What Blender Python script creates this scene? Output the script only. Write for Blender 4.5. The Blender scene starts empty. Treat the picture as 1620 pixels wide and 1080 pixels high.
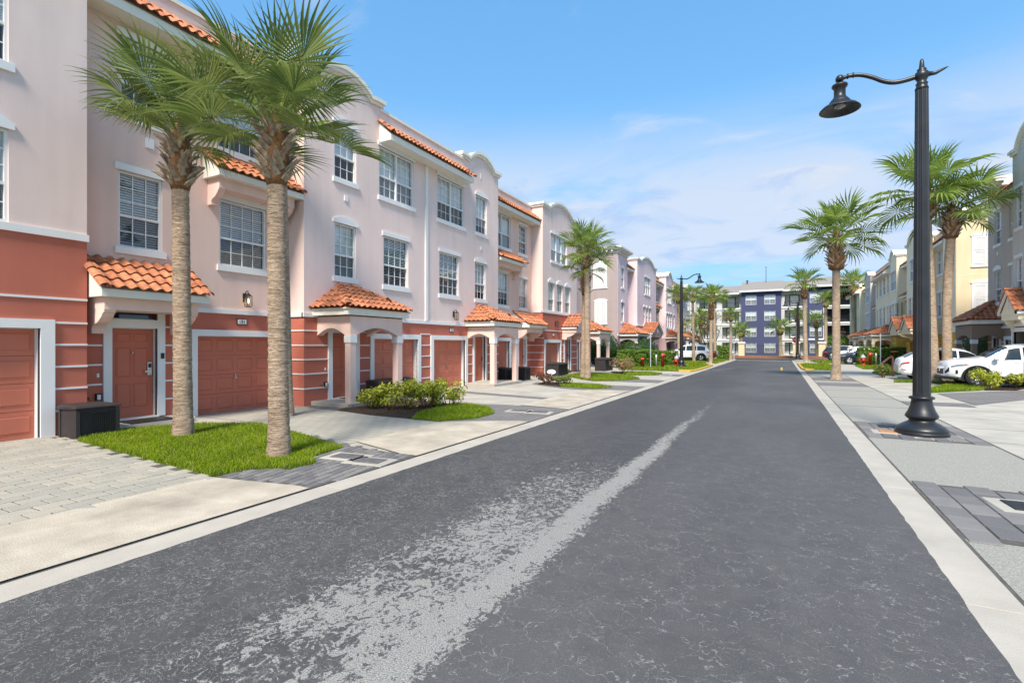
import bpy, bmesh, math, random
from mathutils import Vector, Matrix, Euler
R = math.radians
random.seed(7)
S = bpy.context.scene
COL = S.collection

# ------------------------------------------------------------------ camera, sky, sun, exposure
cam_d = bpy.data.cameras.new('camera')
cam = bpy.data.objects.new('camera', cam_d); COL.objects.link(cam)
cam_d.sensor_width = 36.0
cam_d.lens = 800.0 / 1620.0 * 36.0
cam_d.shift_y = 6.0 / 1620.0
cam_d.clip_start = 0.05; cam_d.clip_end = 3000
cam.location = (0, 0, 1.65)
cam.rotation_euler = (R(90), 0, math.atan(425.0 / 800.0))
S.camera = cam

SUN_EL = R(50)
SUN_DIR = Vector((-0.24, 1.0, 0)).normalized() * math.cos(SUN_EL) + Vector((0, 0, -math.sin(SUN_EL)))   # way the light travels
w = bpy.data.worlds.new('World'); S.world = w; w.use_nodes = True
nt = w.node_tree; nt.nodes.clear()
N = nt.nodes.new; L = nt.links.new
out = N('ShaderNodeOutputWorld'); bg = N('ShaderNodeBackground')
sky = N('ShaderNodeTexSky'); sky.sky_type = 'NISHITA'; sky.sun_disc = False
sky.sun_elevation = SUN_EL
sky.sun_rotation = math.atan2(-SUN_DIR.x, -SUN_DIR.y)
sky.air_density = 1.0; sky.dust_density = 0.8; sky.ozone_density = 2.0; sky.altitude = 10
SKY_STRENGTH = 0.15
bg.inputs['Strength'].default_value = SKY_STRENGTH
# wispy clouds on a flat layer high above the place (plane coordinates dir.xy / dir.z)
tc = N('ShaderNodeTexCoord'); sep = N('ShaderNodeSeparateXYZ'); L(tc.outputs['Generated'], sep.inputs[0])
def M(op, a, b=None, clamp=False):
    n = N('ShaderNodeMath'); n.operation = op; n.use_clamp = clamp
    for i, v in enumerate((a, b)):
        if v is None: continue
        if isinstance(v, (int, float)): n.inputs[i].default_value = v
        else: L(v, n.inputs[i])
    return n.outputs[0]
def MR(v, a, b, c=0.0, d=1.0, kind='SMOOTHSTEP'):
    n = N('ShaderNodeMapRange'); n.interpolation_type = kind
    L(v, n.inputs['Value']); n.inputs['From Min'].default_value = a; n.inputs['From Max'].default_value = b
    n.inputs['To Min'].default_value = c; n.inputs['To Max'].default_value = d
    return n.outputs[0]
zc = M('ADD', M('MAXIMUM', sep.outputs['Z'], 0.0), 0.16)
cx = M('DIVIDE', sep.outputs['X'], zc); cy = M('DIVIDE', sep.outputs['Y'], zc)
cmb = N('ShaderNodeCombineXYZ'); L(cx, cmb.inputs[0]); L(cy, cmb.inputs[1])
def noise(vec, scale, detail, rough, dist=0.0, loc=(0, 0, 0), sc=(1, 1, 1), rz=0.0):
    mp = N('ShaderNodeMapping'); L(vec, mp.inputs[0]); mp.inputs['Location'].default_value = loc
    mp.inputs['Scale'].default_value = sc; mp.inputs['Rotation'].default_value = (0, 0, rz)
    t = N('ShaderNodeTexNoise'); L(mp.outputs[0], t.inputs['Vector'])
    t.inputs['Scale'].default_value = scale; t.inputs['Detail'].default_value = detail
    t.inputs['Roughness'].default_value = rough; t.inputs['Distortion'].default_value = dist
    return t.outputs['Fac']
n1 = noise(cmb.outputs[0], 0.62, 6, 0.55, 0.5, loc=(1.3, 4.45, 0), sc=(0.8, 1.25, 1), rz=0.3)
n2 = noise(cmb.outputs[0], 2.4, 7, 0.6, 0.8, loc=(6.3, 0.7, 0), sc=(0.75, 1.2, 1), rz=-0.4)
low = M('MULTIPLY', MR(sep.outputs['Z'], 0.26, 0.44, 1.0, 0.0), MR(sep.outputs['Z'], 0.03, 0.16, 0.25, 1.0))
c1 = MR(M('ADD', M('MULTIPLY', n1, 0.78), M('MULTIPLY', n2, 0.30)), 0.36, 0.53)
c2 = MR(n2, 0.58, 0.80, 0.0, 0.45)
cl = M('ADD', M('MULTIPLY', M('MULTIPLY', c1, low), 0.85), c2, True)
cl = M('MULTIPLY', cl, MR(sep.outputs['Z'], -0.02, 0.05))
cl = M('MULTIPLY', cl, 0.95)
n3 = noise(cmb.outputs[0], 2.2, 5, 0.55, 0.6, loc=(2.2, 7.1, 0))
shade = N('ShaderNodeMix'); shade.data_type = 'RGBA'
L(MR(n3, 0.52, 0.68), shade.inputs['Factor'])
shade.inputs['A'].default_value = (1.95, 2.12, 2.45, 1); shade.inputs['B'].default_value = (1.43, 1.77, 2.44, 1)
# photographic sky colour: a touch deeper than the bare model
def VM(op, a, b):
    n = N('ShaderNodeVectorMath'); n.operation = op
    for i, v in enumerate((a, b)):
        if isinstance(v, tuple): n.inputs[i].default_value = v
        else: L(v, n.inputs[i])
    return n.outputs[0]
den = VM('ADD', VM('MULTIPLY', sky.outputs[0], (0.427, 0.511, 0.384)), (1, 1, 1))
skyc = VM('DIVIDE', VM('MULTIPLY', sky.outputs[0], (0.715, 1.43, 1.74)), den)
mix = N('ShaderNodeMix'); mix.data_type = 'RGBA'
L(cl, mix.inputs['Factor']); L(skyc, mix.inputs['A']); L(shade.outputs['Result'], mix.inputs['B'])
L(mix.outputs['Result'], bg.inputs['Color']); L(bg.outputs[0], out.inputs[0])

sd = bpy.data.lights.new('sun', 'SUN'); sun = bpy.data.objects.new('sun', sd); COL.objects.link(sun)
sd.energy = 2.5; sd.angle = R(13.0); sd.color = (1.0, 0.92, 0.80)
sun.rotation_euler = SUN_DIR.to_track_quat('-Z', 'Y').to_euler()
sun.location = (0, -20, 30)
S.view_settings.view_transform = 'Standard'; S.view_settings.look = 'None'
S.view_settings.gamma = 1.0; S.view_settings.exposure = 1.33
S.view_settings.use_curve_mapping = False
S.render.engine = 'CYCLES'
S.cycles.max_bounces = 5; S.cycles.diffuse_bounces = 3; S.cycles.glossy_bounces = 3; S.cycles.transparent_max_bounces = 8

# ------------------------------------------------------------------ materials
MATS = {}
def mat(name, col, rough=0.8, var=0.0, vscale=3.0, bump=0.0, bscale=60.0, metal=0.0, spec=0.4, col2=None, detail=6, coat=0.0, obj_coords=False):
    if name in MATS: return MATS[name]
    m = bpy.data.materials.new(name); m.use_nodes = True
    t = m.node_tree; p = t.nodes['Principled BSDF']
    p.inputs['Base Color'].default_value = (*col, 1); p.inputs['Roughness'].default_value = rough
    p.inputs['Metallic'].default_value = metal; p.inputs['Specular IOR Level'].default_value = spec
    if coat: p.inputs['Coat Weight'].default_value = coat; p.inputs['Coat Roughness'].default_value = 0.05
    g = None
    if var or bump or col2:
        tcn = t.nodes.new('ShaderNodeTexCoord' if obj_coords else 'ShaderNodeNewGeometry')
        g = tcn.outputs['Object' if obj_coords else 'Position']
    if var or col2:
        nz = t.nodes.new('ShaderNodeTexNoise'); nz.inputs['Scale'].default_value = vscale; nz.inputs['Detail'].default_value = detail
        nz.inputs['Roughness'].default_value = 0.6; t.links.new(g, nz.inputs['Vector'])
        mx = t.nodes.new('ShaderNodeMix'); mx.data_type = 'RGBA'
        mr = t.nodes.new('ShaderNodeMapRange'); t.links.new(nz.outputs['Fac'], mr.inputs[0])
        mr.inputs[1].default_value = 0.3; mr.inputs[2].default_value = 0.7
        t.links.new(mr.outputs[0], mx.inputs['Factor'])
        c2 = col2 or tuple(min(1, c * (1 + var)) for c in col); c1 = col if col2 else tuple(c * (1 - var) for c in col)
        mx.inputs['A'].default_value = (*c1, 1); mx.inputs['B'].default_value = (*c2, 1)
        t.links.new(mx.outputs['Result'], p.inputs['Base Color'])
    if bump:
        nb = t.nodes.new('ShaderNodeTexNoise'); nb.inputs['Scale'].default_value = bscale; nb.inputs['Detail'].default_value = 4
        t.links.new(g, nb.inputs['Vector'])
        bp = t.nodes.new('ShaderNodeBump'); bp.inputs['Strength'].default_value = bump; bp.inputs['Distance'].default_value = 0.02
        t.links.new(nb.outputs['Fac'], bp.inputs['Height']); t.links.new(bp.outputs[0], p.inputs['Normal'])
    MATS[name] = m; return m

def stucco(name, col, streak=0.085):
    """Painted render: fine grain, slow blotches and faint vertical weather streaks."""
    if name in MATS: return MATS[name]
    m = mat(name, col, 0.88, bump=0.16, bscale=60.0, spec=0.25)
    t = m.node_tree; p = t.nodes['Principled BSDF']
    g = t.nodes.new('ShaderNodeNewGeometry')
    def nz(scale, sc, det):
        mp = t.nodes.new('ShaderNodeMapping'); mp.inputs['Scale'].default_value = sc; t.links.new(g.outputs['Position'], mp.inputs[0])
        n = t.nodes.new('ShaderNodeTexNoise'); n.inputs['Scale'].default_value = scale; n.inputs['Detail'].default_value = det
        t.links.new(mp.outputs[0], n.inputs['Vector']); return n.outputs['Fac']
    a = nz(0.7, (1, 1, 1), 5); b = nz(3.0, (1, 1, 0.12), 4); c = nz(70, (1, 1, 1), 2)
    ad = t.nodes.new('ShaderNodeMath'); ad.operation = 'ADD'; t.links.new(a, ad.inputs[0]); t.links.new(b, ad.inputs[1])
    ad2 = t.nodes.new('ShaderNodeMath'); ad2.operation = 'MULTIPLY_ADD'; t.links.new(c, ad2.inputs[0]); ad2.inputs[1].default_value = 0.4; t.links.new(ad.outputs[0], ad2.inputs[2])
    mr = t.nodes.new('ShaderNodeMapRange'); t.links.new(ad2.outputs[0], mr.inputs[0])
    mr.inputs[1].default_value = 0.85; mr.inputs[2].default_value = 1.55
    mr.inputs[3].default_value = 1 - streak; mr.inputs[4].default_value = 1 + streak
    mx = t.nodes.new('ShaderNodeMix'); mx.data_type = 'RGBA'; mx.blend_type = 'MULTIPLY'; mx.inputs['Factor'].default_value = 1
    mx.inputs['A'].default_value = (*col, 1); t.links.new(mr.outputs[0], mx.inputs['B'])
    t.links.new(mx.outputs['Result'], p.inputs['Base Color'])
    return m

PINK = stucco('render_pale_pink', (0.79, 0.625, 0.575))
ROSE = stucco('render_rose_pink', (0.78, 0.565, 0.49))
RED = stucco('render_brick_red', (0.50, 0.155, 0.105), 0.08)
WHITE = mat('white_paint', (0.78, 0.77, 0.76), 0.6, var=0.03, vscale=2)
CREAM = mat('cream_paint', (0.78, 0.75, 0.66), 0.6, var=0.05, vscale=2)
DOORRED = mat('door_red_paint', (0.52, 0.14, 0.08), 0.5, var=0.06, vscale=1.5)
GARRED = mat('garage_red_paint', (0.55, 0.165, 0.10), 0.5, var=0.06, vscale=1.2)
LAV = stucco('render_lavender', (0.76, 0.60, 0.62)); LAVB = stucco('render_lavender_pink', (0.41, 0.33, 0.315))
LAVD = stucco('render_mauve', (0.42, 0.29, 0.30))
YEL = stucco('render_pale_yellow', (0.76, 0.61, 0.40)); YELB = stucco('render_beige', (0.86, 0.76, 0.55)); YELD = stucco('render_ochre', (0.66, 0.36, 0.05))
GREY = stucco('render_taupe', (0.52, 0.44, 0.38)); GREYB = stucco('render_pale_grey', (0.62, 0.57, 0.53)); GREYD = stucco('render_brown', (0.30, 0.21, 0.155))
PURP = stucco('render_indigo', (0.072, 0.078, 0.155), 0.05); OFFW = stucco('render_offwhite', (0.58, 0.57, 0.55))
TILE = mat('terracotta_tile', (0.50, 0.165, 0.075), 0.75, vscale=2.2, col2=(0.68, 0.265, 0.13), bump=0.2, bscale=40)
def tilevar():
    t = TILE.node_tree; p = t.nodes['Principled BSDF']; src = p.inputs['Base Color'].links[0].from_socket
    g = t.nodes.new('ShaderNodeNewGeometry'); oi = t.nodes.new('ShaderNodeObjectInfo')
    a = t.nodes.new('ShaderNodeMath'); a.operation = 'ADD'; t.links.new(g.outputs['Random Per Island'], a.inputs[0]); t.links.new(oi.outputs['Random'], a.inputs[1])
    f = t.nodes.new('ShaderNodeMath'); f.operation = 'FRACT'; t.links.new(a.outputs[0], f.inputs[0])
    n = t.nodes.new('ShaderNodeTexNoise'); n.inputs['Scale'].default_value = 9; n.inputs['Detail'].default_value = 6; t.links.new(g.outputs['Position'], n.inputs['Vector'])
    m1 = t.nodes.new('ShaderNodeMapRange'); t.links.new(f.outputs[0], m1.inputs[0]); m1.inputs[3].default_value = 0.70; m1.inputs[4].default_value = 1.12
    m2 = t.nodes.new('ShaderNodeMapRange'); t.links.new(n.outputs['Fac'], m2.inputs[0]); m2.inputs[1].default_value = 0.35; m2.inputs[2].default_value = 0.62; m2.inputs[3].default_value = 0.70; m2.inputs[4].default_value = 1.05
    ml = t.nodes.new('ShaderNodeMath'); ml.operation = 'MULTIPLY'; t.links.new(m1.outputs[0], ml.inputs[0]); t.links.new(m2.outputs[0], ml.inputs[1])
    mx = t.nodes.new('ShaderNodeMix'); mx.data_type = 'RGBA'; mx.blend_type = 'MULTIPLY'; mx.inputs['Factor'].default_value = 1
    t.links.new(src, mx.inputs['A']); t.links.new(ml.outputs[0], mx.inputs['B']); t.links.new(mx.outputs['Result'], p.inputs['Base Color'])
tilevar()
SHINGLE = mat('brown_shingle', (0.27, 0.235, 0.21), 0.9, var=0.15, vscale=8)
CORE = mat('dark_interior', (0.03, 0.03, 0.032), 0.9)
SOFFIT = mat('soffit_board', (0.62, 0.60, 0.55), 0.7)
BLACK = mat('black_metal', (0.018, 0.019, 0.022), 0.38, var=0.3, vscale=3, spec=0.5)
DKPLASTIC = mat('dark_brown_resin', (0.035, 0.03, 0.03), 0.55, var=0.2, vscale=4, bump=0.1)
BLKPLASTIC = mat('black_resin', (0.013, 0.013, 0.014), 0.5, var=0.2, vscale=4)
RUBBER = mat('rubber', (0.02, 0.02, 0.021), 0.8)
STEEL = mat('brushed_steel', (0.5, 0.5, 0.5), 0.3, metal=1.0)
CHROME = mat('alloy', (0.62, 0.62, 0.64), 0.25, metal=1.0)
BRASS = mat('aged_brass', (0.32, 0.2, 0.08), 0.4, metal=0.8)
REDPAINT = mat('hydrant_red', (0.55, 0.06, 0.025), 0.45, var=0.15, vscale=9)
GREYPAINT = mat('hydrant_grey', (0.42, 0.47, 0.52), 0.5)
CARWHITE = mat('car_white', (0.80, 0.80, 0.81), 0.3, coat=1.0)
CARBLACK = mat('car_black', (0.012, 0.013, 0.016), 0.25, coat=1.0)
CARSLATE = mat('car_slate', (0.035, 0.043, 0.055), 0.25, coat=1.0, metal=0.3)
CARGREY = mat('car_grey', (0.09, 0.095, 0.10), 0.3, coat=1.0, metal=0.4)
CARGLASS = mat('car_glass', (0.012, 0.016, 0.02), 0.04, spec=0.8)
LAMPRED = mat('tail_lamp', (0.42, 0.012, 0.016), 0.15, coat=1.0)
LAMPCLEAR = mat('head_lamp', (0.20, 0.21, 0.225), 0.10, coat=1.0)
AMBER = mat('amber_lens', (0.7, 0.14, 0.03), 0.25, coat=0.5)
YPAINT = mat('yellow_kerb_paint', (0.62, 0.38, 0.045), 0.75, vscale=7, col2=(0.45, 0.30, 0.09), bump=0.3)
WPAINT = mat('road_white_paint', (0.6, 0.6, 0.55), 0.8, var=0.2, vscale=12)
CONC = mat('smooth_concrete', (0.49, 0.45, 0.38), 0.9, vscale=1.1, col2=(0.33, 0.305, 0.265), bump=0.25, bscale=90, detail=10)
GUTTER = mat('gutter_concrete', (0.47, 0.425, 0.36), 0.9, vscale=1.6, col2=(0.36, 0.325, 0.28), bump=0.2, bscale=90, detail=10)
APRON = mat('apron_concrete', (0.56, 0.49, 0.39), 0.9, vscale=1.5, col2=(0.32, 0.275, 0.22), bump=0.45, bscale=70, detail=12)
AGGR = mat('exposed_aggregate', (0.42, 0.395, 0.34), 0.92, vscale=55, col2=(0.23, 0.22, 0.195), bump=0.6, bscale=120, detail=3)
JOINT = mat('joint_dirt', (0.10, 0.092, 0.08), 0.95, var=0.3, vscale=6)
SANDJ = mat('paver_joint_sand', (0.095, 0.09, 0.08), 0.95, var=0.3, vscale=14)
PAVL = [mat('light_paver_%s' % k, c, 0.9, var=0.07, vscale=5, bump=0.4, bscale=60) for k, c in (('a', (0.36, 0.335, 0.28)), ('b', (0.39, 0.355, 0.29)), ('c', (0.33, 0.31, 0.265)))]
PAVD = [mat('dark_paver_%s' % k, c, 0.9, var=0.08, vscale=5, bump=0.4, bscale=60) for k, c in (('a', (0.165, 0.155, 0.152)), ('b', (0.20, 0.187, 0.18)), ('c', (0.135, 0.129, 0.13)))]
MULCH = mat('mulch', (0.028, 0.018, 0.012), 0.95, vscale=40, col2=(0.085, 0.05, 0.03), bump=0.9, bscale=40)
SOIL = mat('lawn_soil', (0.055, 0.085, 0.018), 0.95, var=0.3, vscale=9)
EARTH = mat('lawn_ground', (0.10, 0.14, 0.035), 0.95, var=0.3, vscale=0.7)
WOOD = mat('fence_dark', (0.03, 0.03, 0.035), 0.6)
BRICKC = mat('low_brick', (0.30, 0.12, 0.08), 0.9, var=0.2, vscale=6)
BLIND = mat('blind_slat', (0.84, 0.85, 0.84), 0.6)
GREENP = mat('street_sign_green', (0.02, 0.25, 0.12), 0.5)
SIGNRED = mat('stop_sign_red', (0.55, 0.02, 0.025), 0.45)
WOODB = mat('meter_lid_concrete', (0.12, 0.115, 0.115), 0.8, var=0.25, vscale=14, bump=0.3)
RUSTLID = mat('rusty_lid', (0.42, 0.22, 0.10), 0.8, var=0.3, vscale=9, bump=0.3)

def brickmat(name, c1, c2, mortar, bw, bh, scale=1.0, rot=0.0, off=0.5):
    m = bpy.data.materials.new(name); m.use_nodes = True; t = m.node_tree; p = t.nodes['Principled BSDF']
    g = t.nodes.new('ShaderNodeNewGeometry'); mp = t.nodes.new('ShaderNodeMapping'); t.links.new(g.outputs['Position'], mp.inputs[0])
    mp.inputs['Rotation'].default_value = (0, 0, rot)
    b = t.nodes.new('ShaderNodeTexBrick'); t.links.new(mp.outputs[0], b.inputs['Vector'])
    b.inputs['Color1'].default_value = (*c1, 1); b.inputs['Color2'].default_value = (*c2, 1); b.inputs['Mortar'].default_value = (*mortar, 1)
    b.inputs['Scale'].default_value = scale; b.inputs['Brick Width'].default_value = bw; b.inputs['Row Height'].default_value = bh
    b.inputs['Mortar Size'].default_value = 0.008; b.offset = off
    nz = t.nodes.new('ShaderNodeTexNoise'); nz.inputs['Scale'].default_value = 1.2; nz.inputs['Detail'].default_value = 8; t.links.new(g.outputs['Position'], nz.inputs['Vector'])
    mr = t.nodes.new('ShaderNodeMapRange'); t.links.new(nz.outputs['Fac'], mr.inputs[0]); mr.inputs[3].default_value = 0.75; mr.inputs[4].default_value = 1.2
    mx = t.nodes.new('ShaderNodeMix'); mx.data_type = 'RGBA'; mx.blend_type = 'MULTIPLY'; mx.inputs['Factor'].default_value = 1
    t.links.new(b.outputs['Color'], mx.inputs['A']); t.links.new(mr.outputs[0], mx.inputs['B'])
    t.links.new(mx.outputs['Result'], p.inputs['Base Color']); p.inputs['Roughness'].default_value = 0.92
    bp = t.nodes.new('ShaderNodeBump'); bp.invert = True; bp.inputs['Distance'].default_value = 0.01; bp.inputs['Strength'].default_value = 0.6
    t.links.new(b.outputs['Fac'], bp.inputs['Height']); t.links.new(bp.outputs[0], p.inputs['Normal'])
    return m
PAVERLIGHT = brickmat('light_paver_field', (0.36, 0.335, 0.28), (0.395, 0.365, 0.305), (0.22, 0.205, 0.175), 0.30, 0.2)
PAVERDARK = brickmat('dark_paver_field', (0.165, 0.155, 0.152), (0.205, 0.192, 0.185), (0.085, 0.08, 0.075), 0.24, 0.12)

def asphalt():
    m = bpy.data.materials.new('worn_asphalt'); m.use_nodes = True; t = m.node_tree; p = t.nodes['Principled BSDF']
    nn = t.nodes.new; l = t.links.new
    geo = nn('ShaderNodeNewGeometry'); pos = geo.outputs['Position']
    sp = nn('ShaderNodeSeparateXYZ'); l(pos, sp.inputs[0])
    def mth(op, a, b=None, c=None, clamp=False):
        n = nn('ShaderNodeMath'); n.operation = op; n.use_clamp = clamp
        for i, v in enumerate((a, b, c)):
            if v is None: continue
            if isinstance(v, (int, float)): n.inputs[i].default_value = v
            else: l(v, n.inputs[i])
        return n.outputs[0]
    def mr(v, a, b, c=0., d=1., k='SMOOTHSTEP'):
        n = nn('ShaderNodeMapRange'); n.interpolation_type = k; l(v, n.inputs[0])
        for i, x in enumerate((a, b, c, d)): n.inputs[i + 1].default_value = x
        return n.outputs[0]
    def nz(scale, det, rough=0.6, sc=(1, 1, 1), dist=0., loc=(0, 0, 0)):
        mp = nn('ShaderNodeMapping'); mp.inputs['Scale'].default_value = sc; mp.inputs['Location'].default_value = loc; l(pos, mp.inputs[0])
        n = nn('ShaderNodeTexNoise'); n.inputs['Scale'].default_value = scale; n.inputs['Detail'].default_value = det
        n.inputs['Roughness'].default_value = rough; n.inputs['Distortion'].default_value = dist
        l(mp.outputs[0], n.inputs['Vector']); return n.outputs['Fac']
    def cracks(scale, width, jitter):
        d = nn('ShaderNodeTexNoise'); d.inputs['Scale'].default_value = scale * 1.6; d.inputs['Detail'].default_value = 4; l(pos, d.inputs['Vector'])
        ad = nn('ShaderNodeVectorMath'); ad.operation = 'MULTIPLY_ADD'; l(d.outputs['Color'], ad.inputs[0])
        ad.inputs[1].default_value = (jitter,) * 3; l(pos, ad.inputs[2])
        v = nn('ShaderNodeTexVoronoi'); v.feature = 'DISTANCE_TO_EDGE'; v.inputs['Scale'].default_value = scale; l(ad.outputs[0], v.inputs['Vector'])
        return mr(v.outputs['Distance'], 0.0, width, 1.0, 0.0)
    fine = nz(120, 2, 0.75); mid = nz(5.0, 5, 0.65); big = nz(0.55, 5, 0.6, (1, 0.35, 1))
    X, Y = sp.outputs['X'], sp.outputs['Y']
    # worn centre line where the sealer is gone, narrowing and thinning up the street
    wob = mth('MULTIPLY_ADD', mth('SUBTRACT', nz(0.7, 4, 0.55, (0.15, 1, 1)), 0.5), 0.30, X)
    dc = mth('DIVIDE', mth('ABSOLUTE', mth('ADD', wob, 1.74)), mr(Y, 1.0, 15.0, 1.0, 0.5, 'LINEAR'))
    line = mth('MULTIPLY', mr(dc, 0.03, 0.36, 1.0, 0.0), mr(Y, 7.0, 18.5, 1.0, 0.0, 'LINEAR'))
    dl = mth('ABSOLUTE', mth('ADD', wob, 2.2))
    patch = mth('MULTIPLY', mr(dl, 0.25, 0.95, 1.0, 0.0), mr(Y, 3.6, 9.2, 1.0, 0.0))
    patch = mth('MULTIPLY', patch, mr(nz(0.9, 4, 0.6, loc=(2, 8, 0)), 0.32, 0.55, 0.55, 1.0))
    wear_in = mth('MAXIMUM', mth('MULTIPLY', line, 0.74), mth('MULTIPLY', patch, 0.55))
    worm = nz(15.0, 4, 0.62, (1.0, 0.8, 1), 1.4); worm2 = nz(42.0, 2, 0.7, (1, 1, 1), 0.8, (3, 1, 0))
    wn = mth('ADD', mth('MULTIPLY', mth('SUBTRACT', worm, 0.5), 1.15), mth('MULTIPLY', mth('SUBTRACT', worm2, 0.5), 0.55))
    wear = mr(mth('SUBTRACT', mth('MULTIPLY', wear_in, 0.66), wn), 0.26, 0.33)
    wear = mth('MULTIPLY', wear, mr(wear_in, 0.04, 0.22), None, True)
    # sealed-over patches left in the worn strip
    wear = mth('MULTIPLY', wear, mr(nz(1.9, 5, 0.6, loc=(4, 3, 0)), 0.66, 0.72, 1.0, 0.15))
    # wrinkled crazing on the left lane, sparse hair cracks and chips on the right lane
    wr = mth('ABSOLUTE', mth('SUBTRACT', nz(13.0, 3, 0.55, (1, 1.2, 1), 1.1, (7, 7, 0)), 0.5))
    wr = mth('MULTIPLY', mr(wr, 0.0, 0.022, 1.0, 0.0), mr(nz(2.4, 3, 0.6), 0.30, 0.55))
    leftness = mth('MULTIPLY', mr(X, -2.9, -1.6, 1.0, 0.22), mr(Y, 3.0, 11.0, 1.0, 0.10))
    wr = mth('MULTIPLY', wr, leftness)
    brk = mr(nz(24, 4, 0.7, loc=(1, 4, 0)), 0.42, 0.56)
    ck = mth('MULTIPLY', mth('MULTIPLY', cracks(4.6, 0.024, 0.35), brk), mr(nz(1.7, 4, 0.6, loc=(5, 5, 0)), 0.34, 0.52))
    ck = mth('MULTIPLY', ck, mr(Y, 3.0, 13.0, 1.0, 0.15))
    speck = mth('MULTIPLY', mr(nz(46, 3, 0.7, loc=(9, 2, 0)), 0.66, 0.72), mr(nz(2.2, 4, 0.6), 0.38, 0.58))
    speck = mth('MULTIPLY', speck, mr(Y, 4.0, 14.0, 1.0, 0.3))
    light = mth('MAXIMUM', mth('MULTIPLY', wr, 0.55), mth('MAXIMUM', mth('MULTIPLY', ck, 0.55), mth('MULTIPLY', speck, 0.6)))
    base = nn('ShaderNodeMix'); base.data_type = 'RGBA'
    l(mth('ADD', mth('MULTIPLY', mr(mth('ADD', mth('MULTIPLY', big, 0.6), mth('MULTIPLY', mid, 0.4)), 0.36, 0.64), 0.55), mr(X, -2.6, -0.9, 0.0, 0.45), None, True), base.inputs['Factor'])
    base.inputs['A'].default_value = (0.054, 0.0525, 0.053, 1); base.inputs['B'].default_value = (0.101, 0.097, 0.0955, 1)
    b2 = nn('ShaderNodeMix'); b2.data_type = 'RGBA'; l(light, b2.inputs['Factor']); l(base.outputs['Result'], b2.inputs['A']); b2.inputs['B'].default_value = (0.36, 0.35, 0.335, 1)
    b3 = nn('ShaderNodeMix'); b3.data_type = 'RGBA'; l(wear, b3.inputs['Factor']); l(b2.outputs['Result'], b3.inputs['A'])
    ag = nn('ShaderNodeMix'); ag.data_type = 'RGBA'; l(mr(fine, 0.30, 0.70), ag.inputs['Factor']); ag.inputs['A'].default_value = (0.16, 0.155, 0.145, 1); ag.inputs['B'].default_value = (0.36, 0.345, 0.315, 1)
    l(ag.outputs['Result'], b3.inputs['B'])
    gr = nn('ShaderNodeMix'); gr.data_type = 'RGBA'; gr.blend_type = 'MULTIPLY'; gr.inputs['Factor'].default_value = 1
    l(b3.outputs['Result'], gr.inputs['A']); l(mr(fine, 0.25, 0.75, 0.72, 1.28, 'LINEAR'), gr.inputs['B'])
    l(gr.outputs['Result'], p.inputs['Base Color'])
    l(mr(mid, 0.3, 0.7, 0.72, 0.9), p.inputs['Roughness']); p.inputs['Specular IOR Level'].default_value = 0.35
    bp = nn('ShaderNodeBump'); bp.inputs['Strength'].default_value = 0.45; bp.inputs['Distance'].default_value = 0.012
    l(mth('SUBTRACT', fine, mth('MULTIPLY', mth('MAXIMUM', wear, light), 0.6)), bp.inputs['Height']); l(bp.outputs[0], p.inputs['Normal'])
    return m
ASPHALT = asphalt()

def glassmat(name, tint, refl):
    m = bpy.data.materials.new(name); m.use_nodes = True; t = m.node_tree; t.nodes.clear()
    o = t.nodes.new('ShaderNodeOutputMaterial'); mx = t.nodes.new('ShaderNodeMixShader')
    tr = t.nodes.new('ShaderNodeBsdfTransparent'); tr.inputs[0].default_value = (*tint, 1)
    gl = t.nodes.new('ShaderNodeBsdfGlossy'); gl.inputs['Roughness'].default_value = 0.03
    lw = t.nodes.new('ShaderNodeLayerWeight'); lw.inputs[0].default_value = 0.5
    pw = t.nodes.new('ShaderNodeMath'); pw.operation = 'POWER'; t.links.new(lw.outputs['Facing'], pw.inputs[0]); pw.inputs[1].default_value = 4.0
    fr = t.nodes.new('ShaderNodeMath'); fr.operation = 'MULTIPLY_ADD'; t.links.new(pw.outputs[0], fr.inputs[0]); fr.inputs[1].default_value = 0.85; fr.inputs[2].default_value = refl
    t.links.new(fr.outputs[0], mx.inputs[0]); t.links.new(tr.outputs[0], mx.inputs[1]); t.links.new(gl.outputs[0], mx.inputs[2]); t.links.new(mx.outputs[0], o.inputs[0])
    return m
PANE = glassmat('window_glass', (0.88, 0.92, 0.93), 0.15)
PANEL = glassmat('screened_glass', (0.50, 0.52, 0.54), 0.09)
LANTGLASS = glassmat('lantern_glass', (0.9, 0.88, 0.8), 0.06)
def emis(name, col, s):
    m = bpy.data.materials.new(name); m.use_nodes = True; p = m.node_tree.nodes['Principled BSDF']
    p.inputs['Base Color'].default_value = (*col, 1); p.inputs['Emission Color'].default_value = (*col, 1); p.inputs['Emission Strength'].default_value = s
    return m
BULB = emis('lantern_bulb', (1.0, 0.72, 0.35), 3.0)

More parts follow.
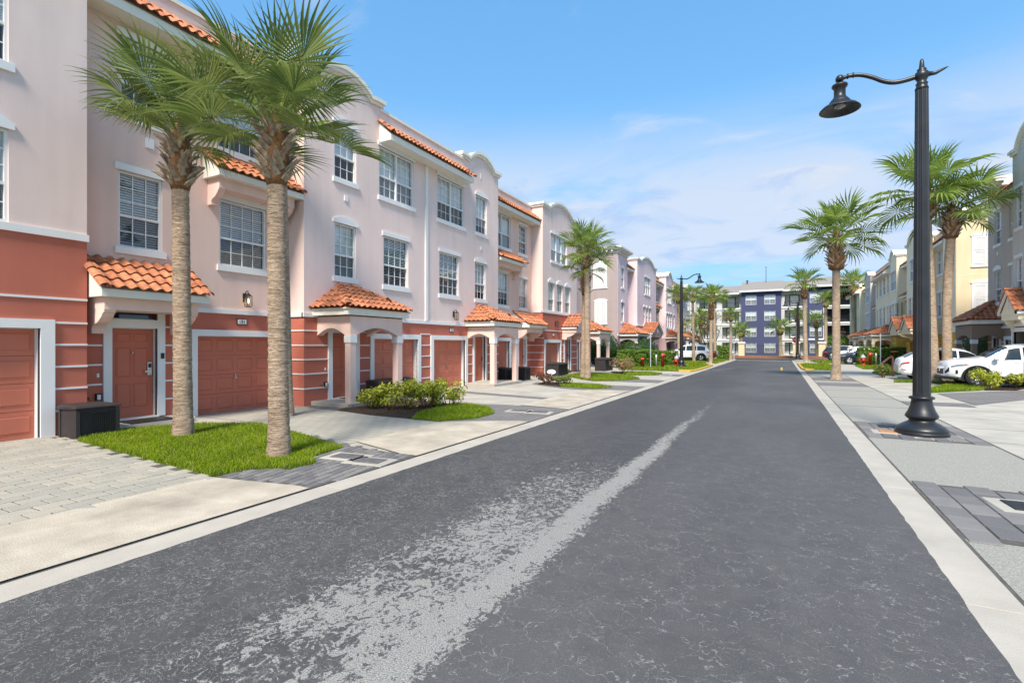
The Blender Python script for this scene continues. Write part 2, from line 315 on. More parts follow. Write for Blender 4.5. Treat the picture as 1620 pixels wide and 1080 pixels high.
def leafmat(name, c1, c2, trans=0.35, scale=3.0, rough=0.45):
    m = bpy.data.materials.new(name); m.use_nodes = True; t = m.node_tree; p = t.nodes['Principled BSDF']
    g = t.nodes.new('ShaderNodeNewGeometry')
    nz = t.nodes.new('ShaderNodeTexNoise'); nz.inputs['Scale'].default_value = scale; nz.inputs['Detail'].default_value = 3; t.links.new(g.outputs['Position'], nz.inputs['Vector'])
    ri = t.nodes.new('ShaderNodeMath'); ri.operation = 'MULTIPLY_ADD'; t.links.new(g.outputs['Random Per Island'], ri.inputs[0]); ri.inputs[1].default_value = 0.55
    sb = t.nodes.new('ShaderNodeMath'); sb.operation = 'MULTIPLY_ADD'; t.links.new(nz.outputs['Fac'], sb.inputs[0]); sb.inputs[1].default_value = 1.2; sb.inputs[2].default_value = -0.36
    t.links.new(sb.outputs[0], ri.inputs[2])
    mx = t.nodes.new('ShaderNodeMix'); mx.data_type = 'RGBA'; t.links.new(ri.outputs[0], mx.inputs['Factor'])
    mx.inputs['A'].default_value = (*c1, 1); mx.inputs['B'].default_value = (*c2, 1)
    t.links.new(mx.outputs['Result'], p.inputs['Base Color']); p.inputs['Roughness'].default_value = rough
    p.inputs['Specular IOR Level'].default_value = 0.35
    tl = t.nodes.new('ShaderNodeBsdfTranslucent'); t.links.new(mx.outputs['Result'], tl.inputs[0])
    ms = t.nodes.new('ShaderNodeMixShader'); ms.inputs[0].default_value = trans
    t.links.new(p.outputs[0], ms.inputs[1]); t.links.new(tl.outputs[0], ms.inputs[2]); t.links.new(ms.outputs[0], t.nodes['Material Output'].inputs[0])
    return m
FROND = leafmat('palm_leaf', (0.06, 0.115, 0.02), (0.31, 0.36, 0.10), 0.35, 2.0, 0.4)
FROND_L = leafmat('palm_leaf_light', (0.13, 0.22, 0.03), (0.34, 0.43, 0.09), 0.35, 2.0, 0.45)
PETIOLE = mat('palm_petiole', (0.19, 0.23, 0.05), 0.5, var=0.2, vscale=5)
BOOT = mat('dry_leaf_base', (0.20, 0.135, 0.085), 0.85, vscale=14, col2=(0.46, 0.37, 0.27), bump=0.4, bscale=50)
FIBRE = mat('palm_fibre', (0.115, 0.055, 0.025), 0.95, vscale=20, col2=(0.27, 0.13, 0.05), bump=0.8, bscale=50)
GRASS = leafmat('grass_blade', (0.115, 0.21, 0.002), (0.30, 0.40, 0.006), 0.35, 1.5, 0.85)
DRYGRASS = leafmat('dry_grass_blade', (0.22, 0.20, 0.05), (0.42, 0.36, 0.13), 0.3, 3.0, 0.6)
HEDGE = leafmat('hedge_leaf', (0.07, 0.15, 0.014), (0.24, 0.37, 0.04), 0.3, 2.5)
DARKLEAF = leafmat('dark_shrub_leaf', (0.020, 0.050, 0.012), (0.055, 0.105, 0.025), 0.25, 2.5)
CROTON = leafmat('variegated_leaf', (0.10, 0.17, 0.015), (0.62, 0.60, 0.06), 0.3, 9.0)
BRONZE = leafmat('bronze_leaf', (0.10, 0.04, 0.03), (0.24, 0.10, 0.05), 0.3, 6.0)
TANLEAF = leafmat('russet_leaf', (0.28, 0.22, 0.06), (0.52, 0.34, 0.18), 0.3, 7.0)
OLIVELEAF = leafmat('olive_leaf', (0.085, 0.12, 0.02), (0.22, 0.26, 0.06), 0.3, 6.0)
TWIG = mat('twig', (0.12, 0.08, 0.05), 0.9)

def trunkmat():
    m = bpy.data.materials.new('palm_bark'); m.use_nodes = True; t = m.node_tree; p = t.nodes['Principled BSDF']; nn = t.nodes.new; l = t.links.new
    tcn = nn('ShaderNodeTexCoord')
    def nz(scale, sc, det, dist=0.):
        mp = nn('ShaderNodeMapping'); mp.inputs['Scale'].default_value = sc; l(tcn.outputs['Object'], mp.inputs[0])
        n = nn('ShaderNodeTexNoise'); n.inputs['Scale'].default_value = scale; n.inputs['Detail'].default_value = det; n.inputs['Distortion'].default_value = dist
        n.inputs['Roughness'].default_value = 0.7; l(mp.outputs[0], n.inputs['Vector']); return n.outputs['Fac']
    a = nz(7, (1, 1, 6.5), 6, 0.8); b = nz(2.2, (1, 1, 1), 5); c = nz(40, (1, 1, 0.6), 3); e = nz(9, (1, 1, 2.2), 5, 1.2)
    r1 = nn('ShaderNodeMapRange'); l(a, r1.inputs[0]); r1.inputs[1].default_value = 0.36; r1.inputs[2].default_value = 0.62
    m1 = nn('ShaderNodeMix'); m1.data_type = 'RGBA'; l(r1.outputs[0], m1.inputs['Factor']); m1.inputs['A'].default_value = (0.22, 0.155, 0.105, 1); m1.inputs['B'].default_value = (0.64, 0.48, 0.345, 1)
    r2 = nn('ShaderNodeMapRange'); l(b, r2.inputs[0]); r2.inputs[1].default_value = 0.35; r2.inputs[2].default_value = 0.7; r2.inputs[3].default_value = 0.78; r2.inputs[4].default_value = 1.2
    m2 = nn('ShaderNodeMix'); m2.data_type = 'RGBA'; m2.blend_type = 'MULTIPLY'; m2.inputs['Factor'].default_value = 1; l(m1.outputs['Result'], m2.inputs['A']); l(r2.outputs[0], m2.inputs['B'])
    # lichen patches
    r3 = nn('ShaderNodeMapRange'); l(e, r3.inputs[0]); r3.inputs[1].default_value = 0.58; r3.inputs[2].default_value = 0.70; r3.inputs[4].default_value = 0.6
    m3 = nn('ShaderNodeMix'); m3.data_type = 'RGBA'; l(r3.outputs[0], m3.inputs['Factor']); l(m2.outputs['Result'], m3.inputs['A']); m3.inputs['B'].default_value = (0.58, 0.49, 0.38, 1)
    l(m3.outputs['Result'], p.inputs['Base Color']); p.inputs['Roughness'].default_value = 0.92; p.inputs['Specular IOR Level'].default_value = 0.2
    bp = nn('ShaderNodeBump'); bp.inputs['Strength'].default_value = 1.0; bp.inputs['Distance'].default_value = 0.045
    ad = nn('ShaderNodeMath'); ad.operation = 'MULTIPLY_ADD'; l(c, ad.inputs[0]); ad.inputs[1].default_value = 0.35; l(a, ad.inputs[2])
    l(ad.outputs[0], bp.inputs['Height']); l(bp.outputs[0], p.inputs['Normal'])
    return m
BARK = trunkmat()

# ------------------------------------------------------------------ mesh helpers
WL = {}          # world location of every object (parents are never rotated unless local=True is used)
class MB:
    def __init__(s): s.v = []; s.f = []; s.sm = []
    def add(s, vs, fs, smooth=False):
        o = len(s.v); s.v += [tuple(v) for v in vs]
        for f in fs: s.f.append([i + o for i in f]); s.sm.append(smooth)
        return s
    def box(s, x0, x1, y0, y1, z0, z1):
        if x0 > x1: x0, x1 = x1, x0
        if y0 > y1: y0, y1 = y1, y0
        if z0 > z1: z0, z1 = z1, z0
        return s.add([(x0,y0,z0),(x1,y0,z0),(x1,y1,z0),(x0,y1,z0),(x0,y0,z1),(x1,y0,z1),(x1,y1,z1),(x0,y1,z1)],
              [(0,3,2,1),(4,5,6,7),(0,1,5,4),(1,2,6,5),(2,3,7,6),(3,0,4,7)])
    def bbox(s, x0, x1, y0, y1, z0, z1, b):
        """box with chamfered vertical and top edges"""
        c = [(x0+b,y0),(x1-b,y0),(x1,y0+b),(x1,y1-b),(x1-b,y1),(x0+b,y1),(x0,y1-b),(x0,y0+b)]
        ins = [(x0+2*b,y0+b),(x1-2*b,y0+b),(x1-b,y0+2*b),(x1-b,y1-2*b),(x1-2*b,y1-b),(x0+2*b,y1-b),(x0+b,y1-2*b),(x0+b,y0+2*b)]
        vs = [(x,y,z0) for x,y in c] + [(x,y,z1-b) for x,y in c] + [(x,y,z1) for x,y in ins]
        fs = [tuple(range(7,-1,-1)), tuple(range(16,24))]
        for k in range(8):
            n = (k+1) % 8; fs += [(k,n,8+n,8+k),(8+k,8+n,16+n,16+k)]
        return s.add(vs, fs)
    def quad(s, a, b, c, d): return s.add([a,b,c,d], [(0,1,2,3)])
    def prism(s, pts, a, b, axis):
        """polygon pts (2D) extruded from a to b along axis 0/1/2; 2D coords fill the other two axes in order"""
        n = len(pts)
        def p3(p, h):
            if axis == 0: return (h, p[0], p[1])
            if axis == 1: return (p[0], h, p[1])
            return (p[0], p[1], h)
        vs = [p3(p, a) for p in pts] + [p3(p, b) for p in pts]
        fs = [tuple(range(n-1,-1,-1)), tuple(range(n, 2*n))] + [(i,(i+1)%n,n+(i+1)%n,n+i) for i in range(n)]
        return s.add(vs, fs)
    def lathe(s, prof, n=16, c=(0,0,0), smooth=True, flute=0, fd=0.0, cap=True):
        vs = []; fs = []
        for r, z in prof:
            for k in range(n):
                a = 2*math.pi*k/n; rr = r*(1 - (fd if flute and (k % 2) else 0))
                vs.append((c[0]+rr*math.cos(a), c[1]+rr*math.sin(a), c[2]+z))
        m = len(prof)
        for i in range(m-1):
            for k in range(n):
                fs.append((i*n+k, i*n+(k+1)%n, (i+1)*n+(k+1)%n, (i+1)*n+k))
        s.add(vs, fs, smooth)
        if cap:
            o = len(s.v) - len(vs)
            s.f.append([o+k for k in range(n-1,-1,-1)]); s.sm.append(False)
            s.f.append([o+(m-1)*n+k for k in range(n)]); s.sm.append(False)
        return s
    def tube(s, path, rad, n=8, smooth=True, cap=True):
        P = [Vector(p) for p in path]; rs = rad if isinstance(rad, (list, tuple)) else [rad]*len(P)
        vs = []; fs = []; up = None
        for i, p in enumerate(P):
            d = (P[min(i+1,len(P)-1)] - P[max(i-1,0)]).normalized()
            if up is None:
                up = Vector((0,0,1)) if abs(d.z) < 0.9 else Vector((1,0,0))
            a = d.cross(up).normalized(); b = a.cross(d).normalized(); up = b
            for k in range(n):
                t = 2*math.pi*k/n; vs.append(p + a*(rs[i]*math.cos(t)) + b*(rs[i]*math.sin(t)))
        for i in range(len(P)-1):
            for k in range(n): fs.append((i*n+k, i*n+(k+1)%n, (i+1)*n+(k+1)%n, (i+1)*n+k))
        if cap: fs += [tuple(range(n-1,-1,-1)), tuple((len(P)-1)*n+k for k in range(n))]
        return s.add(vs, fs, smooth)
    def mesh(s, name, m, mp=None, smooth=None):
        me = bpy.data.meshes.new(name)
        vs = [mp(v) for v in s.v] if mp else s.v
        me.from_pydata(vs, [], s.f)
        me.polygons.foreach_set('use_smooth', [bool(x) if smooth is None else smooth for x in s.sm])
        if isinstance(m, (list, tuple)):
            for q in m: me.materials.append(q)
        else: me.materials.append(m)
        me.update(); return me
def link(name, me, parent=None, loc=(0,0,0), rot=None, local=False, mtx=None, scale=None):
    o = bpy.data.objects.new(name, me); COL.objects.link(o)
    loc = Vector(loc)
    if parent is not None: o.parent = parent
    if mtx is not None: o.matrix_basis = mtx; WL[o.name] = mtx.to_translation(); return o
    if parent is not None and not local: o.location = loc - WL[parent.name]
    else: o.location = loc
    if rot is not None: o.rotation_euler = rot
    if scale is not None: o.scale = scale
    WL[o.name] = loc; return o
def tag(o, label=None, cat=None, group=None, kind=None):
    if label: o['label'] = label
    if cat: o['category'] = cat
    if group: o['group'] = group
    if kind: o['kind'] = kind
    return o
def empty(name, loc, label, cat, group=None, rz=0.0):
    o = link(name, None, None, loc); o.rotation_euler = (0, 0, rz); o.empty_display_size = 0.2
    return tag(o, label, cat, group)
def copy_tree(o, parent=None):
    c = o.copy(); COL.objects.link(c)
    if parent is not None: c.parent = parent
    for ch in list(CH.get(o.name, [])): copy_tree(ch, c)
    return c
CH = {}

def poly_sheet(name, pts, z, m, parent=None, kind='structure'):
    mb = MB(); mb.add([(x, y, z) for x, y in pts], [tuple(range(len(pts)))])
    me = mb.mesh(name, m)
    bm = bmesh.new(); bm.from_mesh(me); bmesh.ops.triangulate(bm, faces=bm.faces[:])
    for f in bm.faces:
        if f.normal.z < 0: f.normal_flip()
    bm.to_mesh(me); bm.free()
    o = link(name, me, parent)
    if parent is None and kind: o['kind'] = kind
    return o
def inside(p, poly):
    x, y = p; c = False; n = len(poly); j = n-1
    for i in range(n):
        xi, yi = poly[i]; xj, yj = poly[j]
        if (yi > y) != (yj > y) and x < (xj-xi)*(y-yi)/(yj-yi)+xi: c = not c
        j = i
    return c

# ------------------------------------------------------------------ ground, road, pavements
poly_sheet('ground', [(-600,-600),(600,-600),(600,900),(-600,900)], -0.04, EARTH)
RL, RR = -4.40, 1.04
def grid_sheet(name, x0, x1, y0, y1, z, m):
    return poly_sheet(name, [(x0,y0),(x1,y0),(x1,y1),(x0,y1)], z, m)
# asphalt edge wanders a little over the gutter
edge = []
yy = -8.0
rr = random.Random(3)
Lp, Rp = [], []
while yy < 66:
    Lp.append((RL + rr.uniform(-0.007, 0.007), yy)); Rp.append((RR + rr.uniform(-0.007, 0.007), yy)); yy += 0.12 if yy < 14 else 2.0
mb = MB(); n = len(Lp)
mb.add([(x, y, 0.008) for x, y in Lp] + [(x, y, 0.008) for x, y in Rp], [(i, n+i, n+i+1, i+1) for i in range(n-1)])
tag(link('road', mb.mesh('road', ASPHALT)), kind='structure')
grid_sheet('cross_road', -60, 60, 66, 71.5, 0.002, ASPHALT)
grid_sheet('left_pavement', -16, -4.74, -8, 66, 0.000, CONC)
grid_sheet('right_pavement', 1.36, 16, -8, 66, 0.000, CONC)
def gutter(name, x0, x1, y0, y1, flip):
    mb = MB(); y = y0; r = random.Random(5)
    while y < y1:
        e = min(y + 3.05, y1); dz = r.uniform(0, 0.002)
        mb.bbox(x0, x1, y + 0.006, e - 0.006, -0.02, 0.0055 + dz, 0.004); y = e
    mb.box(x0 - (0.03 if not flip else 0), x1 + (0.03 if flip else 0), y0, y1, -0.03, -0.004)
    return tag(link(name, mb.mesh(name, GUTTER)), kind='structure')
gutter('left_gutter', -4.735, -4.37, -8.0, 64, False)
gutter('right_gutter', 1.01, 1.355, -8.0, 64, True)
tag(link('left_gutter_joint', MB().box(-4.765, -4.735, -8, 64, -0.03, 0.0015).mesh('j', JOINT)), kind='structure')
tag(link('right_gutter_joint', MB().box(1.355, 1.385, -8, 64, -0.03, 0.0015).mesh('j', JOINT)), kind='structure')

_pv = {}
def paver_mesh(w, h, m, k):
    key = (w, h, m.name, k)
    if key not in _pv:
        r = random.Random(hash((w, h, k)) % 999)
        g = 0.008
        _pv[key] = MB().bbox(-w/2+g, w/2-g, -h/2+g, h/2-g, -0.03, 0.0, 0.005).mesh('paver', m)
    return _pv[key]
def pave(parent, poly, ztop, mats, w, h, ang=0.0, limit=295, seed=1, near=(0,0), bond=0.5):
    r = random.Random(seed); ca, sa = math.cos(ang), math.sin(ang)
    xs = [p[0] for p in poly]; ys = [p[1] for p in poly]; c0 = ((min(xs)+max(xs))/2, (min(ys)+max(ys))/2)
    ext = max(max(xs)-min(xs), max(ys)-min(ys)); cand = []
    nr = int(ext/h)+2; nc = int(ext/w)+2
    for i in range(-nr, nr+1):
        for j in range(-nc, nc+1):
            lx = (j + (bond if i % 2 else 0))*w; ly = i*h
            x = c0[0]+lx*ca-ly*sa; y = c0[1]+lx*sa+ly*ca
            if inside((x, y), poly): cand.append(((x-near[0])**2+(y-near[1])**2, x, y))
    cand.sort()
    for _, x, y in cand[:limit]:
        k = r.randrange(3)
        o = link('paver', paver_mesh(w, h, mats[r.randrange(3)], k), parent, (x, y, ztop + r.uniform(-0.002, 0.002)), (r.uniform(-.006,.006), r.uniform(-.006,.006), ang + r.uniform(-0.012, 0.012)))
    return len(cand)

# --- left side: first driveway with its pavers, apron
DA = [(-6.2,-6),(-6.2,3.80),(-10.6,4.12),(-11.6,4.15),(-11.6,-6)]
driveway = poly_sheet('driveway', DA, 0.004, PAVERLIGHT)
poly_sheet('paver_bed', [(-6.2,1.2),(-6.2,3.80),(-10.6,4.12),(-11.6,4.15),(-11.6,2.3)], 0.008, SANDJ, driveway)
print('pavers A', pave(driveway, [(-6.1,1.35),(-6.1,3.80),(-10.6,4.14),(-11.62,4.2),(-11.62,2.5),(-9,2.0)], 0.017, PAVL, 0.31, 0.205, R(92), 299, 1, (-5, 3)))
poly_sheet('driveway_apron', [(-4.765,-6),(-4.765,4.02),(-4.95,4.03),(-6.22,3.79),(-6.19,-6)], 0.019, APRON)
# --- dark pavers round the first lawn
DB = [(-4.765,4.02),(-4.765,5.95),(-5.05,5.95),(-6.35,6.05),(-9.5,6.95),(-9.9,6.6),(-6.0,5.2),(-5.4,4.6),(-6.3,4.2),(-6.22,3.79),(-4.95,4.03)]
dark1 = poly_sheet('dark_paver_path', DB, 0.004, PAVERDARK)
poly_sheet('paver_bed', [(-4.765,4.02),(-4.765,5.95),(-6.35,6.05),(-7.6,6.4),(-6.0,5.2),(-5.4,4.6),(-6.3,4.2),(-6.22,3.79),(-4.95,4.03)], 0.008, SANDJ, dark1)
print('pavers B', pave(dark1, [(-4.79,4.02),(-4.79,5.92),(-6.35,6.1),(-7.7,6.45),(-6.2,5.0),(-5.5,4.6),(-6.3,4.3),(-6.22,3.79),(-4.95,4.03)], 0.016, PAVD, 0.24, 0.12, R(100), 290, 2, (-5, 5)))
# second driveway (pale pavers) and its apron
poly_sheet('driveway', [(-6.35,6.05),(-6.45,9.1),(-9.9,9.15),(-11.34,9.35),(-12.3,9.35),(-12.3,6.9),(-9.5,6.95)], 0.006, PAVERLIGHT)
poly_sheet('driveway_apron', [(-4.765,5.95),(-4.765,9.75),(-5.0,9.75),(-6.4,8.9),(-6.36,6.35),(-5.05,5.95)], 0.019, APRON)
def dark_patch(pts): return poly_sheet('dark_paver_path', pts, 0.010, PAVERDARK)
dark_patch([(-4.765,9.75),(-4.765,12.1),(-6.2,12.3),(-7.9,12.0),(-7.2,11.5),(-6.4,8.95),(-5.0,9.75)])
dark_patch([(-9.9,9.12),(-11.3,9.4),(-11.3,9.9),(-9.95,10.2)])
poly_sheet('driveway', [(-6.3,12.3),(-6.3,17.7),(-11.3,17.6),(-11.3,12.2)], 0.006, CONC)
poly_sheet('driveway_apron', [(-4.765,12.1),(-4.765,18.2),(-6.25,17.7),(-6.3,12.35)], 0.019, APRON)
dark_patch([(-6.4,14.0),(-6.4,14.5),(-10.6,15.3),(-10.6,14.8)])
dark_patch([(-4.765,18.2),(-4.765,20.2),(-6.2,20.3),(-7.5,20.8),(-9.6,20.4),(-9.3,19.3),(-7.3,17.9),(-6.2,17.75)])
dark_patch([(-4.765,22.6),(-4.765,24.2),(-6.0,24.6),(-7.6,22.4)])
dark_patch([(-4.765,27.8),(-4.765,29.6),(-8.0,29.6),(-8.0,28.6)])
# --- right side
rp = grid_sheet('right_verge_slab', 1.385, 3.08, -8, 33, 0.004, AGGR)
tag(link('right_pavement_joint', MB().box(3.08, 3.115, -8, 33, -0.03, 0.0065).mesh('j', JOINT)), kind='structure')
for y0 in (3.4, 5.62, 7.62, 11.02, 13.08, 16.5, 19.0, 22.0, 25.2):
    tag(link('slab_joint', MB().box(1.40, 3.07, y0-0.008, y0+0.008, -0.03, 0.0072).mesh('j', JOINT)), kind='structure')
k = 0
for y0 in [4.4 + 1.75*i for i in range(17)]:
    tag(link('slab_joint', MB().box(3.12, 4.7, y0-0.006, y0+0.006, -0.03, 0.0022).mesh('j', JOINT)), kind='structure')
def band(y0, y1, x0=1.39, x1=3.07, build=True, lim=120):
    o = poly_sheet('dark_paver_band', [(x0,y0),(x1,y0),(x1,y1),(x0,y1)], 0.008, SANDJ if build else PAVERDARK)
    if build: pave(o, [(x0+0.02,y0+.02),(x1-.02,y0+.02),(x1-.02,y1-.02),(x0+.02,y1-.02)], 0.018, PAVD, 0.36, 0.24, R(90), lim, 4, (1.5, y0))
    return o
b1 = band(5.62, 7.60); b2 = band(11.02, 13.06)
band(24.2, 26.2, build=False); band(27.6, 30.2, build=False); band(17.6, 18.6, 3.13, 4.6, False)
for pts in ([(4.7,18.2),(4.7,22.0),(9.0,26.2),(9.0,24.3)], [(4.9,26.2),(9,29.3),(9,30.5),(5,27.2)], [(5.2,31.5),(9,33.2),(9,36),(5.4,33)], [(1.4,34),(3.1,34),(3.1,38),(1.4,38)], [(5.1,35.2),(9,41),(9,42),(5.1,37)]):
    dark_patch(pts)
# raised yellow kerb noses and far kerbs
def kerb(name, pts, hgt, m, wd=0.16):
    mb = MB()
    P = [Vector((x, y)) for x, y in pts]
    vs = []; nP = len(P)
    for i, p in enumerate(P):
        d = (P[min(i+1, nP-1)]-P[max(i-1, 0)]).normalized(); nn_ = Vector((-d.y, d.x))
        a, b = p - nn_*wd/2, p + nn_*wd/2
        vs += [(a.x,a.y,-0.02),(a.x,a.y,hgt-.03),(a.x+nn_.x*.03,a.y+nn_.y*.03,hgt),(b.x-nn_.x*.03,b.y-nn_.y*.03,hgt),(b.x,b.y,hgt-.03),(b.x,b.y,-0.02)]
    fs = [(i*6+k, i*6+k+1, (i+1)*6+k+1, (i+1)*6+k) for i in range(nP-1) for k in range(5)] + [(0,1,2,3,4,5), tuple((nP-1)*6+k for k in (5,4,3,2,1,0))]
    mb.add(vs, fs)
    return tag(link(name, mb.mesh(name, m)), kind='structure')
kerb('yellow_kerb', [(-5.6,32.6),(-5.0,32.8),(-4.75,33.6),(-4.72,36),(-4.74,39),(-4.76,42.5),(-5.1,43.6)], 0.13, YPAINT)
kerb('yellow_kerb', [(1.9,38.2),(1.5,38.4),(1.33,39.2),(1.32,44),(1.33,50.5),(1.7,51.2)], 0.13, YPAINT)
for i, y0 in enumerate((34.0, 38.5)):
    mb = MB().add([(-4.3,y0,0.013),(-4.3,y0+.14,0.013),(-2.9,y0+5.14,0.013),(-2.9,y0+5,0.013)], [(0,3,2,1)])
    if i == 0: tag(link('parking_line', mb.mesh('parking_line', WPAINT)), kind='structure')
tag(link('parking_line', MB().add([(0.0,37.5,0.013),(0.12,37.5,0.013),(0.12,42.5,0.013),(0.0,42.5,0.013)], [(0,1,2,3)]).mesh('parking_line', YPAINT)), kind='structure')
tag(link('stop_bar', MB().add([(-4.2,60.3,0.013),(0.9,60.3,0.013),(0.9,60.9,0.013),(-4.2,60.9,0.013)], [(0,1,2,3)]).mesh('stop_bar', WPAINT)), kind='structure')

# --- lawns: soil mound + real blades
def lawn(poly, label, cat='lawn', h=0.06, dens=1500, bw=0.006, top=0.028):
    mb = MB(); n = len(poly)
    cxm = sum(p[0] for p in poly)/n; cym = sum(p[1] for p in poly)/n
    ins = [(p[0]+(cxm-p[0])*0.03, p[1]+(cym-p[1])*0.03) for p in poly]
    mb.add([(x,y,0.0) for x,y in poly]+[(x,y,top) for x,y in ins], [(i,(i+1)%n,n+(i+1)%n,n+i) for i in range(n)])
    root = link('lawn', mb.mesh('lawn', SOIL), None, (0,0,0)); tag(root, label, cat)
    t = poly_sheet('soil', ins, top, SOIL, root)
    r = random.Random(int(cym*100)); xs = [p[0] for p in poly]; ys = [p[1] for p in poly]
    A = abs(sum(poly[i][0]*poly[(i+1)%n][1]-poly[(i+1)%n][0]*poly[i][1] for i in range(n)))/2
    want = int(A*dens); vs = []; fs = []
    bx0, bx1, by0, by1 = min(xs)-.02, max(xs)+.02, min(ys)-.02, max(ys)+.02
    c = 0
    while c < want:
        x, y = r.uniform(bx0, bx1), r.uniform(by0, by1)
        if not inside((x, y), poly): continue
        c += 1; a = r.uniform(0, 6.283); hh = h*r.uniform(0.55, 1.35); ln = hh*r.uniform(0.2, 1.0)
        b = a + r.uniform(-1, 1); dx, dy = math.cos(a)*bw*r.uniform(.7,1.4), math.sin(a)*bw*r.uniform(.7,1.4); lx, ly = -math.sin(b)*ln, math.cos(b)*ln
        o = len(vs); z = top - 0.005
        vs += [(x-dx,y-dy,z),(x+dx,y+dy,z),(x+dx*.7+lx*.4,y+dy*.7+ly*.4,z+hh*.62),(x-dx*.7+lx*.4,y-dy*.7+ly*.4,z+hh*.62),(x+lx,y+ly,z+hh)]
        fs += [(o,o+1,o+2,o+3),(o+3,o+2,o+4)]
    dry = [i for i in range(want) if r.random() < .12]; ds = set(dry)
    for nm, mt_, keep in (('grass', GRASS, lambda i: i not in ds), ('dry_grass', DRYGRASS, lambda i: i in ds)):
        v2 = []; f2 = []
        for i in range(want):
            if keep(i):
                o = len(v2); v2 += vs[i*5:i*5+5]; f2 += [(o,o+1,o+2,o+3),(o+3,o+2,o+4)]
        g = MB(); g.add(v2, f2); tag(link(nm, g.mesh(nm, mt_), root), kind='stuff')
    return root
lawn([(-10.55,4.12),(-6.25,3.80),(-6.15,4.30),(-5.75,4.52),(-5.66,4.9),(-6.05,5.15),(-6.15,5.85),(-7.7,6.3),(-9.41,6.75),(-10.5,6.2),(-10.95,5.5),(-11.1,4.85)], 'bright green lawn patch around the two tall near palm trunks', h=0.062, dens=5200, bw=0.0042)
lawn([(-7.2,8.86),(-6.45,8.86),(-6.0,9.6),(-6.05,10.5),(-6.7,11.3),(-7.4,11.6),(-7.95,11.6),(-7.6,9.6)], 'small triangular lawn beside the yellow-green hedge shrubs', h=0.075, dens=2600)
lawn([(-7.6,18.5),(-6.2,18.2),(-5.7,19.0),(-6.6,20.0),(-8.3,20.4),(-8.0,19.2)], 'small bright lawn beyond the oval yard sign', h=0.07, dens=1300, bw=.008)
lawn([(-10.1,25.1),(-8.4,23.0),(-7.5,22.2),(-6.5,23.2),(-6.0,24.5),(-7.0,26.4),(-8.7,27.9),(-10.2,28.0)], 'lawn strip at the foot of the twin palm trunks', h=0.08, dens=900, bw=.01)
lawn([(-7.1,27.4),(-6.1,28.0),(-5.9,29.3),(-7.0,30.8),(-8.2,30.4),(-8.0,28.6)], 'little lawn beside the russet rounded shrub', h=0.08, dens=600, bw=.012)
lawn([(-9.6,33.4),(-5.6,32.9),(-5.1,33.6),(-4.95,38),(-4.95,43.4),(-5.6,46),(-7.0,56),(-9.6,57)], 'long lawn with the fire hydrant behind the yellow kerb', h=0.09, dens=220, bw=.022)
lawn([(-7.6,57.5),(-5.1,48),(-5.1,63.5),(-9,64)], 'far lawn at the end of the street by the slim palms', h=0.1, dens=80, bw=.035)
lawn([(4.5,22.1),(6.4,24.2),(7.0,25.6),(6.6,27.6),(5.3,25.1),(4.7,23.4)], 'lawn wedge in front of the white crossover beside the lamp post', h=0.08, dens=1100, bw=.01)
lawn([(4.4,27.7),(5.4,27.9),(6.9,28.45),(7.0,29.15),(5.2,29.1),(4.6,28.6)], 'lawn around the pair of leaning palm trunks', h=0.08, dens=500, bw=.014)
lawn([(4.8,33.6),(6.0,35.5),(6.9,40.8),(5.9,40.6),(4.8,36.6)], 'lawn strip behind the leaning palms', h=0.08, dens=400, bw=.016)
lawn([(1.45,39.2),(2.9,39.0),(3.5,42),(3.65,51.5),(1.9,51.4),(1.45,48)], 'lawn behind the right yellow kerb', h=0.09, dens=300, bw=.02)
lawn([(5.0,42),(8.8,42.4),(9.0,52.5),(5.8,52.8),(5.2,48)], 'lawn with the red hydrant in front of the clipped hedge', h=0.09, dens=160, bw=.025)
lawn([(3.2,55),(5.2,54.6),(5.6,63),(3.4,63.5),(2.6,60)], 'far right lawn below the parked cars', h=0.1, dens=90, bw=.035)

def mulch_bed(poly):
    r = random.Random(len(poly)+int(poly[0][1]*10)); o = poly_sheet('mulch_bed', poly, 0.020, MULCH)
    xs = [p[0] for p in poly]; ys = [p[1] for p in poly]; mb = MB(); c = 0
    while c < 500:
        x, y = r.uniform(min(xs), max(xs)), r.uniform(min(ys), max(ys))
        if not inside((x, y), poly): continue
        c += 1; a = r.uniform(0, 3.14); l_ = r.uniform(.015, .05); w_ = .007; ca, sa = math.cos(a), math.sin(a); z = 0.022+r.uniform(0,.03)
        mb.add([(x-ca*l_+sa*w_,y-sa*l_-ca*w_,z),(x+ca*l_+sa*w_,y+sa*l_-ca*w_,z+r.uniform(-.01,.02)),(x+ca*l_-sa*w_,y+sa*l_+ca*w_,z),(x-ca*l_-sa*w_,y-sa*l_+ca*w_,z)], [(0,1,2,3)])
    tag(link('chips', mb.mesh('chips', MULCH), o), kind='stuff')
mulch_bed([(-9.9,9.2),(-8.6,8.95),(-7.2,8.9),(-7.6,9.6),(-7.95,11.6),(-9.3,12.0),(-10.4,11.9),(-10.3,10.3)])
mulch_bed([(-9.05,19.3),(-7.6,18.5),(-8.0,19.2),(-8.3,20.6),(-9.4,20.9)])
mulch_bed([(-8.4,28.3),(-7.6,28.3),(-7.9,30.6),(-9.4,30.8)])
mulch_bed([(6.5,24.3),(7.6,24.9),(8.4,26.4),(7.4,26.6),(7.0,25.5)])

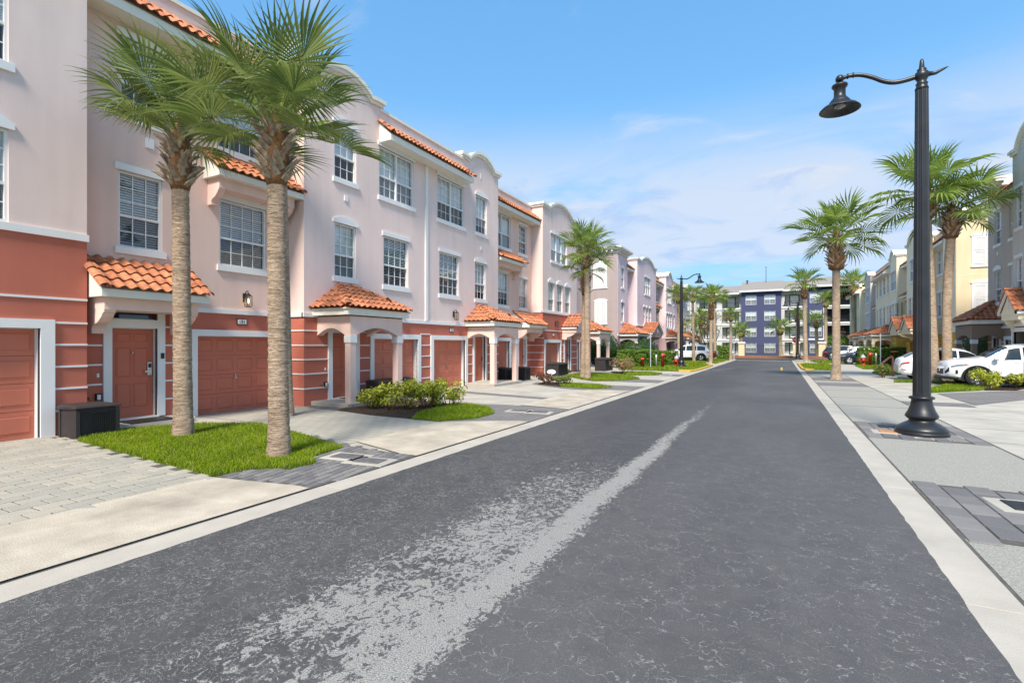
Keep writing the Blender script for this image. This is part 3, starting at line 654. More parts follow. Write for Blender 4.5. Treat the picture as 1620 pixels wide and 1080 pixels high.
# ------------------------------------------------------------------ building kit  (u along the street, d out of the wall, z up)
class Fr:
    """A wall plane: side=+1 faces +X (left row), side=-1 faces -X (right row), 'front' faces -Y."""
    def __init__(s, side, X): s.side = side; s.X = X
    def pt(s, u, d, z):
        if s.side == 'front': return (u, s.X - d, z)
        return (s.X + s.side*d, u, z)
    def vec(s, v):
        u, d, z = v
        if s.side == 'front': return (u, -d, z)
        return (s.side*d, u, z)
def fobj(name, mb, m, parent, F, u=0., d=0., z=0., smooth=None):
    me = mb.mesh(name, m, F.vec, smooth)
    if F.side != -1: me.flip_normals()
    return link(name, me, parent, F.pt(u, d, z))
_mc = {}
def fshare(key, make, name, m, parent, F, u, d, z):
    k = (key, F.side, m.name if not isinstance(m, (list, tuple)) else m[0].name)
    if k not in _mc:
        _mc[k] = make().mesh(name, m, F.vec)
        if F.side != -1: _mc[k].flip_normals()
    return link(name, _mc[k], parent, F.pt(u, d, z))

def facade(parent, F, u0, u1, z0, z1, ops, m, reveal=0.14, back=1.0, name='wall', ends=True, topcap=True):
    us = sorted({u0, u1} | {o[0] for o in ops} | {o[1] for o in ops}); zs = sorted({z0, z1} | {o[2] for o in ops} | {o[3] for o in ops})
    us = [u for u in us if u0 <= u <= u1]; zs = [z for z in zs if z0 <= z <= z1]
    mb = MB()
    for i in range(len(us)-1):
        for j in range(len(zs)-1):
            uc, zc_ = (us[i]+us[i+1])/2, (zs[j]+zs[j+1])/2
            if any(o[0] < uc < o[1] and o[2] < zc_ < o[3] for o in ops): continue
            mb.quad((us[i],0,zs[j]),(us[i+1],0,zs[j]),(us[i+1],0,zs[j+1]),(us[i],0,zs[j+1]))
    for o in ops:
        a, b, c, e = o[:4]; r = o[4] if len(o) > 4 else reveal
        c2, e2 = max(c, z0), min(e, z1)
        mb.quad((a,0,c2),(a,-r,c2),(a,-r,e2),(a,0,e2)); mb.quad((b,0,c2),(b,0,e2),(b,-r,e2),(b,-r,c2))
        if e <= z1: mb.quad((a,0,e),(a,-r,e),(b,-r,e),(b,0,e))
        if c >= z0: mb.quad((a,0,c),(b,0,c),(b,-r,c),(a,-r,c))
    if ends:
        mb.quad((u0,0,z0),(u0,0,z1),(u0,-back,z1),(u0,-back,z0)); mb.quad((u1,0,z0),(u1,-back,z0),(u1,-back,z1),(u1,0,z1))
    if topcap: mb.quad((u0,0,z1),(u1,0,z1),(u1,-back,z1),(u0,-back,z1))
    return fobj(name, mb, m, parent, F)

def trim(parent, F, u0, u1, z0, z1, d=0.03, m=WHITE, name='trim_band', d0=-0.05):
    return fobj(name, MB().box(0, u1-u0, d0, d, 0, z1-z0), m, parent, F, u0, 0, z0)

WR = random.Random(21)
def window(parent, F, u0, u1, z0, z1, cols=3, rows=(3, 2), units=1, arch=0.0, slats=True, blind='both', hd=0.14, name='window', sill=True, header=True, tone=None, bm=None):
    W, H = round(u1-u0, 3), round(z1-z0, 3); zm = H*rows[1]/(rows[0]+rows[1]); zm = round(max(H*0.42, min(zm, H*0.5)), 3)
    fw = 0.045
    if slats is True and blind == 'both':
        q = WR.random(); blind = 'both' if q < .6 else ('upper' if q < .85 else 'most')
        if WR.random() < .2: slats = 'open'
    def frame():
        mb = MB(); mb.box(0,W,-.11,-.03,0,fw); mb.box(0,W,-.11,-.03,H-fw,H)
        mb.box(0,fw,-.11,-.03,fw,H-fw); mb.box(W-fw,W,-.11,-.03,fw,H-fw)
        for k in range(units):
            a = fw+(W-2*fw)*k/units; b = fw+(W-2*fw)*(k+1)/units
            if k: mb.box(a-.03,a+.03,-.112,-.028,fw,H-fw)
            mb.box(a+(.03 if k else 0),b-(.03 if k < units-1 else 0),-.10,-.04,zm-.025,zm+.025)
        return mb
    win = fshare(('wf',W,H,zm,units), frame, name, WHITE, parent, F, u0, 0, z0)
    def bars():
        mb = MB()
        for k in range(units):
            a = fw+(W-2*fw)*k/units; b = fw+(W-2*fw)*(k+1)/units
            for (c, e, nr) in ((fw, zm-.025, rows[1]), (zm+.025, H-fw, rows[0])):
                for i in range(1, cols):
                    x = a+(b-a)*i/cols; mb.box(x-.009,x+.009,-.084,-.070,c,e)
                for j in range(1, nr):
                    z = c+(e-c)*j/nr; mb.box(a,b,-.083,-.071,z-.009,z+.009)
        return mb
    if cols > 1: fshare(('wb',W,H,zm,units,cols,rows), bars, 'glazing_bars', WHITE, win, F, u0, 0, z0)
    for nm, c, e, m in (('pane', zm, H-fw, PANE), ('pane', fw, zm, PANEL)):
        o = fshare(('wp',W,H,zm,nm,c), lambda: MB().quad((fw,-.09,c),(fw,-.09,e),(W-fw,-.09,e),(W-fw,-.09,c)), nm, m, win, F, u0, 0, z0)
    if blind:
        def bl():
            mb = MB()
            lo = {'both': fw, 'upper': zm, 'most': fw+(zm-fw)*.55}[blind]
            if slats:
                z = H-.03; st = 0.048
                while z > lo:
                    hh, dd = (.047, .009) if slats != 'open' else (.032, .026)
                    mb.add([(fw*.5,-.155,z),(W-fw*.5,-.155,z),(W-fw*.5,-.155+dd,z-hh),(fw*.5,-.155+dd,z-hh)], [(0,1,2,3)]); z -= .046 if slats != 'open' else .052
            else: mb.box(fw*.5,W-fw*.5,-.17,-.16,lo,H-.02)
            return mb
        fshare(('bl',W,H,zm,slats,blind), bl, 'blind', bm or BLIND, win, F, u0, 0, z0)
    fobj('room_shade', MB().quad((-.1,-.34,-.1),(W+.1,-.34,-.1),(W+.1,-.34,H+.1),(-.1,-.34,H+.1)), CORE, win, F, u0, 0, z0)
    if header:
        def hdm():
            mb = MB(); o = .07
            if arch:
                pts = [(-o,0),(W+o,0),(W+o,.10)]
                for k in range(1, 8):
                    t = k/8; pts.append((W+o-(W+2*o)*t, .10+arch*math.sin(math.pi*t)))
                pts.append((-o,.10)); mb.prism(pts, -.05, .045, 1)
            else: mb.box(-o,W+o,-.05,.045,0,hd)
            return mb
        fshare(('wh',W,arch,hd), hdm, 'window_header', WHITE, win, F, u0, 0, z1)
    if sill: fshare(('ws',W), lambda: MB().box(-.07,W+.07,-.05,.05,-.14,0), 'window_sill', WHITE, win, F, u0, 0, z0)
    return win

def panel_grid(W, H, cells, d=0.0, raise_=0.012, bev=0.02):
    """door slab with raised and chamfered field panels"""
    mb = MB().box(0, W, -.04, d, 0, H)
    for (a, b, c, e) in cells:
        mb.add([(a,d,c),(b,d,c),(b,d,e),(a,d,e),(a+bev,d+raise_,c+bev),(b-bev,d+raise_,c+bev),(b-bev,d+raise_,e-bev),(a+bev,d+raise_,e-bev),(a,d-.001,c),(b,d-.001,c),(b,d-.001,e),(a,d-.001,e)],
               [(4,5,6,7),(0,1,5,4),(1,2,6,5),(2,3,7,6),(3,0,4,7)])
        g = .012
        mb.box(a-g,a,d,d+.006,c-g,e+g); mb.box(b,b+g,d,d+.006,c-g,e+g); mb.box(a,b,d,d+.006,c-g,c); mb.box(a,b,d,d+.006,e,e+g)
    return mb
def garage(parent, F, u0, u1, ztop, z0=0.0, fw=0.15, gm=GARRED, cols=4, rows=4, recess=0.17, hd=0.16, trim_m=WHITE, detail=True):
    W, H = u1-u0, ztop-z0
    fr = MB(); fr.box(-fw,0,-.06,.045,0,H+hd); fr.box(W,W+fw,-.06,.045,0,H+hd); fr.box(0,W,-.06,.045,H,H+hd)
    # white reveal lining
    fr.box(.003,.016,-recess,-.06,0,H-.014); fr.box(W-.016,W-.003,-recess,-.06,0,H-.014); fr.box(.003,W-.003,-recess,-.06,H-.013,H-.003)
    fobj('garage_frame', fr, trim_m, parent, F, u0, 0, z0)
    g = fobj('garage_door', MB().box(0,W,-.10,-.045,0,H), gm, parent, F, u0, -recess, z0)
    sh = H/rows
    for r in range(rows):
        cw = W/cols
        cells = [(c*cw+.07, (c+1)*cw-.07, .10, sh-.09) for c in range(cols)]
        k = ('gs', round(W,3), round(sh,3), cols)
        fshare(k, lambda: panel_grid(W, sh-.008, cells, -.006, .012, .02), 'door_section', gm, g, F, u0, -recess, z0+r*sh+.004)
    if detail:
        h = MB(); h.box(W/2-.015,W/2+.015,0,.02,H*.43,H*.5); h.box(W/2-.045,W/2+.045,.02,.032,H*.44,H*.455)
        fobj('garage_handle', h, STEEL, g, F, u0, -recess, z0)
    return g
def entry_door(parent, F, u0, u1, z0, z1, fw=0.14, recess=0.12, dm=DOORRED, lock=False, knob=True, transom=None):
    W, H = u1-u0, z1-z0
    fr = MB(); top = (transom or H+.16)
    fr.box(-fw,0,-.06,.04,0,top); fr.box(W,W+fw,-.06,.04,0,top)
    fr.box(0,W,-.06,.04,H,H+.18); 
    if transom: fr.box(0,W,-.06,.04,H+.38,top)
    fr.box(.003,.016,-recess,-.06,0,H-.014); fr.box(W-.016,W-.003,-recess,-.06,0,H-.014); fr.box(.003,W-.003,-recess,-.06,H-.013,H-.003)
    fobj('door_frame', fr, WHITE, parent, F, u0, 0, z0)
    a, b, c, e = W*.16, W*.46, W*.54, W*.84
    cells = []
    for x0, x1 in ((a, b), (c, e)): cells += [(x0,x1,H*.12,H*.38),(x0,x1,H*.46,H*.78),(x0,x1,H*.85,H*.94)]
    d = fobj('entry_door', panel_grid(W-.01, H-.01, cells, -.005, .012, .022), dm, parent, F, u0+.005, -recess, z0)
    if lock:
        k = MB(); k.bbox(W-.14,W-.05,0,.03,H*.47,H*.62,.005); k.box(W-.20,W-.08,.045,.06,H*.50,H*.52); k.box(W-.10,W-.08,.02,.05,H*.49,H*.53)
        fobj('door_lock', k, STEEL, d, F, u0, -recess, z0); fobj('lock_keypad', MB().box(W-.125,W-.065,.03,.034,H*.555,H*.60), BLKPLASTIC, d, F, u0, -recess, z0)
        fobj('door_knocker', MB().box(W*.49,W*.51,0,.03,H*.715,H*.735), STEEL, d, F, u0, -recess, z0)
    elif knob:
        fobj('door_lock', MB().box(W-.12,W-.06,0,.04,H*.46,H*.54), BRASS, d, F, u0, -recess, z0)
    if transom:
        t = fobj('transom_window', MB().box(.03,W-.03,-.09,-.06,H+.18,H+.20).box(.03,W-.03,-.09,-.06,H+.36,H+.38), CREAM, parent, F, u0, 0, z0)
        fobj('pane', MB().quad((.03,-.08,H+.20),(.03,-.08,H+.36),(W-.03,-.08,H+.36),(W-.03,-.08,H+.20)), PANEL, t, F, u0, 0, z0)
        fobj('room_shade', MB().box(0,W,-.3,-.28,H+.18,H+.40), CORE, t, F, u0, 0, z0)
    trim(parent, F, u0-.02, u1+.02, z0-.02, z0+.012, 0.06, CREAM, 'door_threshold', -.2)
    return d
def stripes(parent, F, spans, zs, h=0.035, m=WHITE, d=0.018):
    for z in zs:
        for a, b in spans: 
            if b - a > .03: trim(parent, F, a, b, z-h/2, z+h/2, d, m, 'white_stripe', -.02)

# ---- barrel tiles
TW, TL, TEXP = 0.205, 0.40, 0.30
def tile_geo(w=TW, l=TL, n=6):
    mb = MB(); pts = []
    for k in range(n+1):
        x = -w/2 + w*k/n; t = k/n
        z = 0.052*math.sin(math.pi*min(1, t/0.72)) if t < .72 else -0.006*math.sin(math.pi*(t-.72)/.28)
        pts.append((x, z))
    th = .014; vs = []
    for y, dz in ((0, .046), (l, 0.0)):
        vs += [(x, y, z+dz) for x, z in pts] + [(x, y, z+dz-th) for x, z in pts]
    m = n+1; fs = []
    for k in range(n):
        fs.append((k, k+1, 2*m+k+1, 2*m+k)); fs.append((m+k+1, m+k, 3*m+k, 3*m+k+1)); fs.append((k+1, k, m+k, m+k+1))
    mb.add(vs, fs, False); return mb
TILE_MB = tile_geo(); TILE_ME = TILE_MB.mesh('tile', TILE)
def cap_geo(l=.34, r=.085, n=6):
    mb = MB(); vs = []
    for y, k in ((0, 1.12), (l, .9)):
        for s_ in (1.0, .84):
            for i in range(n+1):
                a = math.pi*i/n; vs.append((-r*k*s_*math.cos(a), y, r*k*s_*math.sin(a)*.9 + (.02 if y == 0 else 0)))
    m = n+1; fs = []
    for i in range(n): fs += [(i,i+1,2*m+i+1,2*m+i),(i+1,i,m+i,m+i+1),(m+i+1,m+i,3*m+i,3*m+i+1)]
    mb.add(vs, fs, False); return mb
CAP_MB = cap_geo(); CAP_ME = CAP_MB.mesh('ridge_tile', TILE)
def basis(o, xd, yd):
    xd, yd = Vector(xd).normalized(), Vector(yd).normalized(); zd = xd.cross(yd).normalized()
    m = Matrix.Identity(4)
    for i in range(3): m[i][0], m[i][1], m[i][2], m[i][3] = xd[i], yd[i], zd[i], o[i]
    return m
class Tiler:
    """lays tiles as objects (individual) or into one joined mesh"""
    def __init__(s, parent, single): s.p = parent; s.single = single; s.mb = MB(); s.r = random.Random(11)
    def put(s, me, gm, m, name):
        if s.single:
            mt = Matrix.Translation(-WL[s.p.name]) @ m
            o = link(name, me, s.p, mtx=mt)
        else: s.mb.add([m @ Vector(v) for v in gm.v], gm.f)
    def slope(s, o, along, up, width, length, lo=None, hi=None):
        """o: eave corner, along: eave direction, up: up-slope direction; lo/hi(s): clipped limits along the eave at up-slope distance"""
        along, up = Vector(along).normalized(), Vector(up).normalized(); o = Vector(o)
        rows = max(1, math.ceil(length/TEXP - .25)); 
        for r_ in range(rows):
            sy = r_*TEXP - .03
            a = lo(sy+.1) if lo else 0; b = hi(sy+.1) if hi else width
            k = 0; n = max(1, round(width/TW)); tw = width/n
            for k in range(n):
                x = (k+.5)*tw
                if x < a+.05 or x > b-.05: continue
                p = o + along*x + up*sy
                yd = up; l_ = min(TL, length - sy + .03)
                m = basis(p, along, yd) @ Matrix.Rotation(s.r.uniform(-.012,.012), 4, 'Z') @ Matrix.Diagonal((tw/TW, l_/TL, 1, 1))
                s.put(TILE_ME, TILE_MB, m, 'tile')
    def caps(s, a, b, side):
        a, b = Vector(a), Vector(b); d = (b-a); n = max(1, round(d.length/.27)); d.normalize(); st = (b-a).length/n
        for k in range(n):
            m = basis(a + d*(k*st-.02), side, d) @ Matrix.Diagonal((1, (st+.06)/.34, 1, 1)); s.put(CAP_ME, CAP_MB, m, 'ridge_tile')
    def done(s, name='tiles'):
        if not s.single and s.mb.v:
            o = link(name, s.mb.mesh(name, TILE), s.p); o['kind'] = 'stuff'

def bracket_geo(dp, h, w):
    pts = [(0,0),(dp,0),(dp,-.10*h),(dp*.92,-.16*h),(dp*.86,-.30*h),(dp*.66,-.52*h),(dp*.40,-.66*h),(dp*.34,-.78*h),(dp*.34,-h),(0,-h)]
    mb = MB(); mb.add([(0,p[0],p[1]) for p in pts]+[(w,p[0],p[1]) for p in pts], [tuple(range(len(pts))), tuple(range(2*len(pts)-1,len(pts)-1,-1))]+[(i,(i+1)%len(pts),len(pts)+(i+1)%len(pts),len(pts)+i) for i in range(len(pts))])
    return mb
def shed_canopy(parent, F, u0, u1, zt, ze, dp, wallm, single=False, brackets=True, beam=True, bw=.16, bh=.42, name='canopy', beam_d=.5, flat_left=False):
    """tiled lean-to: zt top at wall, ze tile eave height, dp projection"""
    W = u1-u0; rise = zt-ze; fas = .15
    c = MB()   # boarded box under the tiles
    c.add([(0,0,zt-.03),(0,dp-.05,ze-.02),(0,dp-.05,ze-fas),(0,0,ze-fas),(W,0,zt-.03),(W,dp-.05,ze-.02),(W,dp-.05,ze-fas),(W,0,ze-fas)],
          [(0,1,2,3),(7,6,5,4),(0,4,5,1),(1,5,6,2),(2,6,7,3)])
    can = fobj(name, c, CREAM, parent, F, u0, 0, 0)
    fobj('fascia_board', MB().box(-.03,W+.03,dp-.05,dp-.015,ze-fas-.01,ze-.015), CREAM, can, F, u0, 0, 0)
    if beam: fobj('beam', MB().box(.10,W-.10,0,dp-.22,ze-fas-.24,ze-fas), wallm, can, F, u0, 0, 0)
    if brackets:
        for x in (.10, W-.10-bw):
            fobj('bracket', bracket_geo(dp-.24, bh, bw), wallm, can, F, u0+x, 0, ze-fas-.24)
    t = Tiler(can, single); L_ = math.hypot(dp, rise)
    o = Vector(F.pt(u0, dp+.02, ze)); al = Vector(F.vec((1,0,0))); up = Vector(F.vec((0,-dp,rise)))
    if F.side != 1: o = Vector(F.pt(u1, dp+.02, ze)); al = -al
    t.slope(o, al, up, W, L_)
    for u in (u0, u1):
        t.caps(F.pt(u, dp+.02, ze+.01), F.pt(u, 0, zt+.01), F.vec((1,0,0)) if F.side == 1 else F.vec((-1,0,0)))
    t.done(); return can

def arch_pts(a, b, zs, rise, ztop, n=8):
    pts = [(a, ztop), (a, zs)]
    for k in range(n+1):
        t = k/n; pts.append((a+(b-a)*t, zs + rise*math.sin(math.pi*t)))
    pts += [(b, zs), (b, ztop)]
    return pts
def arch_wall(mb, a, b, zs, rise, ztop, d0, d1, axis, n=8):
    """spandrel over an arch between a and b; thickness d0..d1. axis 'u': runs along u; 'd': runs along d"""
    us = [a+(b-a)*k/n for k in range(n+1)]; zz = [zs+rise*math.sin(math.pi*k/n) for k in range(n+1)]
    def P(x, dd, z): return (x, dd, z) if axis == 'u' else (dd, x, z)
    for k in range(n):
        x0, x1, z0, z1 = us[k], us[k+1], zz[k], zz[k+1]
        mb.quad(P(x0,d1,z0),P(x1,d1,z1),P(x1,d1,ztop),P(x0,d1,ztop)); mb.quad(P(x0,d0,z0),P(x0,d0,ztop),P(x1,d0,ztop),P(x1,d0,z1)); mb.quad(P(x0,d0,z0),P(x1,d0,z1),P(x1,d1,z1),P(x0,d1,z0))
def hip_tiles(parent, F, u0, u1, dp, ze, zt, uc0, uc1, single):
    t = Tiler(parent, single); flip = F.side != 1
    rise = zt-ze
    # front slope: eave u0..u1 at d=dp, ridge uc0..uc1 at wall
    Lf = math.hypot(dp, rise); W = u1-u0
    al = Vector(F.vec((1,0,0))); up = Vector(F.vec((0,-dp,rise)))
    f0 = (uc0-u0)/Lf; f1 = (u1-uc1)/Lf
    if not flip: t.slope(F.pt(u0, dp+.02, ze), al, up, W, Lf, lambda s: s*f0, lambda s: W-s*f1)
    else: t.slope(F.pt(u1, dp+.02, ze), -al, up, W, Lf, lambda s: s*f1, lambda s: W-s*f0)
    # end slopes
    for (ue, ur, sg) in ((u0, uc0, 1), (u1, uc1, -1)):
        run = abs(ur-ue); Ls = math.hypot(run, rise); upv = Vector(F.vec((sg*run, 0, rise))); ad = Vector(F.vec((0,1,0)))
        g = dp/Ls
        # local x along eave so that x cross up points outward/up
        if (ad.cross(upv)).z > 0: t.slope(F.pt(ue-sg*.02, 0, ze), ad, upv, dp, Ls, None, lambda s: dp-s*g)
        else: t.slope(F.pt(ue-sg*.02, dp, ze), -ad, upv, dp, Ls, lambda s: s*g, None)
        a, b = Vector(F.pt(ue, dp, ze+.03)), Vector(F.pt(ur, 0, zt+.03)); dr = (b-a); sd_ = Vector((dr.y, -dr.x, 0))
        if sd_.cross(dr).z < 0: sd_ = -sd_
        t.caps(a, b, sd_)
    t.done()
def porch(parent, F, u0, u1, dp, ze, zt, wallm, single=False, colw=.2, z0=0.12, fas=.2, step=True):
    """hip-roofed porch on two square columns with arched spandrels; u0..u1 is the eave extent"""
    c = fobj('porch_canopy', MB().box(u0-u0,u1-u0,0,dp-.02,ze-.05,ze-.02).box(.04,u1-u0-.04,0,dp-.06,ze-fas,ze-.05), CREAM, parent, F, u0, 0, 0)
    cu = (u0+u1)/2; hw = .22
    mb = MB(); rise = zt-ze   # solid deck under the tiles
    mb.add([(u0,dp,ze-.03),(u1,dp,ze-.03),(u1,0,ze-.03),(u0,0,ze-.03),(cu-hw,0,zt-.04),(cu+hw,0,zt-.04)], [(0,1,5,4),(1,2,5),(3,0,4),(2,3,4,5)])
    fobj('roof_deck', mb, TILE, c, F)
    hip_tiles(c, F, u0, u1, dp, ze, zt, cu-hw, cu+hw, single)
    a, b = u0+.22, u1-.22; df = dp-.16
    zsp = 1.92; ztp = ze-fas
    ar = MB(); arch_wall(ar, a+colw, b-colw, zsp, .22, ztp, df-colw, df, 'u')
    for uu in (a, b-colw): arch_wall(ar, 0.0, df-colw, zsp, .2, ztp, uu, uu+colw, 'd')
    for uu in (a, b-colw): ar.box(uu, uu+colw, df-colw, df, zsp, ztp)
    fobj('arched_beam', ar, wallm, c, F)
    fobj('porch_ceiling', MB().box(a,b,0,df,ztp-.03,ztp-.002), wallm, c, F)
    for uu in (a, b-colw):
        col = fobj('column', MB().box(0,colw,df-colw,df,z0,zsp-.20), wallm, c, F, uu, 0, 0)
        fobj('column_cap', MB().box(-.02,colw+.02,df-colw-.02,df+.02,zsp-.20,zsp), WHITE, col, F, uu, 0, 0)
    if step: fobj('porch_step', MB().bbox(u0+.02,u1-.1,-.02,dp-.05,-.02,z0,.012), CONC, c, F)
    return c
def gable_canopy(parent, F, u0, u1, dp, ze, zt, wallm, single=False):
    W = u1-u0; cu = W/2; fas = .12
    mb = MB(); mb.add([(0.06,dp-.1,ze-fas),(W-.06,dp-.1,ze-fas),(cu,dp-.1,zt-.05),(0.06,0,ze-fas),(W-.06,0,ze-fas),(cu,0,zt-.05)], [(0,1,2),(5,4,3),(0,2,5,3),(1,4,5,2),(0,3,4,1)])
    c = fobj('gable_canopy', mb, wallm, parent, F, u0, 0, 0)
    fobj('beam', MB().box(.08,W-.08,0,dp-.12,ze-fas-.22,ze-fas), wallm, c, F, u0, 0, 0)
    v = MB()
    for (a, b) in ((0, cu), (W, cu)):
        dz = zt-ze
        v.add([(a,dp,ze-fas),(b,dp,zt-fas),(b,dp,zt-.01),(a,dp,ze-.01),(a,dp-.06,ze-fas),(b,dp-.06,zt-fas),(b,dp-.06,zt-.01),(a,dp-.06,ze-.01)], [(0,1,2,3),(7,6,5,4),(0,4,5,1),(3,2,6,7),(0,3,7,4)])
    v.box(0-.0,.05,0,dp,ze-fas,ze-.01); v.box(W-.05,W,0,dp,ze-fas,ze-.01)
    v.box(cu-.03,cu+.03,dp-.1,dp-.06,ze+.1,zt-.2)
    fobj('barge_board', v, WHITE, c, F, u0, 0, 0)
    for x in (.1, W-.26): fobj('bracket', bracket_geo(dp-.2, .4, .16), wallm, c, F, u0+x, 0, ze-fas-.22)
    t = Tiler(c, single); rise = zt-ze; Ls = math.hypot(cu, rise)
    for ue, sg in ((u0, 1), (u1, -1)):
        upv = Vector(F.vec((sg*cu, 0, rise))); ad = Vector(F.vec((0,1,0)))
        if ad.cross(upv).z > 0: t.slope(F.pt(ue, -.02, ze), ad, upv, dp+.06, Ls)
        else: t.slope(F.pt(ue, dp+.04, ze), -ad, upv, dp+.06, Ls)
    a, b = Vector(F.pt(u0+cu, dp+.05, zt+.03)), Vector(F.pt(u0+cu, -.1, zt+.03)); dr = b-a; s_ = Vector((dr.y,-dr.x,0)); s_ = s_ if s_.cross(dr).z > 0 else -s_
    t.caps(a, b, s_); t.done(); return c

def parapet_profile(W, zs, zp, kind=0):
    pts = []; sh = .16
    n = 16
    pts.append((0, zs)); pts.append((W*sh*.55, zs))
    for k in range(n+1):
        t = k/n; x = W*(sh+(1-2*sh)*t)
        pts.append((x, zs - .03 + (zp-zs+.03)*math.sin(math.pi*t)**.75))
    pts.append((W*(1-sh*.55), zs)); pts.append((W, zs)); return pts
def parapet(parent, F, u0, u1, zb, zs, zp, m, back=2.6, kind=0, th=.34):
    W = u1-u0; pr_ = parapet_profile(W, zs, zp, kind)
    o = fobj('parapet', MB().prism([(0,zb)]+[(W,zb)]+pr_[::-1], -back, 0, 1), m, parent, F, u0, 0, 0)
    mb = MB()
    for (dd, t0, t1) in ((.07, -.20, -.10), (.13, -.10, .02)):
        P = [(-dd if i == 0 else (W+dd if i == len(pr_)-1 else x), z) for i, (x, z) in enumerate(pr_)]
        mb.prism([(x, z+t0) for x, z in P] + [(x, z+t1) for x, z in P[::-1]], -th, dd, 1)
    # side returns of the coping
    for (dd, t0, t1) in ((.07, -.20, -.10), (.13, -.10, .02)):
        mb.box(-dd, .1, -back-.02, -th+.001, zs+t0, zs+t1); mb.box(W-.1, W+dd, -back-.02, -th+.001, zs+t0, zs+t1)
    fobj('coping', mb, CREAM, o, F, u0, 0, 0)
    fobj('roof_slab', MB().box(.02,W-.02,-back,-.3,zs-.5,zs-.45), SHINGLE, o, F, u0, 0, 0)
    return o
def eave_roof(parent, F, u0, u1, ze, dp, wallm, zt=None, cap_l=True, cap_r=True, para=True, single=False):
    zt = zt or ze+.45; W = u1-u0; fas = .22
    mb = MB(); mb.add([(0,0,zt-.03),(0,dp-.03,ze-.02),(0,dp-.03,ze-fas),(0,0,ze-fas),(W,0,zt-.03),(W,dp-.03,ze-.02),(W,dp-.03,ze-fas),(W,0,ze-fas)], [(0,1,2,3),(7,6,5,4),(0,4,5,1),(1,5,6,2),(2,6,7,3)])
    r = fobj('eave', mb, CREAM, parent, F, u0, 0, 0)
    fobj('fascia_board', MB().box(-.02,W+.02,dp-.03,dp,ze-fas-.015,ze-.06), CREAM, r, F, u0, 0, 0)
    t = Tiler(r, single); al = Vector(F.vec((1,0,0))); up = Vector(F.vec((0,-dp,zt-ze))); Ls = math.hypot(dp, zt-ze)
    if F.side == 1: t.slope(F.pt(u0, dp+.03, ze), al, up, W, Ls)
    else: t.slope(F.pt(u1, dp+.03, ze), -al, up, W, Ls)
    for u, on in ((u0, cap_l), (u1, cap_r)):
        if on: t.caps(F.pt(u, dp+.04, ze+.01), F.pt(u, 0, zt+.01), F.vec((1,0,0)) if F.side == 1 else F.vec((-1,0,0)))
    t.done()
    if para:
        fobj('parapet', MB().box(0,W,-.25,.004,zt-.1,zt+.33), wallm, parent, F, u0, 0, 0)
        fobj('coping', MB().box(0,W,-.3,.04,zt+.33,zt+.42), CREAM, parent, F, u0, 0, 0)
    return r
def lantern(parent, F, u, z, lit=True):
    g = fobj('wall_lantern', MB().box(-.05,.05,0,.02,-.06,.16).tube([(0,.01,.1),(0,.06,.2),(0,.13,.22),(0,.15,.15)], .012, 6)
        .lathe([(.0,.17),(.03,.15),(.075,.10),(.085,.09)], 8, (0,.15,0)).lathe([(.07,-.19),(.07,-.17),(.0,-.16)], 8, (0,.15,0))
        .box(-.065,-.055,.085,.095,-.18,.1).box(.055,.065,.085,.095,-.18,.1).box(-.065,-.055,.205,.215,-.18,.1).box(.055,.065,.205,.215,-.18,.1), BLACK, parent, F, u, 0, z)
    fobj('lantern_pane', MB().box(-.058,.058,.092,.208,-.17,.09), LANTGLASS, g, F, u, 0, z)
    if lit: fobj('bulb', MB().lathe([(.004,-.1),(.02,-.07),(.022,-.03),(.01,.02),(.004,.03)], 8, (0,.15,0)), BULB, g, F, u, 0, z)
    return g
def text_mesh(s, size, m, name, align='CENTER'):
    cu = bpy.data.curves.new(name, 'FONT'); cu.body = s; cu.size = size; cu.align_x = align; cu.align_y = 'CENTER'; cu.extrude = 0.002
    o = bpy.data.objects.new(name, cu); me = bpy.data.meshes.new_from_object(o); bpy.data.objects.remove(o); bpy.data.curves.remove(cu)
    me.materials.clear(); me.materials.append(m); return me
def number_plate(parent, F, u, z, s):
    p = fobj('house_number', MB().box(-.135,.135,0,.02,-.075,.075), BLACK, parent, F, u, 0, z)
    fobj('plate_face', MB().box(-.115,.115,.02,.024,-.055,.055), WHITE, p, F, u, 0, z)
    if s:
        me = text_mesh(s, .12, BLACK, 'number')
        for v in me.vertices: v.co = Vector((.026+v.co[2], v.co[0], v.co[1]))
        link('number', me, p, F.pt(u, 0, z))
def vent(parent, F, u, z, s=.09): return fobj('wall_vent', MB().box(-s/2,s/2,0,.03,-s*.65,s*.65), WHITE, parent, F, u, 0, z)
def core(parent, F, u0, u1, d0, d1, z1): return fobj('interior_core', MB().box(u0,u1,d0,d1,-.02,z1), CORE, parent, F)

# ------------------------------------------------------------------ left row: pink townhouse block
F2, T2, F3, T3 = 3.60, 5.20, 6.44, 8.04
def op(u0, u1, z0, z1, r=.14): return (u0, u1, z0, z1, r)
SZ = (0.47, 0.87, 1.26, 1.65, 2.05)
pb = empty('townhouse_block', (-12.0, 12.0, 0), 'pink three-storey townhouse block with brick-red ground floor, nearest on the left', 'townhouse')
FA, FB, FC = Fr(1, -11.6), Fr(1, -12.0), Fr(1, -11.34)
core(pb, FB, -6.9, 34.6, -9.0, -0.62, 8.9)
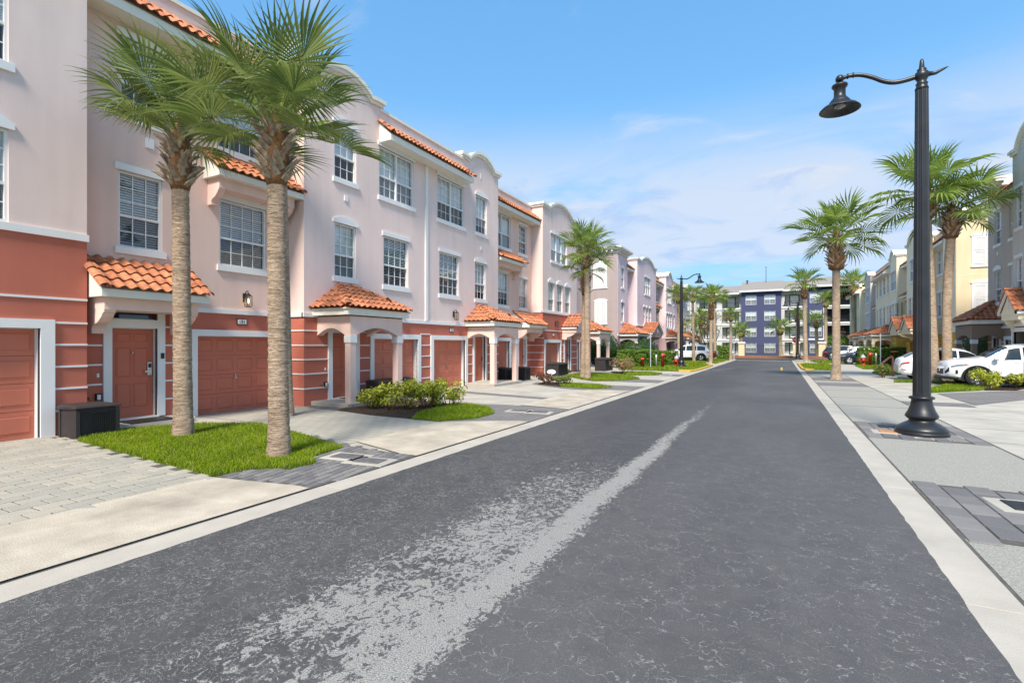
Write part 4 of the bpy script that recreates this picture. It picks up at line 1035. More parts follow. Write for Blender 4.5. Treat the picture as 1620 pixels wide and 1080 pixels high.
# section A (left edge of the picture)
A0, A1 = -7.0, 4.68
facade(pb, FA, A0, A1, 3.6, 9.0, [op(2.68,3.58,3.74,5.32), op(2.68,3.58,F3,T3), op(-1.4,-.5,3.74,5.32)], PINK, back=1.2)
facade(pb, FA, A0, A1, 0, 3.6, [op(1.75,3.99,-1,1.95,.3), op(-2.6,-.3,-1,1.95,.3)], RED, back=1.2, name='wall_base')
trim(pb, FA, A0, A1+.02, 3.60, 3.73, .04)
trim(pb, FA, A0, A1+.003, 2.48, 2.52, .02, name='white_stripe', d0=-.4)
window(pb, FA, 2.68, 3.58, 3.74, 5.32, 3, (3,2), arch=.22, sill=False); window(pb, FA, 2.68, 3.58, F3, T3, 3, (3,2), arch=.2); window(pb, FA, -1.4, -.5, 3.74, 5.32, 3, (3,2), arch=.22, sill=False)
garage(pb, FA, 1.75, 3.99, 1.95, fw=.20, hd=.16); garage(pb, FA, -2.6, -.3, 1.95, fw=.2)
stripes(pb, FA, [(4.20, A1+.003), (-.1, 1.5)], (0.46, 0.86, 1.26, 1.66, 2.06))
parapet(pb, FA, A0, A1, 9.0, 9.5, 10.1, PINK)
# section B
facade(pb, FB, A1-.1, 9.45, 2.44, 9.05, [op(5.37,6.21,F2+.08,T2+.06), op(5.4,6.22,F3,T3), op(7.49,8.75,F2,T2), op(7.45,8.65,F3,T3)], ROSE, back=.5, ends=False)
facade(pb, FB, A1-.1, 9.45, 0, 2.44, [op(5.25,6.10,-1,2.50,.3), op(6.95,9.05,-1,1.87,.3)], RED, back=.5, name='wall_base', ends=False)
trim(pb, FB, 6.6, 9.4, 2.42, 2.53, .04)
window(pb, FB, 5.37, 6.21, F2+.08, T2+.06, 3, (3,2), slats='open'); window(pb, FB, 5.4, 6.22, F3, T3, 3, (3,2), blind='upper')
window(pb, FB, 7.49, 8.75, F2, T2, 4, (3,2), slats='open'); window(pb, FB, 7.45, 8.65, F3, T3, 4, (3,2), blind='upper')
vent(pb, FB, 5.95, 5.98, .16)
entry_door(pb, FB, 5.25, 6.10, .12, 2.01, fw=.15, lock=True, transom=2.44)
fobj('door_step', MB().bbox(4.7,6.5,-.2,.75,-.03,.10,.01), CONC, pb, FB)
shed_canopy(pb, FB, 4.72, 6.66, 3.40, 2.72, .95, ROSE, single=True, bh=.45, bw=.2)
shed_canopy(pb, FB, 7.10, 9.36, 6.22, 5.72, .68, ROSE, single=True, bh=.36, bw=.16)
garage(pb, FB, 6.95, 9.05, 1.87, fw=.13, hd=.15)
stripes(pb, FB, [(A1, 5.09), (6.26, 6.8), (9.2, 9.4)], SZ)
lantern(pb, FB, 8.14, 2.80); number_plate(pb, FB, 8.06, 2.24, '181')
fobj('door_keypad', MB().box(-.03,.03,.04,.065,-.06,.06), BLKPLASTIC, pb, FB, 6.19, 0, 1.42)
def outlet(F, u, z):
    o = fobj('outlet_box', MB().box(-.05,.05,0,.05,-.07,.07), BLKPLASTIC, pb, F, u, 0, z); fobj('outlet_face', MB().box(-.03,.03,.05,.055,-.05,.05), WHITE, o, F, u, 0, z)
    fobj('hose_tap', MB().tube([(-.16,0,-.02),(-.16,.07,-.02),(-.16,.08,-.06)], .014, 6).lathe([(.03,0),(.03,.012)], 8, (-.16,.07,.0)), BRASS, pb, F, u, 0, z)
    fobj('bell_push', MB().box(-.02,.02,0,.012,-.04,.04), WHITE, pb, F, u, 0, z+.43)
outlet(FB, 5.02, .62)
eave_roof(pb, FB, A1, 9.4, 8.52, .5, ROSE)
# section C
facade(pb, FC, 9.40, 20.0, 2.44, 9.0, [op(10.45,11.30,F3+.06,T3+.06), op(10.45,11.29,F2+.03,T2), op(12.29,14.0,F3,T3), op(12.49,13.72,F2,T2), op(15.4,17.2,F3-.04,T3-.02), op(15.52,16.83,F2-.02,T2-.02), op(18.1,19.0,F3-.02,T3-.04), op(18.04,18.9,F2,T2-.04)], PINK, back=1.1)
facade(pb, FC, 9.40, 20.0, 0, 2.44, [op(10.36,11.26,-1,2.02,.2), op(12.03,14.22,-1,1.86,.32), op(15.13,17.26,-1,1.86,.32), op(17.98,18.84,-1,2.02,.2)], RED, back=1.1, name='wall_base')
trim(pb, FC, 9.36, 20.0, 2.42, 2.53, .04)
fobj('trim_band', MB().box(9.36,9.40,-.72,.0,2.42,2.53), WHITE, pb, FC)
window(pb, FC, 10.45, 11.30, F3+.06, T3+.06, 3, (3,2), arch=.12); window(pb, FC, 10.45, 11.29, F2+.03, T2, 3, (3,2), arch=.12)
window(pb, FC, 12.29, 14.0, F3, T3, 3, (3,2), units=2); window(pb, FC, 12.49, 13.72, F2, T2, 4, (3,2))
window(pb, FC, 15.4, 17.2, F3-.04, T3-.02, 3, (3,2), units=2); window(pb, FC, 15.52, 16.83, F2-.02, T2-.02, 4, (3,2))
window(pb, FC, 18.1, 19.0, F3-.02, T3-.04, 3, (3,2), arch=.12); window(pb, FC, 18.04, 18.9, F2, T2-.04, 3, (3,2), arch=.12)
fobj('downpipe', MB().box(14.64,14.78,0,.05,2.53,8.16), WHITE, pb, FC)
vent(pb, FC, 10.88, 5.98, .13); vent(pb, FC, 18.5, 5.80, .13)
fobj('parapet_slot', MB().box(18.44,18.52,0,.02,8.75,9.0), WHITE, pb, FC)
entry_door(pb, FC, 10.36, 11.26, .12, 2.02, fw=.15); entry_door(pb, FC, 17.98, 18.84, .12, 2.02, fw=.13)
porch(pb, FC, 9.62, 12.14, 1.42, 2.66, 3.38, ROSE, single=True)
porch(pb, FC, 17.25, 19.78, 1.42, 2.62, 3.30, ROSE, single=True)
garage(pb, FC, 12.03, 14.22, 1.86, fw=.16); garage(pb, FC, 15.13, 17.26, 1.86, fw=.17)
SC = [(9.40, 10.20), (11.42, 11.86), (14.39, 14.95), (17.44, 17.84), (18.98, 20.0)]
stripes(pb, FC, SC, SZ)
for z in SZ: fobj('white_stripe', MB().box(9.382,9.40,-.72,.018,z-.0175,z+.0175), WHITE, pb, FC)
outlet(FC, 10.12, .55)
lantern(pb, FC, 13.2, 2.82, False); number_plate(pb, FC, 12.95, 2.24, '182'); lantern(pb, FC, 16.45, 2.82, False); number_plate(pb, FC, 16.3, 2.24, '183')
parapet(pb, FC, 9.40, 12.36, 9.0, 9.45, 9.80, PINK); parapet(pb, FC, 17.06, 20.0, 9.0, 9.42, 9.84, PINK)
eave_roof(pb, FC, 12.30, 17.15, 8.36, .5, PINK, para=True)
# section D
facade(pb, FB, 19.9, 24.95, 2.44, 8.9, [op(20.7,22.45,F3,T3), op(23.36,24.25,F3,T3-.1), op(20.9,22.2,F2,T2), op(23.36,24.25,F2,T2-.05)], ROSE, back=.5, ends=False)
facade(pb, FB, 19.9, 24.95, 0, 2.44, [op(20.3,22.3,-1,1.86,.3), op(23.3,24.1,-1,2.0,.2)], RED, back=.5, name='wall_base', ends=False)
trim(pb, FB, 20.0, 24.9, 2.42, 2.53, .04)
window(pb, FB, 20.7, 22.45, F3, T3, 1, (3,2), units=2); window(pb, FB, 23.36, 24.25, F3, T3-.1, 3, (3,2)); window(pb, FB, 20.9, 22.2, F2, T2, 4, (3,2)); window(pb, FB, 23.36, 24.25, F2, T2-.05, 3, (3,2))
shed_canopy(pb, FB, 20.3, 22.9, 6.22, 5.74, .68, ROSE, bh=.36); shed_canopy(pb, FB, 22.7, 24.8, 3.36, 2.70, .95, ROSE, bh=.45, bw=.2, single=True)
garage(pb, FB, 20.3, 22.3, 1.86); entry_door(pb, FB, 23.3, 24.1, .1, 2.0); number_plate(pb, FB, 21.2, 2.24, '')
stripes(pb, FB, [(22.5,23.14),(24.26,24.9)], SZ)
eave_roof(pb, FB, 20.0, 24.9, 8.36, .5, ROSE)
# section E
facade(pb, FC, 24.87, 30.04, 3.44, 9.0, [op(26.0,28.4,F3-.04,T3-.12), op(25.63,26.45,3.56,T2-.06), op(26.83,27.69,3.56,T2-.06), op(28.09,28.91,3.56,T2-.06)], PINK, back=1.1)
facade(pb, FC, 24.87, 30.04, 0, 3.44, [op(25.2,27.3,-1,1.80,.3), op(28.0,28.85,-1,2.0,.2)], RED, back=1.1, name='wall_base')
trim(pb, FC, 24.83, 30.06, 3.42, 3.53, .04); fobj('trim_band', MB().box(24.83,24.87,-.7,0,3.42,3.53), WHITE, pb, FC)
trim(pb, FC, 24.87, 30.04, 2.44, 2.48, .02, name='white_stripe')
window(pb, FC, 26.0, 28.4, F3-.04, T3-.12, 1, (3,2), units=3, arch=.1, slats=False)
for a in (25.63, 26.83, 28.09): window(pb, FC, a, a+.82 if a != 26.83 else 27.69, 3.56, T2-.06, 3, (3,2), arch=.14, sill=False)
garage(pb, FC, 25.2, 27.3, 1.80, fw=.15); entry_door(pb, FC, 28.0, 28.85, .08, 2.0)
gable_canopy(pb, FC, 27.55, 29.65, 1.0, 2.72, 3.4, ROSE, single=True)
stripes(pb, FC, [(24.87,25.04),(27.46,27.86),(29.0,30.04)], SZ)
for z in SZ: fobj('white_stripe', MB().box(24.852,24.87,-.7,.018,z-.0175,z+.0175), WHITE, pb, FC)
lantern(pb, FC, 26.6, 2.85, False); number_plate(pb, FC, 26.3, 2.24, '')
parapet(pb, FC, 24.87, 30.04, 9.0, 9.36, 9.86, PINK)
# section F
facade(pb, FB, 29.9, 34.66, 2.44, 8.9, [op(30.9,31.8,F3,T3), op(30.9,31.8,F2,T2), op(32.6,33.6,F3,T3)], ROSE, back=.5)
facade(pb, FB, 29.9, 34.66, 0, 2.44, [op(30.3,32.2,-1,1.86,.3)], RED, back=.5, name='wall_base')
window(pb, FB, 30.9, 31.8, F3, T3, 3, (3,2)); window(pb, FB, 30.9, 31.8, F2, T2, 3, (3,2)); window(pb, FB, 32.6, 33.6, F3, T3, 3, (3,2))
garage(pb, FB, 30.3, 32.2, 1.86); trim(pb, FB, 30.04, 34.7, 2.42, 2.53, .04)
porch(pb, FB, 32.3, 35.0, 1.5, 2.62, 3.35, ROSE, single=False)
eave_roof(pb, FB, 30.0, 34.7, 8.36, .5, ROSE)
fobj('end_wall', MB().box(34.6,34.66,-9,-.5,0,8.9), ROSE, pb, FB)
fobj('flat_roof', MB().box(-7,34.66,-9.2,-.3,8.9,8.95), SHINGLE, pb, FB)

# ------------------------------------------------------------------ the other buildings
def row_section(b, F, u0, u1, kind, m, base, zb=2.44, nwin=None, par=True, slats=False, ends=True, roofm=None, garages=(), ztop=8.9, single=False):
    """one bay of a terrace: kind 'bump' (parapet), 'recess' (tile eave), 'four' (plain with narrow windows), 'tower' (bracketed cornice)"""
    W = u1-u0; c = (u0+u1)/2; ops = []; wins = []
    if kind == 'bump':
        ops.append((c-1.15,c+1.15,F3,T3,'w3'))
        for k in (-1,0,1): ops.append((c+k*1.15-.38,c+k*1.15+.38,3.62,T2,'a'))
    elif kind == 'recess':
        if W > 3.4:
            ops += [(u0+.7,u0+2.2,F3,T3,'2'),(u1-1.5,u1-.6,F3,T3,'1'),(u0+.8,u0+2.1,F2,T2,'1'),(u1-1.5,u1-.6,F2,T2,'1')]
        else: ops += [(c-.6,c+.6,F3,T3,'2'),(c-.45,c+.45,F2,T2,'1')]
    elif kind == 'four':
        n = nwin or max(2, int(W/2.2))
        for k in range(n):
            x = u0+W*(k+.5)/n; wd = .42 if k in (0, n-1) else .62
            ops += [(x-wd,x+wd,F3,T3,'1'),(x-wd*.8,x+wd*.8,F2,T2,'1')]
    elif kind == 'tower': ops += [(c-.42,c+.42,F3,T3,'a'),(c-.42,c+.42,F2,T2,'a')]
    facade(b, F, u0, u1, zb, ztop, [o[:4] for o in ops], m, back=1.1, ends=ends)
    for o in ops:
        t = o[4]; z1 = o[3]
        window(b, F, o[0], o[1], o[2], o[3], 1 if t == 'w3' else 2, (2,2), units={'w3':3,'2':2}.get(t, 1), arch={'a':.13,'w3':.1}.get(t, 0), slats=slats)
    gops = [(a, e, -1, 1.9, .3) for a, e in garages]
    facade(b, F, u0, u1, 0, zb, gops, base, back=1.1, name='wall_base', ends=ends)
    trim(b, F, u0-.03, u1+.03, zb-.02, zb+.09, .04)
    seg = u0; sp = []
    for a, e in sorted(garages): sp.append((seg, a-.16)); seg = e+.16
    sp.append((seg, u1)); stripes(b, F, sp, (0.6, 1.2, 1.8))
    if kind == 'bump': parapet(b, F, u0, u1, 8.9, 9.4, 9.95, m)
    elif kind in ('recess', 'four'): eave_roof(b, F, u0, u1, 8.36, .5, m, single=single)
    elif kind == 'tower':
        fobj('parapet', MB().box(0,W,-3,0,8.9,9.1), m, b, F, u0, 0, 0)
        co = MB()
        for dd, z0, z1 in ((.10,9.1,9.2),(.34,9.36,9.46),(.42,9.46,9.6)): co.box(-dd,W+dd,-3,dd,z0,z1)
        co.box(-.02,W+.02,-3,.02,9.2,9.36)
        o = fobj('cornice', co, CREAM, b, F, u0, 0, 0)
        x = 0.
        while x < W+.01:
            fobj('cornice_bracket', MB().box(x-.06,x+.06,0.02,.30,9.2,9.355), CREAM, o, F, u0, 0, 0); x += .42
        y = -.4
        while y > -2.8:
            fobj('cornice_bracket', MB().box(-.30,-.02,y-.06,y+.06,9.2,9.355), CREAM, o, F, u0, 0, 0); y -= .42
    return sp
def shutters(b, F, u0, u1, z0, z1):
    w_ = u1-u0; p = fobj('shutters', MB().box(-.08,w_+.08,0,.03,-.05,z1-z0+.1), WHITE, b, F, u0, 0, z0)
    for k in (0, 1):
        a, e = k*w_/2+.02, (k+1)*w_/2-.02; mb = MB()
        for s_ in (0.03, (z1-z0)/2+.03):
            hh = (z1-z0)/2-.06; mb.box(a,e,.03,.055,s_,s_+.05); mb.box(a,e,.03,.055,s_+hh-.05,s_+hh); mb.box(a,a+.05,.03,.055,s_+.05,s_+hh-.05); mb.box(e-.05,e,.03,.055,s_+.05,s_+hh-.05)
            z = s_+.08
            while z < s_+hh-.08: mb.box(a+.05,e-.05,.03,.042,z,z+.03); z += .055
        fobj('shutter_leaf', mb, WHITE, p, F, u0, 0, z0)
    ar = [(-.14,0),(w_+.14,0),(w_+.14,.08)]+[(w_+.14-(w_+.28)*k/8,.08+.14*math.sin(math.pi*k/8)) for k in range(1,8)]+[(-.14,.08)]
    fobj('window_header', MB().prism(ar,0,.05,1), WHITE, p, F, u0, 0, z1+.05); fobj('window_sill', MB().box(-.12,w_+.12,0,.06,-.17,-.05), WHITE, p, F, u0, 0, z0)

# lavender block beyond the pink one
lv = empty('townhouse_block', (-12, 58, 0), 'lavender three-storey townhouse block behind the round clipped bushes on the left', 'townhouse')
FL0, FL1, FL2 = Fr(1, -11.6), Fr(1, -11.2), Fr(1, -12.0)
core(lv, FL2, 40.3, 78, -9, -.62, 8.9)
row_section(lv, FL0, 40.0, 42.9, 'tower', LAV, LAVD)
row_section(lv, FL2, 42.8, 44.8, 'recess', LAV, LAVD)
row_section(lv, FL1, 44.7, 52.34, 'bump', LAV, LAVD, 3.4, garages=[(45.2,47.2)])
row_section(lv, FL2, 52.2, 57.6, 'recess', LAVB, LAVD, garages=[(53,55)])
row_section(lv, FL1, 57.5, 61.0, 'bump', LAV, LAVD, garages=[(58.2,60.2)])
row_section(lv, FL1, 61.0, 70.6, 'four', LAV, LAVD, nwin=4, garages=[(64,66)])
row_section(lv, FL1, 70.6, 74.2, 'bump', LAV, LAVD)
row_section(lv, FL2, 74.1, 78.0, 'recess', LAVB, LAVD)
shed_canopy(lv, FL2, 52.8, 55.8, 6.2, 5.7, .7, LAVB, bh=.36)
porch(lv, FL0, 40.4, 44.2, 1.6, 2.6, 3.5, LAVB); gable_canopy(lv, FL1, 45.6, 50.0, 1.2, 2.75, 3.7, LAVB)
porch(lv, FL1, 57.2, 61.8, 1.6, 2.6, 3.4, LAVB); porch(lv, FL1, 63.2, 67.8, 1.6, 2.6, 3.4, LAVB); porch(lv, FL1, 70.5, 74, 1.6, 2.6, 3.4, LAVB)
FS = Fr('front', 39.95)
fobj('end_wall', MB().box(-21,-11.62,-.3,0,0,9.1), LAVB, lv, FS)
shutters(lv, FS, -13.55, -12.55, F3+.0, T3+.3); shutters(lv, FS, -13.45, -12.55, F2-.1, T2)
fobj('flat_roof', MB().box(40,78,-9.2,-.3,8.9,8.95), SHINGLE, lv, FL2)

# yellow block across the street
yl = empty('townhouse_block', (10, 60, 0), 'yellow and beige townhouse block with ochre ground floor across the street', 'townhouse')
Y0, Y1, Y2 = Fr(-1, 9.1), Fr(-1, 8.7), Fr(-1, 9.5)
core(yl, Y2, 38.8, 86, -9, -.62, 8.9)
row_section(yl, Y0, 38.6, 41.2, 'tower', YELB, YELD)
row_section(yl, Y2, 41.1, 45.0, 'recess', YEL, YELD)
row_section(yl, Y1, 44.9, 49.4, 'bump', YELB, YELD, garages=[(46.2,48.2)])
row_section(yl, Y2, 49.3, 53.4, 'recess', YEL, YELD, garages=[(50,52)])
row_section(yl, Y1, 53.3, 56.3, 'bump', YELB, YELD)
row_section(yl, Y1, 56.3, 64.0, 'four', YELB, YELD, nwin=4, garages=[(58,60)])
row_section(yl, Y2, 63.9, 67.6, 'recess', YEL, YELD)
row_section(yl, Y1, 67.5, 71.5, 'bump', GREYB, YELD)
row_section(yl, Y2, 71.4, 76.0, 'recess', YEL, YELD); row_section(yl, Y1, 76, 86, 'four', YELB, YELD)
shed_canopy(yl, Y2, 50.0, 52.6, 6.2, 5.7, .7, YEL, bh=.36); shed_canopy(yl, Y2, 64.3, 67, 6.2, 5.7, .7, YEL, bh=.36)
gable_canopy(yl, Y1, 46.0, 49.4, 1.2, 2.75, 3.7, YEL); gable_canopy(yl, Y1, 42.0, 45, 1.2, 2.75, 3.6, YEL)
porch(yl, Y1, 55.2, 59.2, 1.6, 2.65, 3.5, YEL); porch(yl, Y1, 60, 65, 1.6, 2.65, 3.4, YEL); porch(yl, Y1, 68, 73, 1.6, 2.65, 3.4, YEL)
FYS = Fr('front', 38.55)
fobj('end_wall', MB().box(9.12,19,-.3,0,0,9.1), YEL, yl, FYS)
for zz in (2.9, 5.75): fobj('wall_joint', MB().box(9.12,19,-.02,.006,zz,zz+.025), YELB, yl, FYS)
shutters(yl, FYS, 9.9, 11.05, F3-.1, T3-.1); shutters(yl, FYS, 9.9, 11.05, F2, T2)
co = MB()
for dd, z0, z1 in ((.10,9.1,9.2),(.34,9.36,9.46),(.42,9.46,9.6)): co.box(9.0,19,-.2,dd,z0,z1)
co.box(9.0,19,-.2,.02,9.2,9.36)
cn = fobj('cornice', co, CREAM, yl, FYS)
for k in range(22): fobj('cornice_bracket', MB().box(9.3+k*.44,9.42+k*.44,0.02,.30,9.2,9.355), CREAM, cn, FYS)
fobj('flat_roof', MB().box(38.6,86,-9.2,-.3,8.9,8.95), SHINGLE, yl, Y2)

# taupe block at the right edge
gy = empty('townhouse_block', (10, 31, 0), 'taupe and pale grey townhouse block at the right edge behind the white crossover', 'townhouse')
G0, G1 = Fr(-1, 9.1), Fr(-1, 8.55)
core(gy, G0, 28.6, 33.2, -9, -.62, 8.9)
facade(gy, G0, 28.35, 33.29, 2.44, 8.9, [op(31.55,32.4,F3,T3), op(31.55,32.4,3.66,T2), op(29.9,30.6,F3,T3), op(29.9,30.6,F2,T2)], GREY, back=1.1)
window(gy, G0, 31.55, 32.4, F3, T3, 3, (3,2), arch=.14); window(gy, G0, 31.55, 32.4, 3.66, T2, 3, (3,2), arch=.14); window(gy, G0, 29.9, 30.6, F3, T3, 2, (3,2)); window(gy, G0, 29.9, 30.6, F2, T2, 2, (3,2))
facade(gy, G0, 28.35, 33.29, 0, 2.44, [op(31.7,32.5,-1,2.0,.2), op(28.9,31.0,-1,1.9,.3)], GREYD, back=1.1, name='wall_base'); stripes(gy, G0, [(31.16,31.5),(32.7,33.29)], (.6,1.2,1.8)); trim(gy, G0, 28.4, 33.3, 2.42, 2.53, .04)
entry_door(gy, G0, 31.7, 32.5, .1, 2.0, dm=GREYD); garage(gy, G0, 28.9, 31.0, 1.9, gm=GREYD)
eave_roof(gy, G0, 28.45, 31.7, 8.36, .5, GREY, para=False)
vent(gy, G0, 31.97, 5.98, .13)
facade(gy, G1, 25.2, 28.45, 2.44, 9.2, [op(27.5,28.1,F2,T2), op(27.5,28.1,F3,T3), op(25.6,26.8,F3,T3)], GREYB, back=1.2)
window(gy, G1, 27.5, 28.1, F2, T2, 2, (3,2)); window(gy, G1, 27.5, 28.1, F3, T3, 2, (3,2)); window(gy, G1, 25.6, 26.8, F3, T3, 3, (3,2), units=2)
# open garage: the crossover stands half inside it
facade(gy, G1, 25.2, 28.45, 0, 2.44, [op(25.75,28.3,-1,2.2,.3)], GREYD, back=1.2, name='wall_base'); trim(gy, G1, 25.2, 28.47, 2.42, 2.56, .04)
fobj('garage_frame', MB().box(25.60,25.75,-.06,.045,0,2.36).box(28.3,28.44,-.06,.045,0,2.36).box(25.75,28.3,-.06,.045,2.2,2.36), WHITE, gy, G1)
fobj('garage_interior', MB().box(25.5,25.6,-6,-.35,0,2.5).box(28.46,28.56,-6,-.35,0,2.5).box(25.5,28.56,-6.1,-6,0,2.5).box(25.6,28.46,-6,-.35,2.45,2.5), OFFW, gy, G1)
fobj('interior_core', MB().box(25.4,28.4,-9,-.7,2.52,8.9), CORE, gy, G1)
parapet(gy, G1, 25.2, 28.45, 9.2, 9.7, 10.4, GREYB)
porch(gy, G0, 31.2, 34.2, 1.25, 2.85, 3.75, GREYD); gable_canopy(gy, G1, 26.55, 28.42, .5, 3.0, 3.85, YELB)
fobj('parapet', MB().box(31.7,33.29,-3,0,8.9,9.05), GREY, gy, G0)
co = MB()
for dd, z0, z1 in ((.08,9.05,9.12),(.3,9.26,9.36),(.38,9.36,9.5)): co.box(31.2,33.29+dd,-9,dd,z0,z1)
co.box(31.2,33.3,-9,.02,9.12,9.26)
cn = fobj('cornice', co, CREAM, gy, G0)
for k in range(6): fobj('cornice_bracket', MB().box(31.4+k*.36,31.5+k*.36,.02,.27,9.12,9.255), CREAM, cn, G0)
fobj('end_wall', MB().box(33.2,33.27,-9,-.05,0,8.9), GREY, gy, G0)
fobj('near_wall', MB().box(25.2,25.3,-9,-1.2,0,9.2), GREYB, gy, G1)

# indigo apartment building closing the street
ap = empty('apartment_building', (-3, 95, 0), 'four-storey indigo and off-white apartment building closing the far end of the street', 'building')
FP = Fr('front', 95.0); FQ = Fr('front', 96.0)
core(ap, FP, -60, 45, -12, -3.0, 10.5)
ROWS = (0.42, 3.12, 5.82, 8.52)
def apt_bay(u0, u1, m, wins):
    ops = [(a-.82, a+.82, z, z+1.6, .12) for a in wins for z in ROWS]
    facade(ap, FP, u0, u1, -.1, 10.7, ops, m, back=1.5)
    for a in wins:
        for z in ROWS: window(ap, FP, a-.82, a+.82, z, z+1.6, 2, (1,1), units=2, slats=False, header=False, sill=False, bm=WHITE)
def balcony_bay(u0, u1, dark=False):
    m = OFFW
    ops = [(u0+.5, u1-.4, z-.1, z+2.05, 1.4) for z in (0.1, 2.8, 5.5, 8.2)]
    facade(ap, FQ, u0, u1, -.1, 10.7, ops, m, back=1.5)
    for z in (0.1, 2.8, 5.5, 8.2):
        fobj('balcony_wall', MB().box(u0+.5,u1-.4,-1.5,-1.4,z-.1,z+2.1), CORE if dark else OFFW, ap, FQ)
        d = fobj('balcony_door', MB().box((u0+u1)/2-.75,(u0+u1)/2+.75,-1.4,-1.34,z,z+1.9), BLKPLASTIC, ap, FQ)
        if not dark: fobj('pane', MB().box((u0+u1)/2-.6,(u0+u1)/2+.6,-1.34,-1.33,z+.15,z+1.8), BLIND, d, FQ)
        rl = MB().box(u0+.5,u1-.4,-.12,-.08,z+.85,z+.9).box(u0+.5,u1-.4,-.12,-.08,z,z+.04)
        x = u0+.55
        while x < u1-.4: rl.box(x,x+.02,-.11,-.09,z+.04,z+.85); x += .13
        if z > 1: fobj('balcony_rail', rl, BLACK, ap, FQ)
        fobj('balcony_edge', MB().box(u0,u1,-.2,.1,z-.35,z-.1), WHITE, ap, FQ)
apt_bay(-5.93, 0.09, PURP, (-4.45, -1.6)); apt_bay(3.98, 6.0, PURP, (5.0,))
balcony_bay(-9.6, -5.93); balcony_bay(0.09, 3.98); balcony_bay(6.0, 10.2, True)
apt_bay(-21, -13.4, OFFW, (-19, -15.5)); balcony_bay(-13.4, -9.6); apt_bay(10.2, 19, OFFW, (12, 16)); apt_bay(-40, -21, PURP, (-37,-33,-29,-25)); apt_bay(19, 40, PURP, (21, 26, 32))
def shingle_roof(u0, u1, ze, zt, d0):
    mb = MB().add([(u0-.3,d0,ze),(u1+.3,d0,ze),(u1+.3,-7,zt),(u0-.3,-7,zt),(u0-.3,d0,ze-.12),(u1+.3,d0,ze-.12),(u1+.3,-7,ze-.12),(u0-.3,-7,ze-.12)], [(0,1,2,3),(4,7,6,5),(0,4,5,1),(1,5,6,2),(3,7,4,0)])
    r = fobj('roof', mb, SHINGLE, ap, FP); fobj('fascia_board', MB().box(u0-.32,u1+.32,d0,d0+.06,ze-.3,ze-.02), WHITE, r, FP)
shingle_roof(-5.93, .09, 10.95, 13.2, .6); shingle_roof(-40, -6.3, 10.7, 12.6, .1); shingle_roof(.5, 3.6, 10.9, 13.0, -.3); shingle_roof(4.0, 40, 11.3, 13.4, .5)
fobj('roof_mast', MB().lathe([(.06,0),(.05,3.4),(.16,3.42),(.16,3.6),(.05,3.62)], 8, (-2.3,-6,12.2)), GREYPAINT, ap, FP)
fobj('roof_vent', MB().lathe([(.08,0),(.08,.8),(.2,.85),(.2,1.0),(.05,1.1)], 8, (-5.3,-5,12.2)), BLACK, ap, FP)
fobj('wall_trim', MB().box(3.98,6.0,0,.06,2.5,2.75), WHITE, ap, FP)

# ------------------------------------------------------------------ palms
def frond_mesh(seed, nseg=42, nod=6, droop=0.5, blade=1.0, pet=0.75, fold=0.35, m=None, young=False, ragged=0.0):
    """costapalmate fan leaf: petiole along +X, blade with many drooping, V-folded segments"""
    r = random.Random(seed); vs = []; fs = []; mi = []
    sag = 0.10
    # petiole (flattened tapering strip with thickness)
    P = []
    for k in range(7):
        t = k/6; P.append(Vector((pet*t, 0, -sag*t*t*pet)))
    for k, p in enumerate(P):
        w_ = .028*(1-.55*k/6); h_ = .014*(1-.4*k/6)
        vs += [(p.x,-w_,p.z+h_),(p.x,w_,p.z+h_),(p.x,w_*.5,p.z-h_),(p.x,-w_*.5,p.z-h_)]
    for k in range(6):
        for q in range(4): fs.append((k*4+q, k*4+(q+1)%4, (k+1)*4+(q+1)%4, (k+1)*4+q)); mi.append(1)
    hub = P[-1]
    amax = R(150 if not young else 70)
    for i in range(nseg):
        t = (i+.5)/nseg*2-1
        a = amax*t + r.uniform(-.02,.02)
        # the costa carries the middle segments further out and bends down
        cst = .34*blade*max(0, 1-abs(t))**1.0
        cp = hub + Vector((cst, 0, -.9*cst*cst/blade - .1*cst))
        ln = blade*(0.98 - .30*abs(t)**1.5)*r.uniform(.92, 1.06)
        if ragged and r.random() < ragged: ln *= r.uniform(.55, .85)
        ca, sa = math.cos(a), math.sin(a)
        dr = droop*r.uniform(.75, 1.35); tip_at = r.uniform(.5, .62)
        spc = math.sin(amax/nseg)*ln*1.02
        base = len(vs); cur = Vector(cp); pitch = fold*abs(sa) - .12*max(0,ca)
        prev = 0.0; yaw = 0.
        for k in range(nod):
            s_ = (k/(nod-1)); 
            if k:
                step = ln/(nod-1)
                p_ = pitch - dr*1.9*max(0, s_-.30)**1.15 - dr*.25*s_
                cur = cur + Vector((ca*math.cos(p_), sa*math.cos(p_), math.sin(p_)))*step
            wd = spc*(max(.06, s_) if s_ < .44 else max(.0, .44*(1-(s_-.44)/.56)**1.1))
            if s_ == 1: wd = .002
            side = Vector((-sa, ca, 0)); fz = wd*1.05
            vs += [tuple(cur+side*wd+Vector((0,0,fz))), tuple(cur), tuple(cur-side*wd+Vector((0,0,fz)))]
        for k in range(nod-1):
            o = base+k*3
            fs += [(o,o+1,o+4,o+3),(o+1,o+2,o+5,o+4)]; mi += [0, 0]
    me = bpy.data.meshes.new('frond'); me.from_pydata(vs, [], fs)
    me.materials.append(m or FROND); me.materials.append(PETIOLE); me.polygons.foreach_set('material_index', mi); me.update()
    return me
FR_HI = [frond_mesh(10+k, 40, 8, d, 1.0, pe, fo, ragged=.08) for k, (d, pe, fo) in enumerate(((.18,.78,.5),(.28,.84,.42),(.42,.8,.35),(.75,.76,.25),(.3,.9,.45)))]
